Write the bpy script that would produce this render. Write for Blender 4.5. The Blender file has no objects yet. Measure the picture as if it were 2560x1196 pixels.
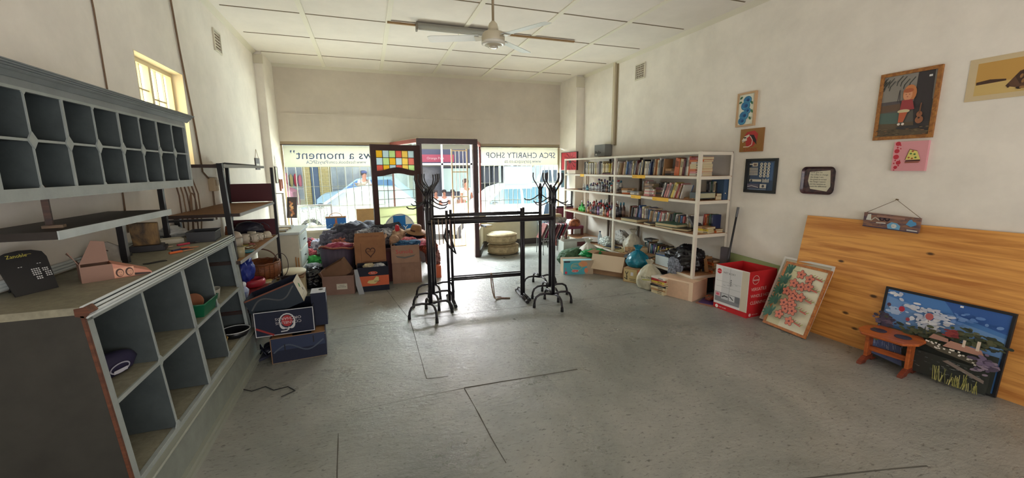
import bpy, bmesh, math, random
from mathutils import Vector, Matrix, noise
random.seed(11)
PI = math.pi
scene = bpy.context.scene
COL = scene.collection
# ---------------- camera ----------------
def cam_axes(yaw, pitch, roll):
    f = Vector((math.sin(yaw)*math.cos(pitch), math.cos(yaw)*math.cos(pitch), math.sin(pitch)))
    r0 = Vector((math.cos(yaw), -math.sin(yaw), 0)); u0 = r0.cross(f)
    r = r0*math.cos(roll)+u0*math.sin(roll); u = -r0*math.sin(roll)+u0*math.cos(roll)
    return r, u, f
r_, u_, f_ = cam_axes(0.33770, -0.17080, -0.00870)
cd = bpy.data.cameras.new('camera'); cam = bpy.data.objects.new('camera', cd); COL.objects.link(cam)
cd.sensor_width = 36; cd.lens = 1016.63/2560*36; cd.clip_start = .05; cd.clip_end = 300
cam.matrix_world = Matrix(((r_.x, u_.x, -f_.x, 0), (r_.y, u_.y, -f_.y, 0), (r_.z, u_.z, -f_.z, 1.6), (0, 0, 0, 1)))
scene.camera = cam
# ---------------- exposure, world, sun, side-window daylight, added fill lamps ----------------
scene.view_settings.view_transform = 'Standard'; scene.view_settings.look = 'None'
scene.view_settings.gamma = 1; scene.view_settings.use_curve_mapping = False
scene.view_settings.exposure = 0.75
scene.cycles.max_bounces = 6; scene.cycles.diffuse_bounces = 4; scene.cycles.glossy_bounces = 3
scene.cycles.transparent_max_bounces = 12; scene.cycles.caustics_reflective = False; scene.cycles.caustics_refractive = False
world = bpy.data.worlds.new('sky'); scene.world = world; world.use_nodes = True
wn = world.node_tree; bg = wn.nodes['Background']
tc = wn.nodes.new('ShaderNodeTexCoord'); sep = wn.nodes.new('ShaderNodeSeparateXYZ'); rmp = wn.nodes.new('ShaderNodeValToRGB')
wn.links.new(tc.outputs['Generated'], sep.inputs[0]); wn.links.new(sep.outputs['Z'], rmp.inputs[0]); wn.links.new(rmp.outputs[0], bg.inputs[0])
rmp.color_ramp.elements[0].color = (.95, .97, 1, 1); rmp.color_ramp.elements[1].color = (.55, .75, 1, 1); rmp.color_ramp.elements[1].position = .7
bg.inputs[1].default_value = .8
def lamp(name, kind, loc, aim, energy, color=(1, 1, 1), size=None, angle=None):
    l = bpy.data.lights.new(name, kind); o = bpy.data.objects.new(name, l); COL.objects.link(o)
    l.energy = energy; l.color = color; o.location = loc
    o.rotation_euler = (Vector(aim)-Vector(loc)).to_track_quat('-Z', 'Y').to_euler()
    if size: l.shape = 'RECTANGLE'; l.size, l.size_y = size
    if angle is not None: l.angle = angle
    return o
lamp('sun', 'SUN', (0, -5, 20), (2.0, 3, 0), 1.8, (1, .96, .9), angle=.02)
lamp('shopfront_fill_lamp', 'AREA', (1.4, 9.6, 2.75), (1.4, 4.0, .6), 1100, (.98, .97, 1), (5.2, .95))  # added fill hidden behind the lintel, stands in for daylight through the shopfront
lamp('pavement_fill_lamp', 'AREA', (-1.2, 9.6, .02), (-1.0, 9.1, 2), 250, (1, .975, .95), (3.4, 1.5))  # added upward lamp in place of pavement bounce, brightens the ceiling
lamp('pavement_fill_lamp', 'AREA', (4.7, 9.6, .02), (4.2, 9.1, 2), 700, (1, .975, .95), (3.8, 1.5))  # second added lamp of this kind, on the right side
lamp('rear_ceiling_fill_lamp', 'AREA', (1.4, -2.3, 1.2), (1.45, 0, 3.6), 68, (1, .97, .95), (4.6, 1.6))  # added unseen fill behind the camera, aimed up at the ceiling
lamp('daylight_at_side_window', 'AREA', (-2.0, 4.29, 2.1), (0, 4.29, 1.5), 12, (1, .95, .86), (.8, .8))

# ---------------- materials ----------------
def lin(c):
    c = c/255
    return c/12.92 if c <= .04045 else ((c+.055)/1.055)**2.4
def rgb(c): return (lin(c[0]), lin(c[1]), lin(c[2]), 1)
_mats = {}
def mat(col, rough=.65, metal=0, var=0, vs=6, bump=0, bs=60, stretch=None, spec=None, alpha=None, emit=0, vcol=None, name='surface'):
    """procedural principled material; var = share of a second, noisy tone"""
    key = (tuple(col), rough, metal, var, vs, bump, bs, stretch, spec, alpha, emit, vcol)
    if key in _mats: return _mats[key]
    m = bpy.data.materials.new(name); m.use_nodes = True; nt = m.node_tree; b = nt.nodes['Principled BSDF']
    b.inputs['Base Color'].default_value = rgb(col); b.inputs['Roughness'].default_value = rough; b.inputs['Metallic'].default_value = metal
    if spec is not None: b.inputs['Specular IOR Level'].default_value = spec
    if alpha is not None: b.inputs['Alpha'].default_value = alpha
    if emit: b.inputs['Emission Color'].default_value = rgb(col); b.inputs['Emission Strength'].default_value = emit
    if var or bump:
        t = nt.nodes.new('ShaderNodeTexCoord'); mp = nt.nodes.new('ShaderNodeMapping'); nt.links.new(t.outputs['Object'], mp.inputs[0])
        if stretch: mp.inputs['Scale'].default_value = stretch
    if var:
        n = nt.nodes.new('ShaderNodeTexNoise'); n.inputs['Scale'].default_value = vs; n.inputs['Detail'].default_value = 6; n.inputs['Roughness'].default_value = .65
        nt.links.new(mp.outputs[0], n.inputs['Vector'])
        r = nt.nodes.new('ShaderNodeValToRGB'); r.color_ramp.elements[0].position = .35; r.color_ramp.elements[1].position = .65
        c2 = vcol or tuple(max(0, x*(1-var)) for x in col)
        r.color_ramp.elements[0].color = rgb(c2); r.color_ramp.elements[1].color = rgb(col)
        nt.links.new(n.outputs['Fac'], r.inputs[0]); nt.links.new(r.outputs[0], b.inputs['Base Color'])
    if bump:
        n2 = nt.nodes.new('ShaderNodeTexNoise'); n2.inputs['Scale'].default_value = bs; n2.inputs['Detail'].default_value = 4
        nt.links.new(mp.outputs[0], n2.inputs['Vector'])
        bp = nt.nodes.new('ShaderNodeBump'); bp.inputs['Strength'].default_value = bump; bp.inputs['Distance'].default_value = .01
        nt.links.new(n2.outputs['Fac'], bp.inputs['Height']); nt.links.new(bp.outputs[0], b.inputs['Normal'])
    _mats[key] = m
    return m
def glass_mat(col=(235, 242, 240), haze=0.0, gloss=.012, name='glass'):
    key = ('glass', tuple(col), haze, gloss)
    if key in _mats: return _mats[key]
    m = bpy.data.materials.new(name); m.use_nodes = True; nt = m.node_tree
    for n in list(nt.nodes): nt.nodes.remove(n)
    out = nt.nodes.new('ShaderNodeOutputMaterial'); tr = nt.nodes.new('ShaderNodeBsdfTransparent'); gl = nt.nodes.new('ShaderNodeBsdfGlossy')
    mx = nt.nodes.new('ShaderNodeMixShader'); tr.inputs[0].default_value = rgb(col); gl.inputs['Roughness'].default_value = .03
    mx.inputs[0].default_value = gloss; nt.links.new(tr.outputs[0], mx.inputs[1]); nt.links.new(gl.outputs[0], mx.inputs[2]); last = mx
    if haze:
        df = nt.nodes.new('ShaderNodeBsdfTranslucent'); d2 = nt.nodes.new('ShaderNodeBsdfDiffuse')
        df.inputs[0].default_value = rgb(col); d2.inputs[0].default_value = rgb(col)
        ad = nt.nodes.new('ShaderNodeMixShader'); ad.inputs[0].default_value = .5; nt.links.new(df.outputs[0], ad.inputs[1]); nt.links.new(d2.outputs[0], ad.inputs[2])
        m2 = nt.nodes.new('ShaderNodeMixShader'); m2.inputs[0].default_value = haze
        nt.links.new(mx.outputs[0], m2.inputs[1]); nt.links.new(ad.outputs[0], m2.inputs[2]); last = m2
    nt.links.new(last.outputs[0], out.inputs[0]); _mats[key] = m
    return m
def translucent(col, mix=.6, name='vinyl'):
    key = ('tl', tuple(col), mix)
    if key in _mats: return _mats[key]
    m = bpy.data.materials.new(name); m.use_nodes = True; nt = m.node_tree
    for n in list(nt.nodes): nt.nodes.remove(n)
    out = nt.nodes.new('ShaderNodeOutputMaterial'); a = nt.nodes.new('ShaderNodeBsdfDiffuse'); b = nt.nodes.new('ShaderNodeBsdfTranslucent'); mx = nt.nodes.new('ShaderNodeMixShader')
    a.inputs[0].default_value = rgb(col); b.inputs[0].default_value = rgb(col); mx.inputs[0].default_value = mix
    nt.links.new(a.outputs[0], mx.inputs[1]); nt.links.new(b.outputs[0], mx.inputs[2]); nt.links.new(mx.outputs[0], out.inputs[0]); _mats[key] = m
    return m
def wood(col, dark, sc=(1, 12, 12), rough=.5, vs=3, knots=False, bump=.1):
    key = ('wood', tuple(col), tuple(dark), sc, rough, vs, knots)
    if key in _mats: return _mats[key]
    m = bpy.data.materials.new('wood'); m.use_nodes = True; nt = m.node_tree; b = nt.nodes['Principled BSDF']; b.inputs['Roughness'].default_value = rough
    t = nt.nodes.new('ShaderNodeTexCoord'); mp = nt.nodes.new('ShaderNodeMapping'); mp.inputs['Scale'].default_value = sc; nt.links.new(t.outputs['Object'], mp.inputs[0])
    n = nt.nodes.new('ShaderNodeTexNoise'); n.inputs['Scale'].default_value = vs; n.inputs['Detail'].default_value = 7; n.inputs['Roughness'].default_value = .6; n.inputs['Distortion'].default_value = .6
    nt.links.new(mp.outputs[0], n.inputs['Vector'])
    r = nt.nodes.new('ShaderNodeValToRGB'); e = r.color_ramp.elements
    e[0].position = .36; e[0].color = rgb(dark); e[1].position = .6; e[1].color = rgb(col)
    nt.links.new(n.outputs['Fac'], r.inputs[0]); last = r.outputs[0]
    if knots:
        v = nt.nodes.new('ShaderNodeTexVoronoi'); v.inputs['Scale'].default_value = 3.2; mp2 = nt.nodes.new('ShaderNodeMapping'); mp2.inputs['Scale'].default_value = (1, .8, 1.7)
        nt.links.new(t.outputs['Object'], mp2.inputs[0]); nt.links.new(mp2.outputs[0], v.inputs['Vector'])
        r2 = nt.nodes.new('ShaderNodeValToRGB'); r2.color_ramp.elements[0].position = .045; r2.color_ramp.elements[1].position = .09
        r2.color_ramp.elements[0].color = (1, 1, 1, 1); r2.color_ramp.elements[1].color = (0, 0, 0, 1)
        nt.links.new(v.outputs['Distance'], r2.inputs[0])
        mx = nt.nodes.new('ShaderNodeMixRGB'); nt.links.new(r2.outputs[0], mx.inputs[0]); nt.links.new(last, mx.inputs[1]); mx.inputs[2].default_value = rgb(tuple(x*.45 for x in dark)); last = mx.outputs[0]
    nt.links.new(last, b.inputs['Base Color'])
    bp = nt.nodes.new('ShaderNodeBump'); bp.inputs['Strength'].default_value = bump; bp.inputs['Distance'].default_value = .005; nt.links.new(n.outputs['Fac'], bp.inputs['Height']); nt.links.new(bp.outputs[0], b.inputs['Normal'])
    _mats[key] = m
    return m

# ---------------- mesh builder ----------------
class MB:
    def __init__(s): s.v = []; s.f = []; s.m = []; s.smooth = []; s.nb = 0
    def add(s, vs, fs, mi=0, sm=False):
        o = len(s.v); s.v += [Vector(p) for p in vs]
        for f in fs: s.f.append([o+i for i in f]); s.m.append(mi); s.smooth.append(sm)
        return s
    def box(s, c, d, rot=None, mi=0):
        s.nb += 1; e = .00012*((s.nb*3) % 7)   # keeps overlapping members of one frame from sharing a face
        hx, hy, hz = d[0]/2+e, d[1]/2+e, d[2]/2+e
        if min(d) < .003: hx, hy, hz = d[0]/2, d[1]/2, d[2]/2
        vs = [Vector((x, y, z)) for z in (-hz, hz) for y in (-hy, hy) for x in (-hx, hx)]
        if rot is not None:
            R = Matrix.Rotation(rot, 3, 'Z') if isinstance(rot, (int, float)) else rot
            vs = [R @ p for p in vs]
        c = Vector(c)
        return s.add([p+c for p in vs], [(0, 2, 3, 1), (4, 5, 7, 6), (0, 1, 5, 4), (2, 6, 7, 3), (0, 4, 6, 2), (1, 3, 7, 5)], mi)
    def bb(s, x0, x1, y0, y1, z0, z1, mi=0):
        return s.box(((x0+x1)/2, (y0+y1)/2, (z0+z1)/2), (abs(x1-x0), abs(y1-y0), abs(z1-z0)), None, mi)
    def hexa(s, p, mi=0):   # 8 points: bottom 4 ccw, top 4 ccw
        return s.add(p, [(3, 2, 1, 0), (4, 5, 6, 7), (0, 1, 5, 4), (1, 2, 6, 5), (2, 3, 7, 6), (3, 0, 4, 7)], mi)
    def tube(s, pts, r, n=8, mi=0, closed=False, cap=True):
        P = [Vector(p) for p in pts]; k = len(P); rings = []
        R = r if isinstance(r, (list, tuple)) else [r]*k
        up = None
        for i, p in enumerate(P):
            if closed: t = P[(i+1) % k]-P[i-1]
            else: t = P[min(i+1, k-1)]-P[max(i-1, 0)]
            if t.length < 1e-9: t = Vector((0, 0, 1))
            t.normalize()
            if up is None: up = Vector((0, 0, 1)) if abs(t.z) < .9 else Vector((1, 0, 0))
            a = up-t*up.dot(t)
            if a.length < 1e-4: a = t.orthogonal()
            a.normalize(); b = t.cross(a); up = a
            rings.append([p+(a*math.cos(2*PI*j/n)+b*math.sin(2*PI*j/n))*R[i] for j in range(n)])
        vs = [q for g in rings for q in g]; fs = []
        m = k if closed else k-1
        for i in range(m):
            i2 = (i+1) % k
            for j in range(n): fs.append((i*n+j, i*n+(j+1) % n, i2*n+(j+1) % n, i2*n+j))
        s.add(vs, fs, mi, True)
        if cap and not closed:
            o = len(s.v)-len(vs)
            s.f.append([o+j for j in reversed(range(n))]); s.m.append(mi); s.smooth.append(False)
            s.f.append([o+(k-1)*n+j for j in range(n)]); s.m.append(mi); s.smooth.append(False)
        return s
    def lathe(s, c, prof, n=24, mi=0, sx=1, sy=1, rot=None):
        vs = []; fs = []; c = Vector(c)
        for r, z in prof:
            for j in range(n):
                p = Vector((r*math.cos(2*PI*j/n)*sx, r*math.sin(2*PI*j/n)*sy, z))
                if rot is not None: p = rot @ p
                vs.append(c+p)
        for i in range(len(prof)-1):
            for j in range(n): fs.append((i*n+j, i*n+(j+1) % n, (i+1)*n+(j+1) % n, (i+1)*n+j))
        if prof[0][0] > 1e-5: fs.append(tuple(reversed(range(n))))
        if prof[-1][0] > 1e-5: fs.append(tuple((len(prof)-1)*n+j for j in range(n)))
        return s.add(vs, fs, mi, True)
    def prism(s, poly, o, u, v, w, t, mi=0):
        """poly in (u,v) extruded by t along w"""
        o, u, v, w = Vector(o), Vector(u), Vector(v), Vector(w); n = len(poly)
        a = [o+u*p[0]+v*p[1] for p in poly]; b = [p+w*t for p in a]
        fs = [tuple(reversed(range(n))), tuple(range(n, 2*n))]+[(i, (i+1) % n, n+(i+1) % n, n+i) for i in range(n)]
        if u.cross(v).dot(w)*t < 0: fs = [tuple(reversed(f)) for f in fs]
        return s.add(a+b, fs, mi)
    def quad(s, a, b, c, d, mi=0): return s.add([a, b, c, d], [(0, 1, 2, 3)], mi)
    def blob(s, c, d, seed=0, amp=.25, fr=2.5, sub=3, mi=0, rz=0, flat=None, ridge=True):
        bm = bmesh.new(); bmesh.ops.create_icosphere(bm, subdivisions=sub, radius=1)
        R = Matrix.Rotation(rz, 3, 'Z'); c = Vector(c); off = Vector((seed*3.7, seed*1.3, seed*7.1)); vs = []
        for q in bm.verts:
            n = q.co.normalized()
            k = noise.noise(n*fr+off)
            if ridge: k = .5*k+.55*(1-2*abs(noise.noise(n*fr*1.7+off*2)))-.3+.2*noise.noise(n*fr*4+off)
            p = n*(1+amp*k)
            # superellipse-ish squaring
            p = Vector((math.copysign(abs(p.x)**.85, p.x)*d[0], math.copysign(abs(p.y)**.85, p.y)*d[1], math.copysign(abs(p.z)**.85, p.z)*d[2]))
            p = R @ p
            if flat is not None and p.z+c.z < flat: p.z = flat-c.z
            vs.append(p+c)
        fs = [tuple(x.index for x in f.verts) for f in bm.faces]; bm.free()
        return s.add(vs, fs, mi, True)
    def cloth(s, c, d, seed=0, amp=.5, sub=5, rz=0, mi=0, flat=None):
        # crumpled fabric: low lumps plus sharp directional folds
        bm = bmesh.new(); bmesh.ops.create_icosphere(bm, subdivisions=sub, radius=1); R = Matrix.Rotation(rz, 3, 'Z'); c = Vector(c); off = Vector((seed*3.7, seed*1.3, seed*7.1)); vs = []
        ax = Vector((math.cos(seed*1.7), math.sin(seed*1.7), .4)).normalized()
        for q in bm.verts:
            n = q.co.normalized(); lo = noise.noise(n*1.6+off); wp = n+.35*Vector((noise.noise(n*2.2+off), noise.noise(n*2.2-off), noise.noise(n*2.2+off*2)))
            f1 = 1-abs(2*((wp.dot(ax)*3.1+.8*noise.noise(n*2+off)) % 1)-1); f2 = 1-2*abs(noise.noise(wp*4.2+off)); f3 = 1-2*abs(noise.noise(wp*9+off))
            k = .55*lo+.28*f1+.3*f2+.1*f3-.35; p = n*(1+amp*k); p = R @ Vector((p.x*d[0], p.y*d[1], p.z*d[2]))
            if flat is not None and p.z+c.z < flat: p.z = flat-c.z
            vs.append(p+c)
        fs = [tuple(x.index for x in f.verts) for f in bm.faces]; bm.free(); return s.add(vs, fs, mi, True)
    def sack(s, c, r, h, seed=0, sx=1, sy=1, neck=.72, tuft=.22, n=56, m=40, pleat=.16, mi=0):
        # tied plastic bag: bulging base, pleats running up to a gathered neck and a flared tuft
        c = Vector(c); vs = []; fs = []
        for i in range(m+1):
            t = i/m; z = t*h; zb = t/neck
            if t < neck: pr = (.84+.16*math.sin(min(1, zb/.35)*PI/2) if zb < .35 else .12+.88*max(0, math.cos((zb-.35)/.65*PI/2))**.9)
            else: pr = .12+(t-neck)/(1-neck)*tuft*1.2
            if i == 0: pr = .78
            for j in range(n):
                a = 2*PI*j/n; g = max(0, min(1, (zb-.25)))**1.2; q = Vector((math.cos(a)*1.6, math.sin(a)*1.6, t*2.2))+Vector((seed*2.1, seed, seed*.7))
                k = 1+pleat*g*(1-2*abs(noise.noise(Vector((math.cos(a)*4, math.sin(a)*4, seed+t*.8)))))+.22*noise.noise(q)+.07*(1-2*abs(noise.noise(q*3)))
                vs.append(c+Vector((math.cos(a)*r*pr*k*sx, math.sin(a)*r*pr*k*sy, z+(.02*h*noise.noise(q*2) if i else 0))))
        for i in range(m):
            for j in range(n): fs.append((i*n+j, i*n+(j+1) % n, (i+1)*n+(j+1) % n, (i+1)*n+j))
        fs.append(tuple(reversed(range(n)))); return s.add(vs, fs, mi, True)
    def build(s, name, mats, parent=None, w=False, bevel=0, smooth=None):
        me = bpy.data.meshes.new(name); vs = s.v; loc = Vector((0, 0, 0))
        if parent is not None and w:
            M_ = Matrix.Identity(4); q = parent
            while q is not None: M_ = Matrix.LocRotScale(q.location, q.rotation_euler, None) @ M_; q = q.parent
            inv = M_.inverted()
            vs = [inv @ p for p in vs]
        if parent is None and vs:
            xs = [p.x for p in vs]; ys = [p.y for p in vs]; zs = [p.z for p in vs]
            loc = Vector(((min(xs)+max(xs))/2, (min(ys)+max(ys))/2, min(zs))); vs = [p-loc for p in vs]
        me.from_pydata([tuple(p) for p in vs], [], s.f)
        for m in (mats if isinstance(mats, (list, tuple)) else [mats]): me.materials.append(m)
        me.polygons.foreach_set('material_index', s.m)
        me.polygons.foreach_set('use_smooth', [smooth if smooth is not None else q for q in s.smooth])
        me.update(); o = bpy.data.objects.new(name, me); COL.objects.link(o); o.location = loc
        if parent is not None: o.parent = parent
        if bevel:
            b = o.modifiers.new('bevel', 'BEVEL'); b.width = bevel; b.segments = 2; b.limit_method = 'ANGLE'
        return o
LABELS = {}
def tag(o, label, cat, group=None, kind=None):
    if label: o['label'] = label
    if cat: o['category'] = cat
    if group: o['group'] = group
    if kind: o['kind'] = kind
    return o
def thing(name, label, cat, loc=(0, 0, 0), rz=0, group=None, rot=None):
    o = bpy.data.objects.new(name, None); o.empty_display_size = .05; COL.objects.link(o)
    o.location = loc; o.rotation_euler = rot or (0, 0, rz)
    return tag(o, label, cat, group)
def struct(o): o['kind'] = 'structure'; return o
def dup(root, loc=None, rz=None, label=None, group=None):
    r = root.copy(); COL.objects.link(r)
    if loc is not None: r.location = loc
    if rz is not None: r.rotation_euler = (0, 0, rz)
    if label: r['label'] = label
    if group: r['group'] = group
    for ch in list(root.children):
        c = ch.copy(); COL.objects.link(c); c.parent = r
        for g in ch.children:
            d = g.copy(); COL.objects.link(d); d.parent = c
    return r
# flat artwork / print: shapes stacked in hair-thin layers on a plane
def font_verts(txt, size, align='LEFT'):
    cu = bpy.data.curves.new('t', 'FONT'); cu.body = txt; cu.size = size; cu.align_x = align; cu.resolution_u = 2
    ob = bpy.data.objects.new('t', cu); COL.objects.link(ob)
    bpy.context.view_layer.update()
    me = bpy.data.meshes.new_from_object(ob.evaluated_get(bpy.context.evaluated_depsgraph_get()))
    vs = [v.co.copy() for v in me.vertices]; fs = [tuple(p.vertices) for p in me.polygons]
    bpy.data.objects.remove(ob); bpy.data.curves.remove(cu); bpy.data.meshes.remove(me)
    return vs, fs
class Art:
    def __init__(s, o, u, v, step=.00025, rough=.6, tl=False):
        s.o, s.u, s.v = Vector(o), Vector(u).normalized(), Vector(v).normalized(); s.w = s.u.cross(s.v).normalized()
        s.mb = MB(); s.cols = []; s.k = 0; s.step = step; s.rough = rough; s.tl = tl
    def mi(s, c):
        c = tuple(c)
        if c not in s.cols: s.cols.append(c)
        return s.cols.index(c)
    def P(s, x, y): return s.o+s.u*x+s.v*y+s.w*(s.k*s.step)
    def poly(s, pts, c):
        s.k += 1; s.mb.add([s.P(x, y) for x, y in pts], [tuple(range(len(pts)))], s.mi(c)); return s
    def rect(s, x0, y0, x1, y1, c): return s.poly([(x0, y0), (x1, y0), (x1, y1), (x0, y1)], c)
    def ell(s, cx, cy, rx, ry, c, rot=0, n=16):
        return s.poly([(cx+rx*math.cos(t)*math.cos(rot)-ry*math.sin(t)*math.sin(rot), cy+rx*math.cos(t)*math.sin(rot)+ry*math.sin(t)*math.cos(rot)) for t in [2*PI*i/n for i in range(n)]], c)
    def many(s, polys, c):   # several polygons in one layer
        s.k += 1
        for pts in polys: s.mb.add([s.P(x, y) for x, y in pts], [tuple(range(len(pts)))], s.mi(c))
        return s
    def stroke(s, pts, wd, c):
        s.k += 1; mi = s.mi(c)
        for i in range(len(pts)-1):
            (x0, y0), (x1, y1) = pts[i], pts[i+1]; L = math.hypot(x1-x0, y1-y0) or 1e-6; nx, ny = -(y1-y0)/L*wd/2, (x1-x0)/L*wd/2; ex, ey = (x1-x0)/L*wd*.3, (y1-y0)/L*wd*.3
            s.mb.add([s.P(x0+nx-ex, y0+ny-ey), s.P(x0-nx-ex, y0-ny-ey), s.P(x1-nx+ex, y1-ny+ey), s.P(x1+nx+ex, y1+ny+ey)], [(0, 1, 2, 3)], mi)
        return s
    def ring(s, cx, cy, rx, ry, wd, c, n=24):
        return s.stroke([(cx+rx*math.cos(2*PI*i/n), cy+ry*math.sin(2*PI*i/n)) for i in range(n+1)], wd, c)
    def text(s, txt, x, y, size, c, align='LEFT', flip=False, sx=1):
        s.k += 1; vs, fs = font_verts(txt, size, align); k = -1 if flip else 1
        s.mb.add([s.P(x+k*p.x*sx, y+k*p.y) for p in vs], fs, s.mi(c)); return s
    def build(s, name, parent=None, w=False):
        ms = [translucent(c, .5) if s.tl else mat(c, s.rough) for c in s.cols]
        return s.mb.build(name, ms, parent, w)
# frequently used materials
WHITE = mat((240, 233, 222), .8, var=.05, vs=2.5, bump=.08, bs=25, name='wall_paint')
WOODM = wood((150, 104, 58), (104, 66, 32))
BLACKM = mat((28, 27, 30), .38, spec=.5, name='black_steel')
CARD = mat((168, 128, 88), .85, var=.07, vs=5, bump=.05, bs=80, name='cardboard')
CARDIN = mat((150, 112, 76), .9)
SHELFW = mat((222, 214, 198), .5, name='cream_angle_steel')
# =============== ROOM ===============
ZC = 3.424
XL, XR, YB, YR = -1.54, 4.24, 8.36, -3.2
def concrete():
    m = bpy.data.materials.new('painted_concrete'); m.use_nodes = True; nt = m.node_tree; b = nt.nodes['Principled BSDF']; L = nt.links.new
    t = nt.nodes.new('ShaderNodeTexCoord')
    def nz(sc, det, dist=0, stretch=None):
        n = nt.nodes.new('ShaderNodeTexNoise'); n.inputs['Scale'].default_value = sc; n.inputs['Detail'].default_value = det; n.inputs['Distortion'].default_value = dist; n.inputs['Roughness'].default_value = .68
        mp = nt.nodes.new('ShaderNodeMapping'); mp.inputs['Scale'].default_value = stretch or (1, 1, 1); L(t.outputs['Object'], mp.inputs[0]); L(mp.outputs[0], n.inputs['Vector']); return n.outputs['Fac']
    def ramp(fac, stops):
        r = nt.nodes.new('ShaderNodeValToRGB'); e = r.color_ramp.elements
        while len(e) < len(stops): e.new(.5)
        for q, (p, c) in zip(e, stops): q.position = p; q.color = c if len(c) == 4 else rgb(c)
        L(fac, r.inputs[0]); return r.outputs[0]
    def mix(f, a, c):
        x = nt.nodes.new('ShaderNodeMixRGB'); L(f, x.inputs[0]); L(a, x.inputs[1])
        if isinstance(c, tuple): x.inputs[2].default_value = rgb(c)
        else: L(c, x.inputs[2])
        return x.outputs[0]
    base = ramp(nz(1.1, 8, .5), [(.3, (106, 110, 105)), (.48, (136, 138, 132)), (.7, (158, 157, 150))])
    warm = ramp(nz(.55, 5, 1.2), [(.52, (0, 0, 0)), (.72, (150, 150, 150))])
    c = mix(warm, base, (116, 110, 92))
    fine = ramp(nz(26, 6, .3, (1, 2.2, 1)), [(.33, (255, 255, 255)), (.43, (0, 0, 0))])
    c = mix(fine, c, (78, 80, 74))
    chips = ramp(nz(9, 9, .2, (1, 2, 1)), [(.66, (0, 0, 0)), (.70, (200, 200, 200))])
    c = mix(chips, c, (158, 154, 143))
    L(c, b.inputs['Base Color'])
    rr = ramp(nz(3, 6), [(.3, (.24, .24, .24, 1)), (.7, (.42, .42, .42, 1))]); L(rr, b.inputs['Roughness'])
    b.inputs['Specular IOR Level'].default_value = .8
    bp = nt.nodes.new('ShaderNodeBump'); bp.inputs['Strength'].default_value = .55; bp.inputs['Distance'].default_value = .012; L(nz(14, 9, .4, (1, 1.8, 1)), bp.inputs['Height'])
    bp2 = nt.nodes.new('ShaderNodeBump'); bp2.inputs['Strength'].default_value = .35; bp2.inputs['Distance'].default_value = .03; L(nz(2.5, 5), bp2.inputs['Height']); L(bp.outputs[0], bp2.inputs['Normal']); L(bp2.outputs[0], b.inputs['Normal'])
    return m
m = MB(); m.bb(XL-.25, XR+.25, YR-.1, 8.5, -.15, 0)
floor = struct(m.build('floor', concrete()))
jm = mat((84, 82, 75), .95)
def joint(pts, wd=.007):
    m = MB(); P = []
    for (x0, y0), (x1, y1) in zip(pts, pts[1:]):
        n = max(2, int(math.hypot(x1-x0, y1-y0)/.12))
        for i in range(n): P.append((x0+(x1-x0)*i/n, y0+(y1-y0)*i/n))
    P.append(pts[-1])
    d = Vector((pts[-1][0]-pts[0][0], pts[-1][1]-pts[0][1])); d.normalize(); nx, ny = -d.y, d.x; vs = []
    for i, (x, y) in enumerate(P):
        a = wd*(.4+.35*noise.noise(Vector((x*7, y*7, 0)))); s = .006*noise.noise(Vector((x*3, y*3, 5)))
        vs += [(x+nx*(s-a), y+ny*(s-a), .0012), (x+nx*(s+a), y+ny*(s+a), .0012)]
    m.add(vs, [(2*i, 2*i+2, 2*i+3, 2*i+1) for i in range(len(P)-1)])
    m.build('floor_joint', jm, floor, w=True)
joint([(-.45, 4.32), (3.7, 4.24)])
joint([(.10, 5.9), (.34, 4.3), (.335, 2.98)]); joint([(.335, 2.98), (.5, 2.96)], .01)
joint([(.58, 2.75), (1.5, 2.71)], .016); joint([(-.2, 2.72), (.58, 2.75)], .004); joint([(.58, 2.74), (.62, 1.9)], .008); joint([(-.27, 2.5), (-.24, 1.9)], .008)
joint([(1.62, 1.36), (2.75, 1.1)], .012); joint([(1.75, 6.6), (2.2, 5.2), (2.35, 4.26)], .005); joint([(2.35, 4.2), (2.9, 2.9)], .003)
# ceiling with cover strips
ceilm = mat((232, 224, 214), .85, var=.04, vs=1.5, name='ceiling_board')
m = MB(); m.bb(XL-.25, XR+.25, YR-.1, YB+.2, ZC, ZC+.1); ceil = struct(m.build('ceiling', ceilm))
stripm = mat((228, 222, 205), .8)
xs0, ys0 = -.591, 5.68
for i in range(5):
    x = xs0+i*.963
    m = MB(); m.bb(x-.028, x+.028, YR, YB, ZC-.012, ZC+.001); m.build('cover_strip', stripm, ceil, w=True)
ds = mat((120, 104, 82), .9)
for j in range(-8, 3):
    y = ys0+j*.947
    m = MB(); m.bb(XL+.12, XR-.12 if y < 7 else XR-.32, y-.008, y+.008, ZC-.004, ZC+.001); m.build('board_gap', ds, ceil, w=True)
m = MB(); m.bb(.36, 2.95, 5.60, 5.63, ZC-.03, ZC-.011); m.build('lamp_trunking', mat((150, 118, 78), .8), ceil, w=True)
# walls
def wall(name, x0, x1, y0, y1, z0, z1, mm=WHITE): m = MB(); m.bb(x0, x1, y0, y1, z0, z1); return struct(m.build(name, mm))
LW = MB()   # left wall with window opening y 3.87..4.72, z 1.68..2.5
wy0, wy1, wz0, wz1 = 3.87, 4.72, 1.66, 2.48
LW.bb(XL-.3, XL, YR, wy0, 0, ZC); LW.bb(XL-.3, XL, wy1, 7.6, 0, ZC); LW.bb(XL-.3, XL, wy0, wy1, 0, wz0); LW.bb(XL-.3, XL, wy0, wy1, wz1, ZC)
LW.bb(XL-.3, -1.42, 7.6, YB, 0, ZC)
struct(LW.build('wall_left', WHITE))
m = MB(); m.bb(XR, XR+.3, YR, 7.6, 0, ZC); m.bb(4.07, XR+.3, 7.6, YB, 0, ZC); struct(m.build('wall_right', WHITE))
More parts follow.
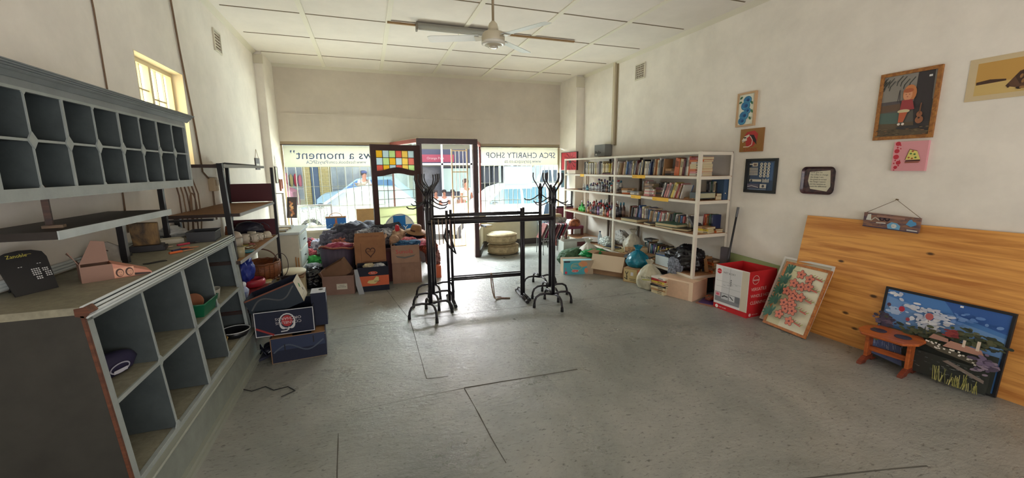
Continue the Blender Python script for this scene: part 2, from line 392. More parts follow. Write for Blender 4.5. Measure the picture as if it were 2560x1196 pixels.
# wall above the shopfront, a little darker in tone
backm = mat((218, 208, 194), .85, var=.05, vs=2, name='darker_cream_wall')
m = MB(); m.bb(-1.42, 4.07, YB-.02, YB+.25, 2.12, ZC); m.bb(-1.42, 4.07, YB-.035, YB-.02, 2.585, 2.61); m.bb(-1.42, 4.07, YB-.028, YB-.02, 2.12, 2.585)
struct(m.build('wall_back', backm))
m = MB(); m.bb(XL-.3, .2, YR-.3, YR, 0, ZC); m.bb(3.0, XR+.3, YR-.3, YR, 0, ZC); m.bb(.2, 3.0, YR-.3, YR, 2.6, ZC); struct(m.build('wall_rear', WHITE))
# cornices
cm = mat((214, 207, 188), .8)
m = MB(); m.prism([(0, 0), (.05, 0), (0, -.05)], (XL, YR, ZC), (1, 0, 0), (0, 0, 1), (0, 1, 0), 10.8); m.prism([(0, 0), (-.05, 0), (0, -.05)], (XR, YR, ZC), (1, 0, 0), (0, 0, 1), (0, 1, 0), 10.8); m.prism([(0, 0), (-.05, 0), (0, -.05)], (-1.42, YB-.02, ZC), (0, 1, 0), (0, 0, 1), (1, 0, 0), 5.49)
struct(m.build('trim_1', cm))
m = MB(); m.bb(XR-.012, XR, 6.40, 6.46, 2.0, ZC); struct(m.build('trim_2', mat((150, 134, 106), .7)))
m = MB(); m.bb(XR-.05, XR-.0, 6.44, 6.50, 2.02, ZC-.02); struct(m.build('trim_3', mat((196, 184, 158), .7)))
m = MB(); m.bb(4.055, 4.24, 7.58, 7.6, 3.2, 3.4); m.bb(-1.54, -1.41, 7.58, 7.6, 3.25, 3.38); struct(m.build('trim_4', cm))
# thin surface cables and crack lines on the left wall
cabm = mat((120, 96, 74), .7)
m = MB(); m.tube([(XL+.006, 3.38, ZC), (XL+.006, 3.44, 2.6), (XL+.006, 3.44, 2.0), (XL+.006, 3.4, 1.2)], .005, 6); tag(m.build('wall_cable', cabm), 'thin brown cable running down the left wall behind the pigeonhole unit', 'cable')
m = MB(); m.tube([(XL+.012, 4.62, ZC), (XL+.012, 4.70, 2.7), (XL+.012, 4.82, 2.0), (XL+.012, 4.86, 1.6), (XL+.012, 5.0, 1.53), (XL+.012, 5.2, 1.50)], .008, 6); tag(m.build('conduit_cable', cabm), 'brown cable right of the side window running down to the socket box', 'cable')
# side window
win = struct(thing('window_1', None, None, (XL-.2, 4.29, wz0)))
fm = mat((222, 208, 172), .6)
m = MB()
for y in (wy0+.015, wy0+.42, wy1-.015): m.bb(XL-.12, XL-.08, y-.02, y+.02, wz0, wz1)
for z in (wz0+.015, wz1-.02): m.bb(XL-.12, XL-.08, wy0, wy1, z-.018, z+.018)
for y in (wy0+.14, wy0+.29, wy0+.56, wy0+.7): m.bb(XL-.11, XL-.095, y-.006, y+.006, wz0, wz1)
for a, b, z in ((wy0+.14, wy0+.4, 2.25), (wy0+.45, wy0+.7, 2.2), (wy0+.14, wy0+.4, 1.95), (wy0+.45, wy0+.84, 1.92)): m.bb(XL-.11, XL-.095, a, b, z-.006, z+.006)
m.build('window_frame', fm, win, w=True)
m = MB(); m.bb(XL-.1305, XL-.1285, wy0, wy1, wz0, wz1); m.build('window_pane', translucent((255, 250, 232), .85), win, w=True)
m = MB(); m.bb(XL-.3, XL+.001, wy1-.004, wy1+.002, wz0, wz1); m.bb(XL-.3, XL+.001, wy0-.002, wy0+.004, wz0, wz1); m.bb(XL-.3, XL+.001, wy0, wy1, wz1-.004, wz1); m.build('window_reveal', mat((232, 222, 196), .7), win, w=True)
# air vents
def vent(name, x, y, z, w, h, s, label):
    t = thing(name, label, 'air vent', (x, y, z))
    m = MB()
    for a in (-1, 1): m.box((s*.008, a*(w/2-.008), h/2), (.016, .016, h)); m.box((s*.008, 0, h/2+a*(h/2-.008)), (.016, w, .016))
    m.build('frame', cm, t)
    m = MB(); n = 7
    for i in range(1, n): m.box((s*.006, 0, i*h/n), (.006, w-.02, .008))
    if s < 0:
        for i in range(1, 6): m.box((s*.006, -w/2+i*w/6, h/2), (.006, .008, h-.02))
    m.build('louvres', cm, t); m = MB(); m.box((s*.001, 0, h/2), (.002, w-.01, h-.01)); m.build('dark_opening', mat((120, 100, 84), .9), t)
vent('air_vent', XR, 5.79, 3.0, .25, .24, -1, 'square white grid air vent high on the right wall')
vent('air_vent', XL, 5.87, 2.96, .24, .24, 1, 'white louvred air vent high on the left wall')

# =============== SHOPFRONT ===============
pf = mat((150, 144, 122), .7); dk = mat((66, 34, 34), .35, var=.25, vs=8, name='maroon_gloss_paint')
alu = mat((150, 118, 96), .5)
def shop_window(idx, x0, x1):
    t = struct(thing('window_%d' % idx, None, None, ((x0+x1)/2, YB, .6)))
    m = MB(); z0, z1 = .56, 2.12
    m.bb(x0, x0+.03, YB, YB+.04, z0, z1); m.bb(x1-.03, x1, YB, YB+.04, z0, z1); m.bb(x0, x1, YB, YB+.04, z1-.05, z1); m.bb(x0, x1, YB, YB+.04, z0-.03, z0+.02)
    m.build('window_frame', mat((176, 160, 132), .6), t, w=True)
    m = MB(); m.bb(x0, x1, YB-.01, YB, z1-.065, z1-.052); m.build('window_bead', mat((60, 40, 36), .6), t, w=True)
    m = MB(); m.bb(x0+.03, x1-.03, YB+.02, YB+.024, z0, z1-.05); m.build('window_pane', glass_mat(), t, w=True)
    return t
shop_window(2, -1.42, .5); shop_window(3, 2.22, 4.07)
# security grilles outside the glass
gm = mat((196, 190, 178), .5)
def grille(x0, x1, z0, z1, y, label, dx=.13, dz=.33):
    t = thing('burglar_bars', label, 'security grille', ((x0+x1)/2, y, z0)); m = MB(); n = int((x1-x0)/dx)
    for i in range(n+1): x = x0+(x1-x0)*i/n; m.bb(x-.005, x+.005, y-.005, y+.005, z0, z1)
    m.build('upright_bars', gm, t, w=True); m = MB(); k = int((z1-z0)/dz)
    for i in range(k+1): z = z0+(z1-z0)*i/k; m.bb(x0, x1, y-.012, y-.004, z-.005, z+.005)
    m.build('cross_bars', gm, t, w=True)
grille(-1.36, .3, .56, 1.68, YB+.055, 'thin steel security grille behind the left shop window')
grille(2.25, 4.05, .56, 1.68, YB+.055, 'thin steel security grille behind the right shop window', .1)
# vinyl banners on the glass (read from the street)
def banner(x0, x1, z0, z1, lines, label):
    t = thing('window_banner', label, 'banner', ((x0+x1)/2, YB+.03, z0))
    m = MB(); m.bb(x0, x1, YB+.026, YB+.029, z0, z1); m.build('vinyl_sheet', translucent((238, 234, 224), .22), t, w=True)
    A = Art((x1, YB+.0255, z0), (-1, 0, 0), (0, 0, 1), 0, tl=False)
    for s, x, z, sz, sx in lines: A.text(s, x, z, sz, (132, 142, 196), 'RIGHT' if x > 1 else 'LEFT', sx=sx)
    A.build('lettering', t, w=True)
banner(-1.385, .47, 1.665, 2.05, [('paws a moment\u201d', 1.76, .145, .225, 1.07), ('www.facebook.com/ParysSPCA', 1.50, .06, .085, .95)], 'cream vinyl banner reading paws a moment across the left shop window, seen from behind')
banner(2.28, 4.04, 1.68, 2.05, [('SPCA CHARITY SHOP', .055, .15, .17, .985), ('www.parysspca.co.za', .40, .05, .10, 1.0)], 'cream vinyl banner reading SPCA CHARITY SHOP across the right shop window, seen from behind')
# window ledges (display plinths)
ledm = mat((206, 198, 172), .6, var=.05); skm = mat((70, 64, 62), .5)
m = MB(); m.bb(2.2, 4.07, 8.05, YB, .0, .5); m.prism([(1.88, 7.16), (2.2, 8.05), (2.2, YB), (1.86, YB)], (0, 0, 0), (1, 0, 0), (0, 1, 0), (0, 0, 1), .5)
lr = m.build('trim_5', ledm); struct(lr)
m = MB(); m.bb(2.2, 4.07, 8.035, 8.05, 0, .12); m.prism([(1.86, 7.14), (1.90, 7.14), (2.22, 8.045), (2.2, 8.06)], (0, 0, 0), (1, 0, 0), (0, 1, 0), (0, 0, 1), .12); struct(m.build('baseboard_back', skm))
m = MB(); m.bb(-1.42, .5, 7.75, YB, 0, .56); m.bb(-1.42, .5, 7.70, 7.76, .54, .58); struct(m.build('trim_6', ledm))
# canted entrance: door frame
t = struct(thing('door_1', None, None, (1.36, 7.16, 0)))
m = MB(); m.bb(.82, .90, 7.12, 7.20, 0, 2.10); m.bb(1.79, 1.87, 7.12, 7.20, 0, 2.10); m.bb(.82, 1.87, 7.11, 7.21, 2.03, 2.12); m.build('door_frame', dk, t, w=True, bevel=.004)
m = MB()
def bar(a, b, wd, h, z, mi=0):
    a = Vector((a[0], a[1], z)); b = Vector((b[0], b[1], z)); d = (b-a); L = d.length; ang = math.atan2(d.y, d.x); m.box((a+b)/2+Vector((0, 0, h/2)), (L, wd, h), ang, mi)
bar((1.83, 7.16), (2.24, YB), .05, .06, 2.06); bar((.86, 7.16), (.48, YB), .05, .06, 2.06)
bar((1.83, 7.16), (2.24, YB), .05, .05, .5); m.box((2.235, YB, 1.3), (.035, .035, 1.6)); m.box((.485, YB, 1.3), (.035, .035, 1.6))
m.build('side_frame', mat((140, 70, 62), .5), t, w=True)
m = MB(); bar((1.85, 7.2), (2.22, YB-.03), .004, 1.5, .55); bar((.84, 7.2), (.5, YB-.03), .004, 1.5, .55); m.build('side_pane', glass_mat((232, 240, 240), .06, .03), t, w=True)
m = MB(); m.prism([(.5, YB), (.86, 7.16), (1.83, 7.16), (2.24, YB)], (0, 0, 2.12), (1, 0, 0), (0, 1, 0), (0, 0, 1), .02); m.build('soffit', cm, t, w=True)
# open security gate inside the doorway
gt = thing('security_gate', 'tall narrow steel security gate standing open beside the right door post', 'gate', (1.7, 7.6, 0))
m = MB(); x0, x1 = 1.62, 1.93
for x in (x0, x1): m.bb(x-.012, x+.012, 8.2, 8.224, .02, 2.0)
for z in (.03, .55, 1.05, 1.55, 1.97): m.bb(x0, x1, 8.2, 8.22, z-.01, z+.01)
m.build('gate_frame', mat((190, 168, 130), .5), gt, w=True); m = MB()
for i in range(1, 4): x = x0+(x1-x0)*i/4; m.bb(x-.005, x+.005, 8.205, 8.215, .03, 1.97)
m.build('gate_bars', gm, gt, w=True)
# door leaf with stained glass, swung open to the left
hx, hy = .86, 7.1; fx, fy = .07, 6.86
ang = math.atan2(fy-hy, fx-hx); LW_ = math.hypot(fx-hx, fy-hy)
leaf = thing('shop_door', 'maroon framed shop door with stained glass top pane standing open', 'door', (fx, fy, 0), math.atan2(hy-fy, hx-fx))
Wd = LW_; HH = 2.0; st = .085
m = MB(); m.bb(0, st, -.02, .02, .01, HH); m.bb(Wd-st-.02, Wd, -.02, .02, .01, HH); m.bb(0, Wd, -.02, .02, HH-.09, HH); m.bb(0, Wd, -.02, .02, .01, .16)
pts = [(st, 1.60)]
for i in range(13): x = st+(Wd-2*st)*i/12; pts.append((x, 1.60+.0*i))
top = [(st+(Wd-2*st)*i/14, 1.585+.055*math.sin(PI*i/14)**2) for i in range(15)]; bot = [(x, z-.085-.01*math.sin(PI*i/14)) for i, (x, z) in enumerate(top)]
m.prism(bot+top[::-1], (0, -.02, 0), (1, 0, 0), (0, 0, 1), (0, 1, 0), .04)
m.build('door_frame', dk, leaf, bevel=.003)
sg = [['y', 'b', 'g', 'r', 'o', 'b'], ['b', 'g', 'y', 'b', 'o', 'p'], ['r', 'y', 'b', 'r', 'o', 'g']]
cc = {'y': (236, 206, 96), 'b': (214, 228, 232), 'g': (214, 230, 184), 'r': (226, 142, 130), 'o': (240, 218, 146), 'p': (230, 166, 154)}
m = MB(); cols = list(cc); gw = (Wd-2*st-.02)/6
for j in range(3):
    for i in range(6):
        x = st+i*gw; z1 = HH-.09-j*.115; z0 = z1-.115 if j < 2 else 1.585
        m.bb(x+.003, x+gw-.003, -.003, .003, z0+.003, z1-.003, cols.index(sg[j][i]))
m.build('stained_glass', [translucent(cc[c], .6) for c in cols], leaf)
m = MB()
for i in range(7): x = st+i*gw; m.bb(x-.003, x+.003, -.006, .006, 1.58, HH-.08)
for j in range(3): z = HH-.09-j*.115; m.bb(st, Wd-st, -.006, .006, z-.003, z+.003)
m.build('lead_strips', mat((40, 34, 36), .5), leaf)
m = MB(); m.bb(st, Wd-st-.02, -.002, .002, .16, 1.62); m.build('clear_pane', glass_mat((238, 244, 240), .04, .02), leaf)
m = MB(); m.bb(st, Wd-st-.02, .003, .005, .16, 1.0); m.build('cream_vinyl', translucent((250, 246, 216), .7), leaf)
A = Art((st, -.004, .215), (1, 0, 0), (0, 0, 1), -.0004*0+.0003); A.ell(.325, .38, .275, .29, (255, 255, 250), n=40); A.ell(.325, .38, .262, .278, (40, 110, 170), n=40); A.ell(.325, .38, .256, .272, (238, 240, 232), n=40)
A.rect(.325-.105, .38-.27, .325+.105, .38+.255, (22, 122, 200)); A.rect(.325-.255, .38-.09, .325+.255, .38+.10, (22, 122, 200))
A.text('DRY', .325, .38+.0, .125, (250, 252, 250), 'CENTER', sx=1.2); A.text('SALE', .325, .38-.125, .125, (250, 252, 250), 'CENTER', sx=1.2); A.build('round_sign', leaf)
m = MB()
for z in (.30, .44, .58, .72, .86, 1.0, 1.13, 1.27): m.bb(st, Wd-st, .02, .028, z-.004, z+.004)
m.bb(st+.17, st+.176, .02, .028, 1.0, 1.45); m.build('guard_bars', mat((70, 56, 56), .5), leaf)
# poster taped in the right window
t = tag(MB().bb(2.78, 3.42, YB+.005, YB+.012, 1.17, 1.66).build('window_poster', translucent((214, 218, 230), .35)), 'pale grey-white paper poster taped inside the right shop window', 'poster')
# =============== LEFT SIDE: counter, pigeonholes, shelves ===============
GD = mat((78, 86, 87), .55, var=.12, vs=9, bump=.05, name='dark_grey_laminate'); GL = mat((158, 166, 164), .5, var=.08, vs=12, name='pale_grey_paint')
GT = mat((150, 146, 126), .55, var=.14, vs=30, name='speckled_counter_top'); GE = mat((56, 55, 50), .6, var=.18, vs=7)
BR = wood((112, 66, 44), (78, 44, 30))
def fx(z): return -1.02-.06*(z-.28)/.78       # leaning front plane
c = thing('display_counter', 'long grey display counter with open cubby front and speckled top', 'counter', (-1.3, 2.9, 0))
y0, y1 = 1.98, 3.88
m = MB(); m.hexa([(XL, y0, 1.055), (-1.075, y0, 1.055), (-1.075, y1, 1.055), (XL, y1, 1.055), (XL, y0, 1.085), (-1.085, y0, 1.085), (-1.085, y1, 1.085), (XL, y1, 1.085)])
m.build('counter_top', GT, c, w=True)
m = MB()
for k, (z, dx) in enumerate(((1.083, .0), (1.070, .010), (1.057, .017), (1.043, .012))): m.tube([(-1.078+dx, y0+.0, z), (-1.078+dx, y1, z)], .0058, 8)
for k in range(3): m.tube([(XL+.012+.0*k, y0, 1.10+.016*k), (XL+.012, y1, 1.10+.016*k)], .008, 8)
m.build('ribbed_edge', mat((196, 202, 200), .35, name='highlit_ribs'), c, w=True)  # rib colour lightened to hold their white highlights
m = MB(); m.bb(-1.09, -1.078, y0+.002, y1, 1.04, 1.082); m.build('rib_gap_strip', GD, c, w=True)  # dark strip painting in the dark gaps between the ribs
m = MB(); m.hexa([(XL, y0, 0), (fx(0), y0, 0), (fx(0), y0+.018, 0), (XL, y0+.018, 0), (XL, y0, 1.055), (fx(1.055), y0, 1.055), (fx(1.055), y0+.018, 1.055), (XL, y0+.018, 1.055)])
m.build('end_panel', GE, c, w=True)
m = MB(); m.bb(XL+.005, XL+.02, y0, y1, .0, 1.055); m.hexa([(XL, y1-.018, 0), (fx(0), y1-.018, 0), (fx(0), y1, 0), (XL, y1, 0), (XL, y1-.018, 1.055), (fx(1.055), y1-.018, 1.055), (fx(1.055), y1, 1.055), (XL, y1, 1.055)])
m.build('back_panel', GD, c, w=True)
def stile(m, ya, yb, za, zb, d=.02, o=.004):
    m.hexa([(fx(za)-d, ya, za), (fx(za)+o, ya, za), (fx(za)+o, yb, za), (fx(za)-d, yb, za), (fx(zb)-d, ya, zb), (fx(zb)+o, ya, zb), (fx(zb)+o, yb, zb), (fx(zb)-d, yb, zb)])
m = MB(); stile(m, 1.985, 2.03, .0, 1.055); stile(m, 2.865, 2.90, .27, 1.03); stile(m, 3.80, 3.845, .27, 1.03); stile(m, 3.855, 3.88, .0, 1.055); stile(m, 1.99, y1, 1.02, 1.05); stile(m, 1.99, y1, .255, .285)
m.build('face_frame', GL, c, w=True, bevel=.002)
m = MB(); m.hexa([(fx(0)-.005, y0-.004, 0), (fx(0)+.006, y0-.004, 0), (fx(0)+.006, y0+.008, 0), (fx(0)-.005, y0+.008, 0), (fx(1.05)-.005, y0-.004, 1.05), (fx(1.05)+.006, y0-.004, 1.05), (fx(1.05)+.006, y0+.008, 1.05), (fx(1.05)-.005, y0+.008, 1.05)])
m.prism([(0, 0), (.03, -.01), (.05, .012), (.035, .035), (0, .03)], (-1.10, y0-.004, 1.05), (1, 0, 0), (0, 0, 1), (0, 1, 0), .05)
m.build('worn_wood_edge', BR, c, w=True)
for ya in (2.415, 2.87, 3.285):
    thick = abs(ya-2.87) < .01
    m = MB(); m.hexa([(XL+.02, ya-.008, .285), (fx(.285)-.002, ya-.008, .285), (fx(.285)-.002, ya+.008, .285), (XL+.02, ya+.008, .285), (XL+.02, ya-.008, 1.03), (fx(1.03)-.002, ya-.008, 1.03), (fx(1.03)-.002, ya+.008, 1.03), (XL+.02, ya+.008, 1.03)])
    d = m.build('divider', GD, c, w=True)
    if not thick:
        m = MB(); stile(m, ya-.008, ya+.008, .285, 1.03, 0.002, .001)
        z = .655; x = fx(z)
        m.prism([(-.028, 0), (0, -.03), (.028, 0), (0, .03)], (x-.001, ya, z), (0, 1, 0), (0, 0, 1), (1, 0, 0), .006)
        m.prism([(-.03, 0), (.03, 0), (.006, .03), (-.006, .03)], (fx(.287)-.001, ya, .287), (0, 1, 0), (0, 0, 1), (1, 0, 0), .006)
        m.build('edge_strip', GL, d, w=False).location = (0, 0, 0)
        e = d.children[0]; e.data.transform(Matrix.Translation(-Vector(c.location)))
m = MB(); m.bb(XL+.02, fx(.65), y0+.02, y1-.02, .643, .66); s = m.build('shelf', GT, c, w=True)
m = MB(); m.bb(XL+.02, fx(.28)-.002, y0+.02, y1-.02, .26, .28); m.build('bottom_shelf', GT, c, w=True)
m = MB(); stile(m, 2.03, 3.82, .643, .662, .004, .004); m.build('shelf_edge', GL, c, w=True)
m = MB(); m.hexa([(-1.10, y0, 0), (-.995, y0, 0), (-.995, y1, 0), (-1.10, y1, 0), (-1.10, y0, .25), (-1.01, y0, .25), (-1.01, y1, .25), (-1.10, y1, .25)])
m.build('base_panel', mat((140, 146, 138), .5, var=.1, vs=7), c, w=True)
m = MB(); m.bb(-1.03, -.985, y0, y1+.02, .245, .262); m.tube([(-.992, y0, .252), (-.992, y1, .252)], .010, 8); m.tube([(-1.0, y0, .236), (-1.0, y1, .236)], .008, 8); m.bb(-1.0, -.965, y0, y1+.03, 0, .03); m.bb(-1.0, -.975, y0, y1+.02, .03, .055)
m.build('base_moulding', mat((150, 154, 142), .45), c, w=True)
# --- pigeonhole unit on the wall
u = thing('pigeonhole_unit', 'wide grey pigeonhole wall unit with sixteen compartments above the counter', 'shelf unit', (-1.4, 2.8, 1.5))
fxx = -1.22; uy0, uy1 = 1.935, 3.65; zb, zt = 1.50, 1.955
m = MB(); m.bb(XL, fxx, uy0, uy0+.015, zb, zt); m.bb(XL, fxx, uy1-.012, uy1, zb, zt); m.bb(XL, fxx, uy0, uy1, zb, zb+.015); m.bb(XL, fxx, uy0, uy1, zt-.015, zt); m.bb(XL, XL+.01, uy0, uy1, zb, zt); m.bb(XL, fxx, uy0, uy1, 1.722, 1.730)
m.build('carcass', GD, u, w=True)
m = MB(); m.bb(fxx-.01, fxx+.004, uy0, uy0+.03, zb, zt); m.bb(fxx-.01, fxx+.004, uy1-.02, uy1, zb, zt); m.bb(fxx-.01, fxx+.005, uy0, uy1, zb-.004, zb+.042); m.bb(fxx-.01, fxx+.003, uy0, uy1, zt-.045, zt-.034); m.bb(fxx-.003, fxx+.001, uy0, uy1, 1.721, 1.731)
m.build('front_frame', GL, u, w=True)
ys = [2.154, 2.365, 2.577, 2.790, 3.000, 3.210, 3.422]
for i, y in enumerate(ys):
    tk_ = .004 if i % 2 else .0018
    m = MB(); m.bb(XL+.01, fxx-.002, y-tk_, y+tk_, zb+.015, zt-.015); d = m.build('divider', GD, u, w=True)
    wd = .008 if i % 2 else .0025
    m = MB(); m.bb(fxx-.003, fxx+.002, y-wd/1.2, y+wd/1.2, zb+.04, zt-.045); x = fxx-.001
    m.prism([(-.026, 0), (0, -.034), (.026, 0), (0, .034)], (x, y, 1.726), (0, 1, 0), (0, 0, 1), (1, 0, 0), .006)
    if not i % 2:
        m.prism([(-.013, 0), (.013, 0), (.003, -.012), (-.003, -.012)], (x, y, zt-.045), (0, 1, 0), (0, 0, 1), (1, 0, 0), .004); m.prism([(-.013, 0), (.013, 0), (.003, .012), (-.003, .012)], (x, y, zb+.042), (0, 1, 0), (0, 0, 1), (1, 0, 0), .004)
    e = m.build('edge_strip', GL, d); e.data.transform(Matrix.Translation(-Vector(u.location)))
m = MB(); prof = [(0, 0), (.012, .0), (.03, .035), (.034, .035), (.04, .045), (.04, .054), (.050, .056), (.050, .066), (.060, .068), (.060, .078), (.066, .080), (.066, .088), (0, .088)]
prof = [(a_*.9, b_*.55) for a_, b_ in prof]
m.prism(prof, (fxx-.004, uy0-.05, zt-.004), (1, 0, 0), (0, 0, 1), (0, 1, 0), uy1-uy0+.09); m.bb(XL, fxx, uy0-.03, uy1+.02, zt, zt+.02); m.bb(fxx-.01, fxx+.0015, uy0, uy1, zt-.034, zt)
m.build('cornice', mat((128, 136, 138), .45, var=.1), u, w=True)
# metal jug + blue bottle in it
t = thing('metal_jug', 'small dented silver jug in the upper right pigeonhole', 'jug', (-1.31, 3.54, 1.731))
m = MB(); m.lathe((0, 0, 0), [(.028, 0), (.03, .01), (.018, .025), (.034, .06), (.045, .09), (.038, .115), (.05, .14), (.044, .138), (.03, .11)], 20); m.build('body', mat((190, 190, 188), .22, 1), t); m = MB(); m.tube([(0, .04, .12), (0, .075, .12), (0, .078, .07), (0, .042, .05)], .005); m.build('handle', mat((190, 190, 188), .22, 1), t)
t = thing('blue_bottle', 'dark teal bottle in the lower right of the pigeonhole unit', 'bottle', (-1.33, 3.32, 1.516))
m = MB(); m.lathe((0, 0, 0), [(.03, 0), (.032, .01), (.032, .1), (.012, .13), (.012, .155)], 16); m.build('body', mat((22, 70, 84), .25), t); m = MB(); m.lathe((0, 0, .15), [(.014, 0), (.014, .02)], 12); m.build('cap', mat((20, 30, 36), .4), t)
# --- floating shelf below
s = thing('counter_shelf', 'narrow black shelf with pale front edge between counter and pigeonholes', 'shelf', (-1.4, 2.7, 1.327))
m = MB(); m.bb(XL, -1.222, 2.19, 3.23, 1.328, 1.360); m.build('board', mat((46, 40, 38), .5), s, w=True); m = MB(); m.bb(-1.222, -1.216, 2.19, 3.23, 1.326, 1.362); m.build('front_edge', mat((186, 196, 198), .5, var=.1), s, w=True)
m = MB(); m.bb(-1.355, -1.325, 2.885, 2.915, 1.086, 1.328); m.build('post', BLACKM, s, w=True)
m = MB(); m.bb(-1.46, -1.43, 3.70, 3.73, 1.086, 1.499); m.bb(-1.45, -1.15, 3.735, 3.76, 1.222, 1.238); m.build('post', BLACKM, s, w=True)
# --- things on the shelf and the counter
t = thing('wooden_cross', 'dark wooden standing cross on the shelf above the counter', 'cross', (-1.335, 2.36, 1.360), .25)
m = MB(); m.box((0, 0, .1), (.022, .016, .17)); m.box((0, 0, .14), (.085, .016, .022)); m.build('cross', wood((84, 54, 40), (52, 32, 26)), t); m = MB(); m.box((.012, 0, .006), (.065, .045, .012)); m.build('base', wood((150, 126, 104), (96, 76, 62)), t)
t = thing('display_board', 'black leaning display board with gold arched heading on the counter', 'display board', (-1.39, 2.31, 1.086), rot=(0, 0, 1.12))
R = Matrix.Rotation(-.32, 4, 'X')
m = MB(); pl = [(-.085, 0), (.085, 0), (.098, .17), (.088, .20), (.05, .215), (0, .22), (-.05, .215), (-.088, .20), (-.098, .17)]
m.prism(pl, (0, 0, 0), (1, 0, 0), (0, 0, 1), (0, 1, 0), .006)
b = m.build('board', mat((34, 34, 36), .55), t); R = R @ Matrix.Scale(.88, 4); b.data.transform(R)
A = Art((0, -.0008, 0), (1, 0, 0), (0, 0, 1)); A.text('Zanoble', -.055, .186, .024, (214, 204, 90)); A.text('~~', .02, .19, .02, (200, 180, 90))
for x, z in ((-.03, .135), (-.02, .135), (.045, .14), (.055, .14)): A.rect(x, z, x+.006, z+.003, (230, 230, 230))
for gx, gz, nx, nz in ((.012, .085, 4, 4), (.052, .1, 3, 2), (.016, .062, 3, 2), (.056, .07, 3, 3)):
    for i in range(nx):
        for j in range(nz): A.rect(gx+i*.0085, gz+j*.0095, gx+i*.0085+.006, gz+j*.0095+.005, (226, 226, 226))
p = A.build('print', t); p.data.transform(R)
m = MB(); m.box((0, .09, .055), (.04, .005, .16), Matrix.Rotation(.5, 3, 'X')); m.build('stand', mat((40, 40, 42), .6), t)
t = thing('carton', 'torn pink face-mask carton with two printed faces lying on the counter', 'box', (-1.235, 2.53, 1.086), .55)
pk = mat((206, 140, 118), .6); pki = mat((150, 118, 104), .85)
m = MB(); m.bb(-.11, .0, -.07, .07, 0, .004, 1); m.bb(-.11, -.107, -.07, .07, 0, .09, 1); m.bb(-.11, 0, .067, .07, 0, .08, 1); m.bb(-.11, 0, -.07, -.067, 0, .075, 1)
m.prism([(0, 0), (.14, 0), (.14, .012), (0, .075)], (0, -.07, 0), (1, 0, 0), (0, 0, 1), (0, 1, 0), .14, 0)
m.hexa([(-.11, -.07, .09), (-.01, -.07, .09), (-.01, -.067, .09), (-.11, -.067, .09), (-.06, -.09, .20), (-.015, -.09, .19), (-.015, -.087, .19), (-.06, -.087, .20)], 1)
m.hexa([(-.113, -.06, .09), (-.11, -.06, .09), (-.11, .06, .09), (-.113, .06, .09), (-.14, -.05, .15), (-.137, -.05, .15), (-.137, .05, .13), (-.14, .05, .13)], 1)
m.build('body', [pk, pki], t)
A = Art((0, -.0705, 0), (1, 0, 0), (0, 0, 1)); A.rect(.002, .004, .075, .05, (226, 170, 142))
for x in (.022, .057): A.ell(x, .026, .015, .021, (70, 44, 36)); A.ell(x+.002, .024, .011, .016, (214, 160, 132)); A.rect(x-.004, .027, x-.001, .029, (40, 28, 24)); A.rect(x+.004, .027, x+.007, .029, (40, 28, 24)); A.rect(x, .014, x+.005, .016, (150, 60, 60))
A.poly([(.075, .004), (.136, .002), (.136, .008), (.075, .016)], (56, 44, 40)); A.build('printed_faces', t)
t = thing('paper_bag', 'grey paper pouch with a dark crest propped behind the pink carton', 'bag', (-1.42, 2.86, 1.086), .3)
m = MB(); m.prism([(-.06, 0), (.07, 0), (.08, .05), (.065, .10), (.02, .13), (-.03, .125), (-.07, .07)], (0, 0, 0), (1, 0, 0), (0, .25, .97), (0, 1, 0), .02); m.build('pouch', mat((176, 168, 156), .7, var=.1, vs=20), t)
A = Art((0, -.003, 0), (1, 0, 0), (0, .25, .97)); A.poly([(-.015, .07), (.015, .07), (.012, .05), (0, .035), (-.012, .05)], (70, 54, 50)); A.stroke([(-.02, .08), (0, .09), (.02, .08)], .006, (70, 54, 50)); A.build('crest', t)
t = thing('brochure_rack', 'dark tray of papers behind the shelf post on the counter', 'tray', (-1.47, 3.02, 1.086), .0)
m = MB(); m.bb(-.05, .05, -.13, .13, 0, .02); m.bb(-.05, -.04, -.13, .13, .02, .06); m.bb(-.04, .03, -.12, -.03, .02, .03, 1); m.bb(-.03, .04, .0, .1, .02, .035, 1); m.build('tray', [mat((36, 38, 40), .5), mat((190, 188, 180), .7)], t)
t = thing('stone_block', 'rough brown wood block clock with carved face on a black base', 'ornament', (-1.40, 3.30, 1.086), .25)
m = MB(); m.box((0, 0, .02), (.17, .11, .04)); m.box((.08, .02, .012), (.03, .14, .024)); m.build('base', mat((46, 44, 48), .5), t, bevel=.003)
m = MB(); m.hexa([(-.065, -.03, .04), (.065, -.03, .04), (.065, .03, .04), (-.065, .03, .04), (-.075, -.035, .19), (.068, -.035, .185), (.068, .03, .185), (-.075, .03, .19)]); m.build('block', wood((150, 116, 66), (64, 50, 38), (3, 3, 2), .6), t, bevel=.006)
def knife(x, y, z, L, rz, c1, c2, label, nm='kitchen_tool', cat='utensil'):
    t = thing(nm, label, cat, (x, y, z), rz)
    m = MB(); m.box((-L*.25, 0, .006), (L*.5, .016, .012)); m.build('handle', mat(c1, .45), t, bevel=.003)
    m = MB(); m.prism([(0, -.012), (L*.4, -.008), (L*.5, 0), (L*.4, .012), (0, .012)], (0, 0, .004), (1, 0, 0), (0, 1, 0), (0, 0, 1), .002); m.build('blade', mat(c2, .4), t)
knife(-1.33, 3.36, 1.086, .13, 1.2, (214, 96, 44), (226, 190, 170), 'orange-handled cutter nearest the block clock')
knife(-1.20, 3.24, 1.086, .12, 1.1, (40, 44, 86), (60, 60, 80), 'navy pen-like tool beside the orange scissors')
knife(-1.165, 3.16, 1.086, .15, .9, (222, 110, 56), (220, 150, 110), 'orange peeler lying nearest the counter edge')
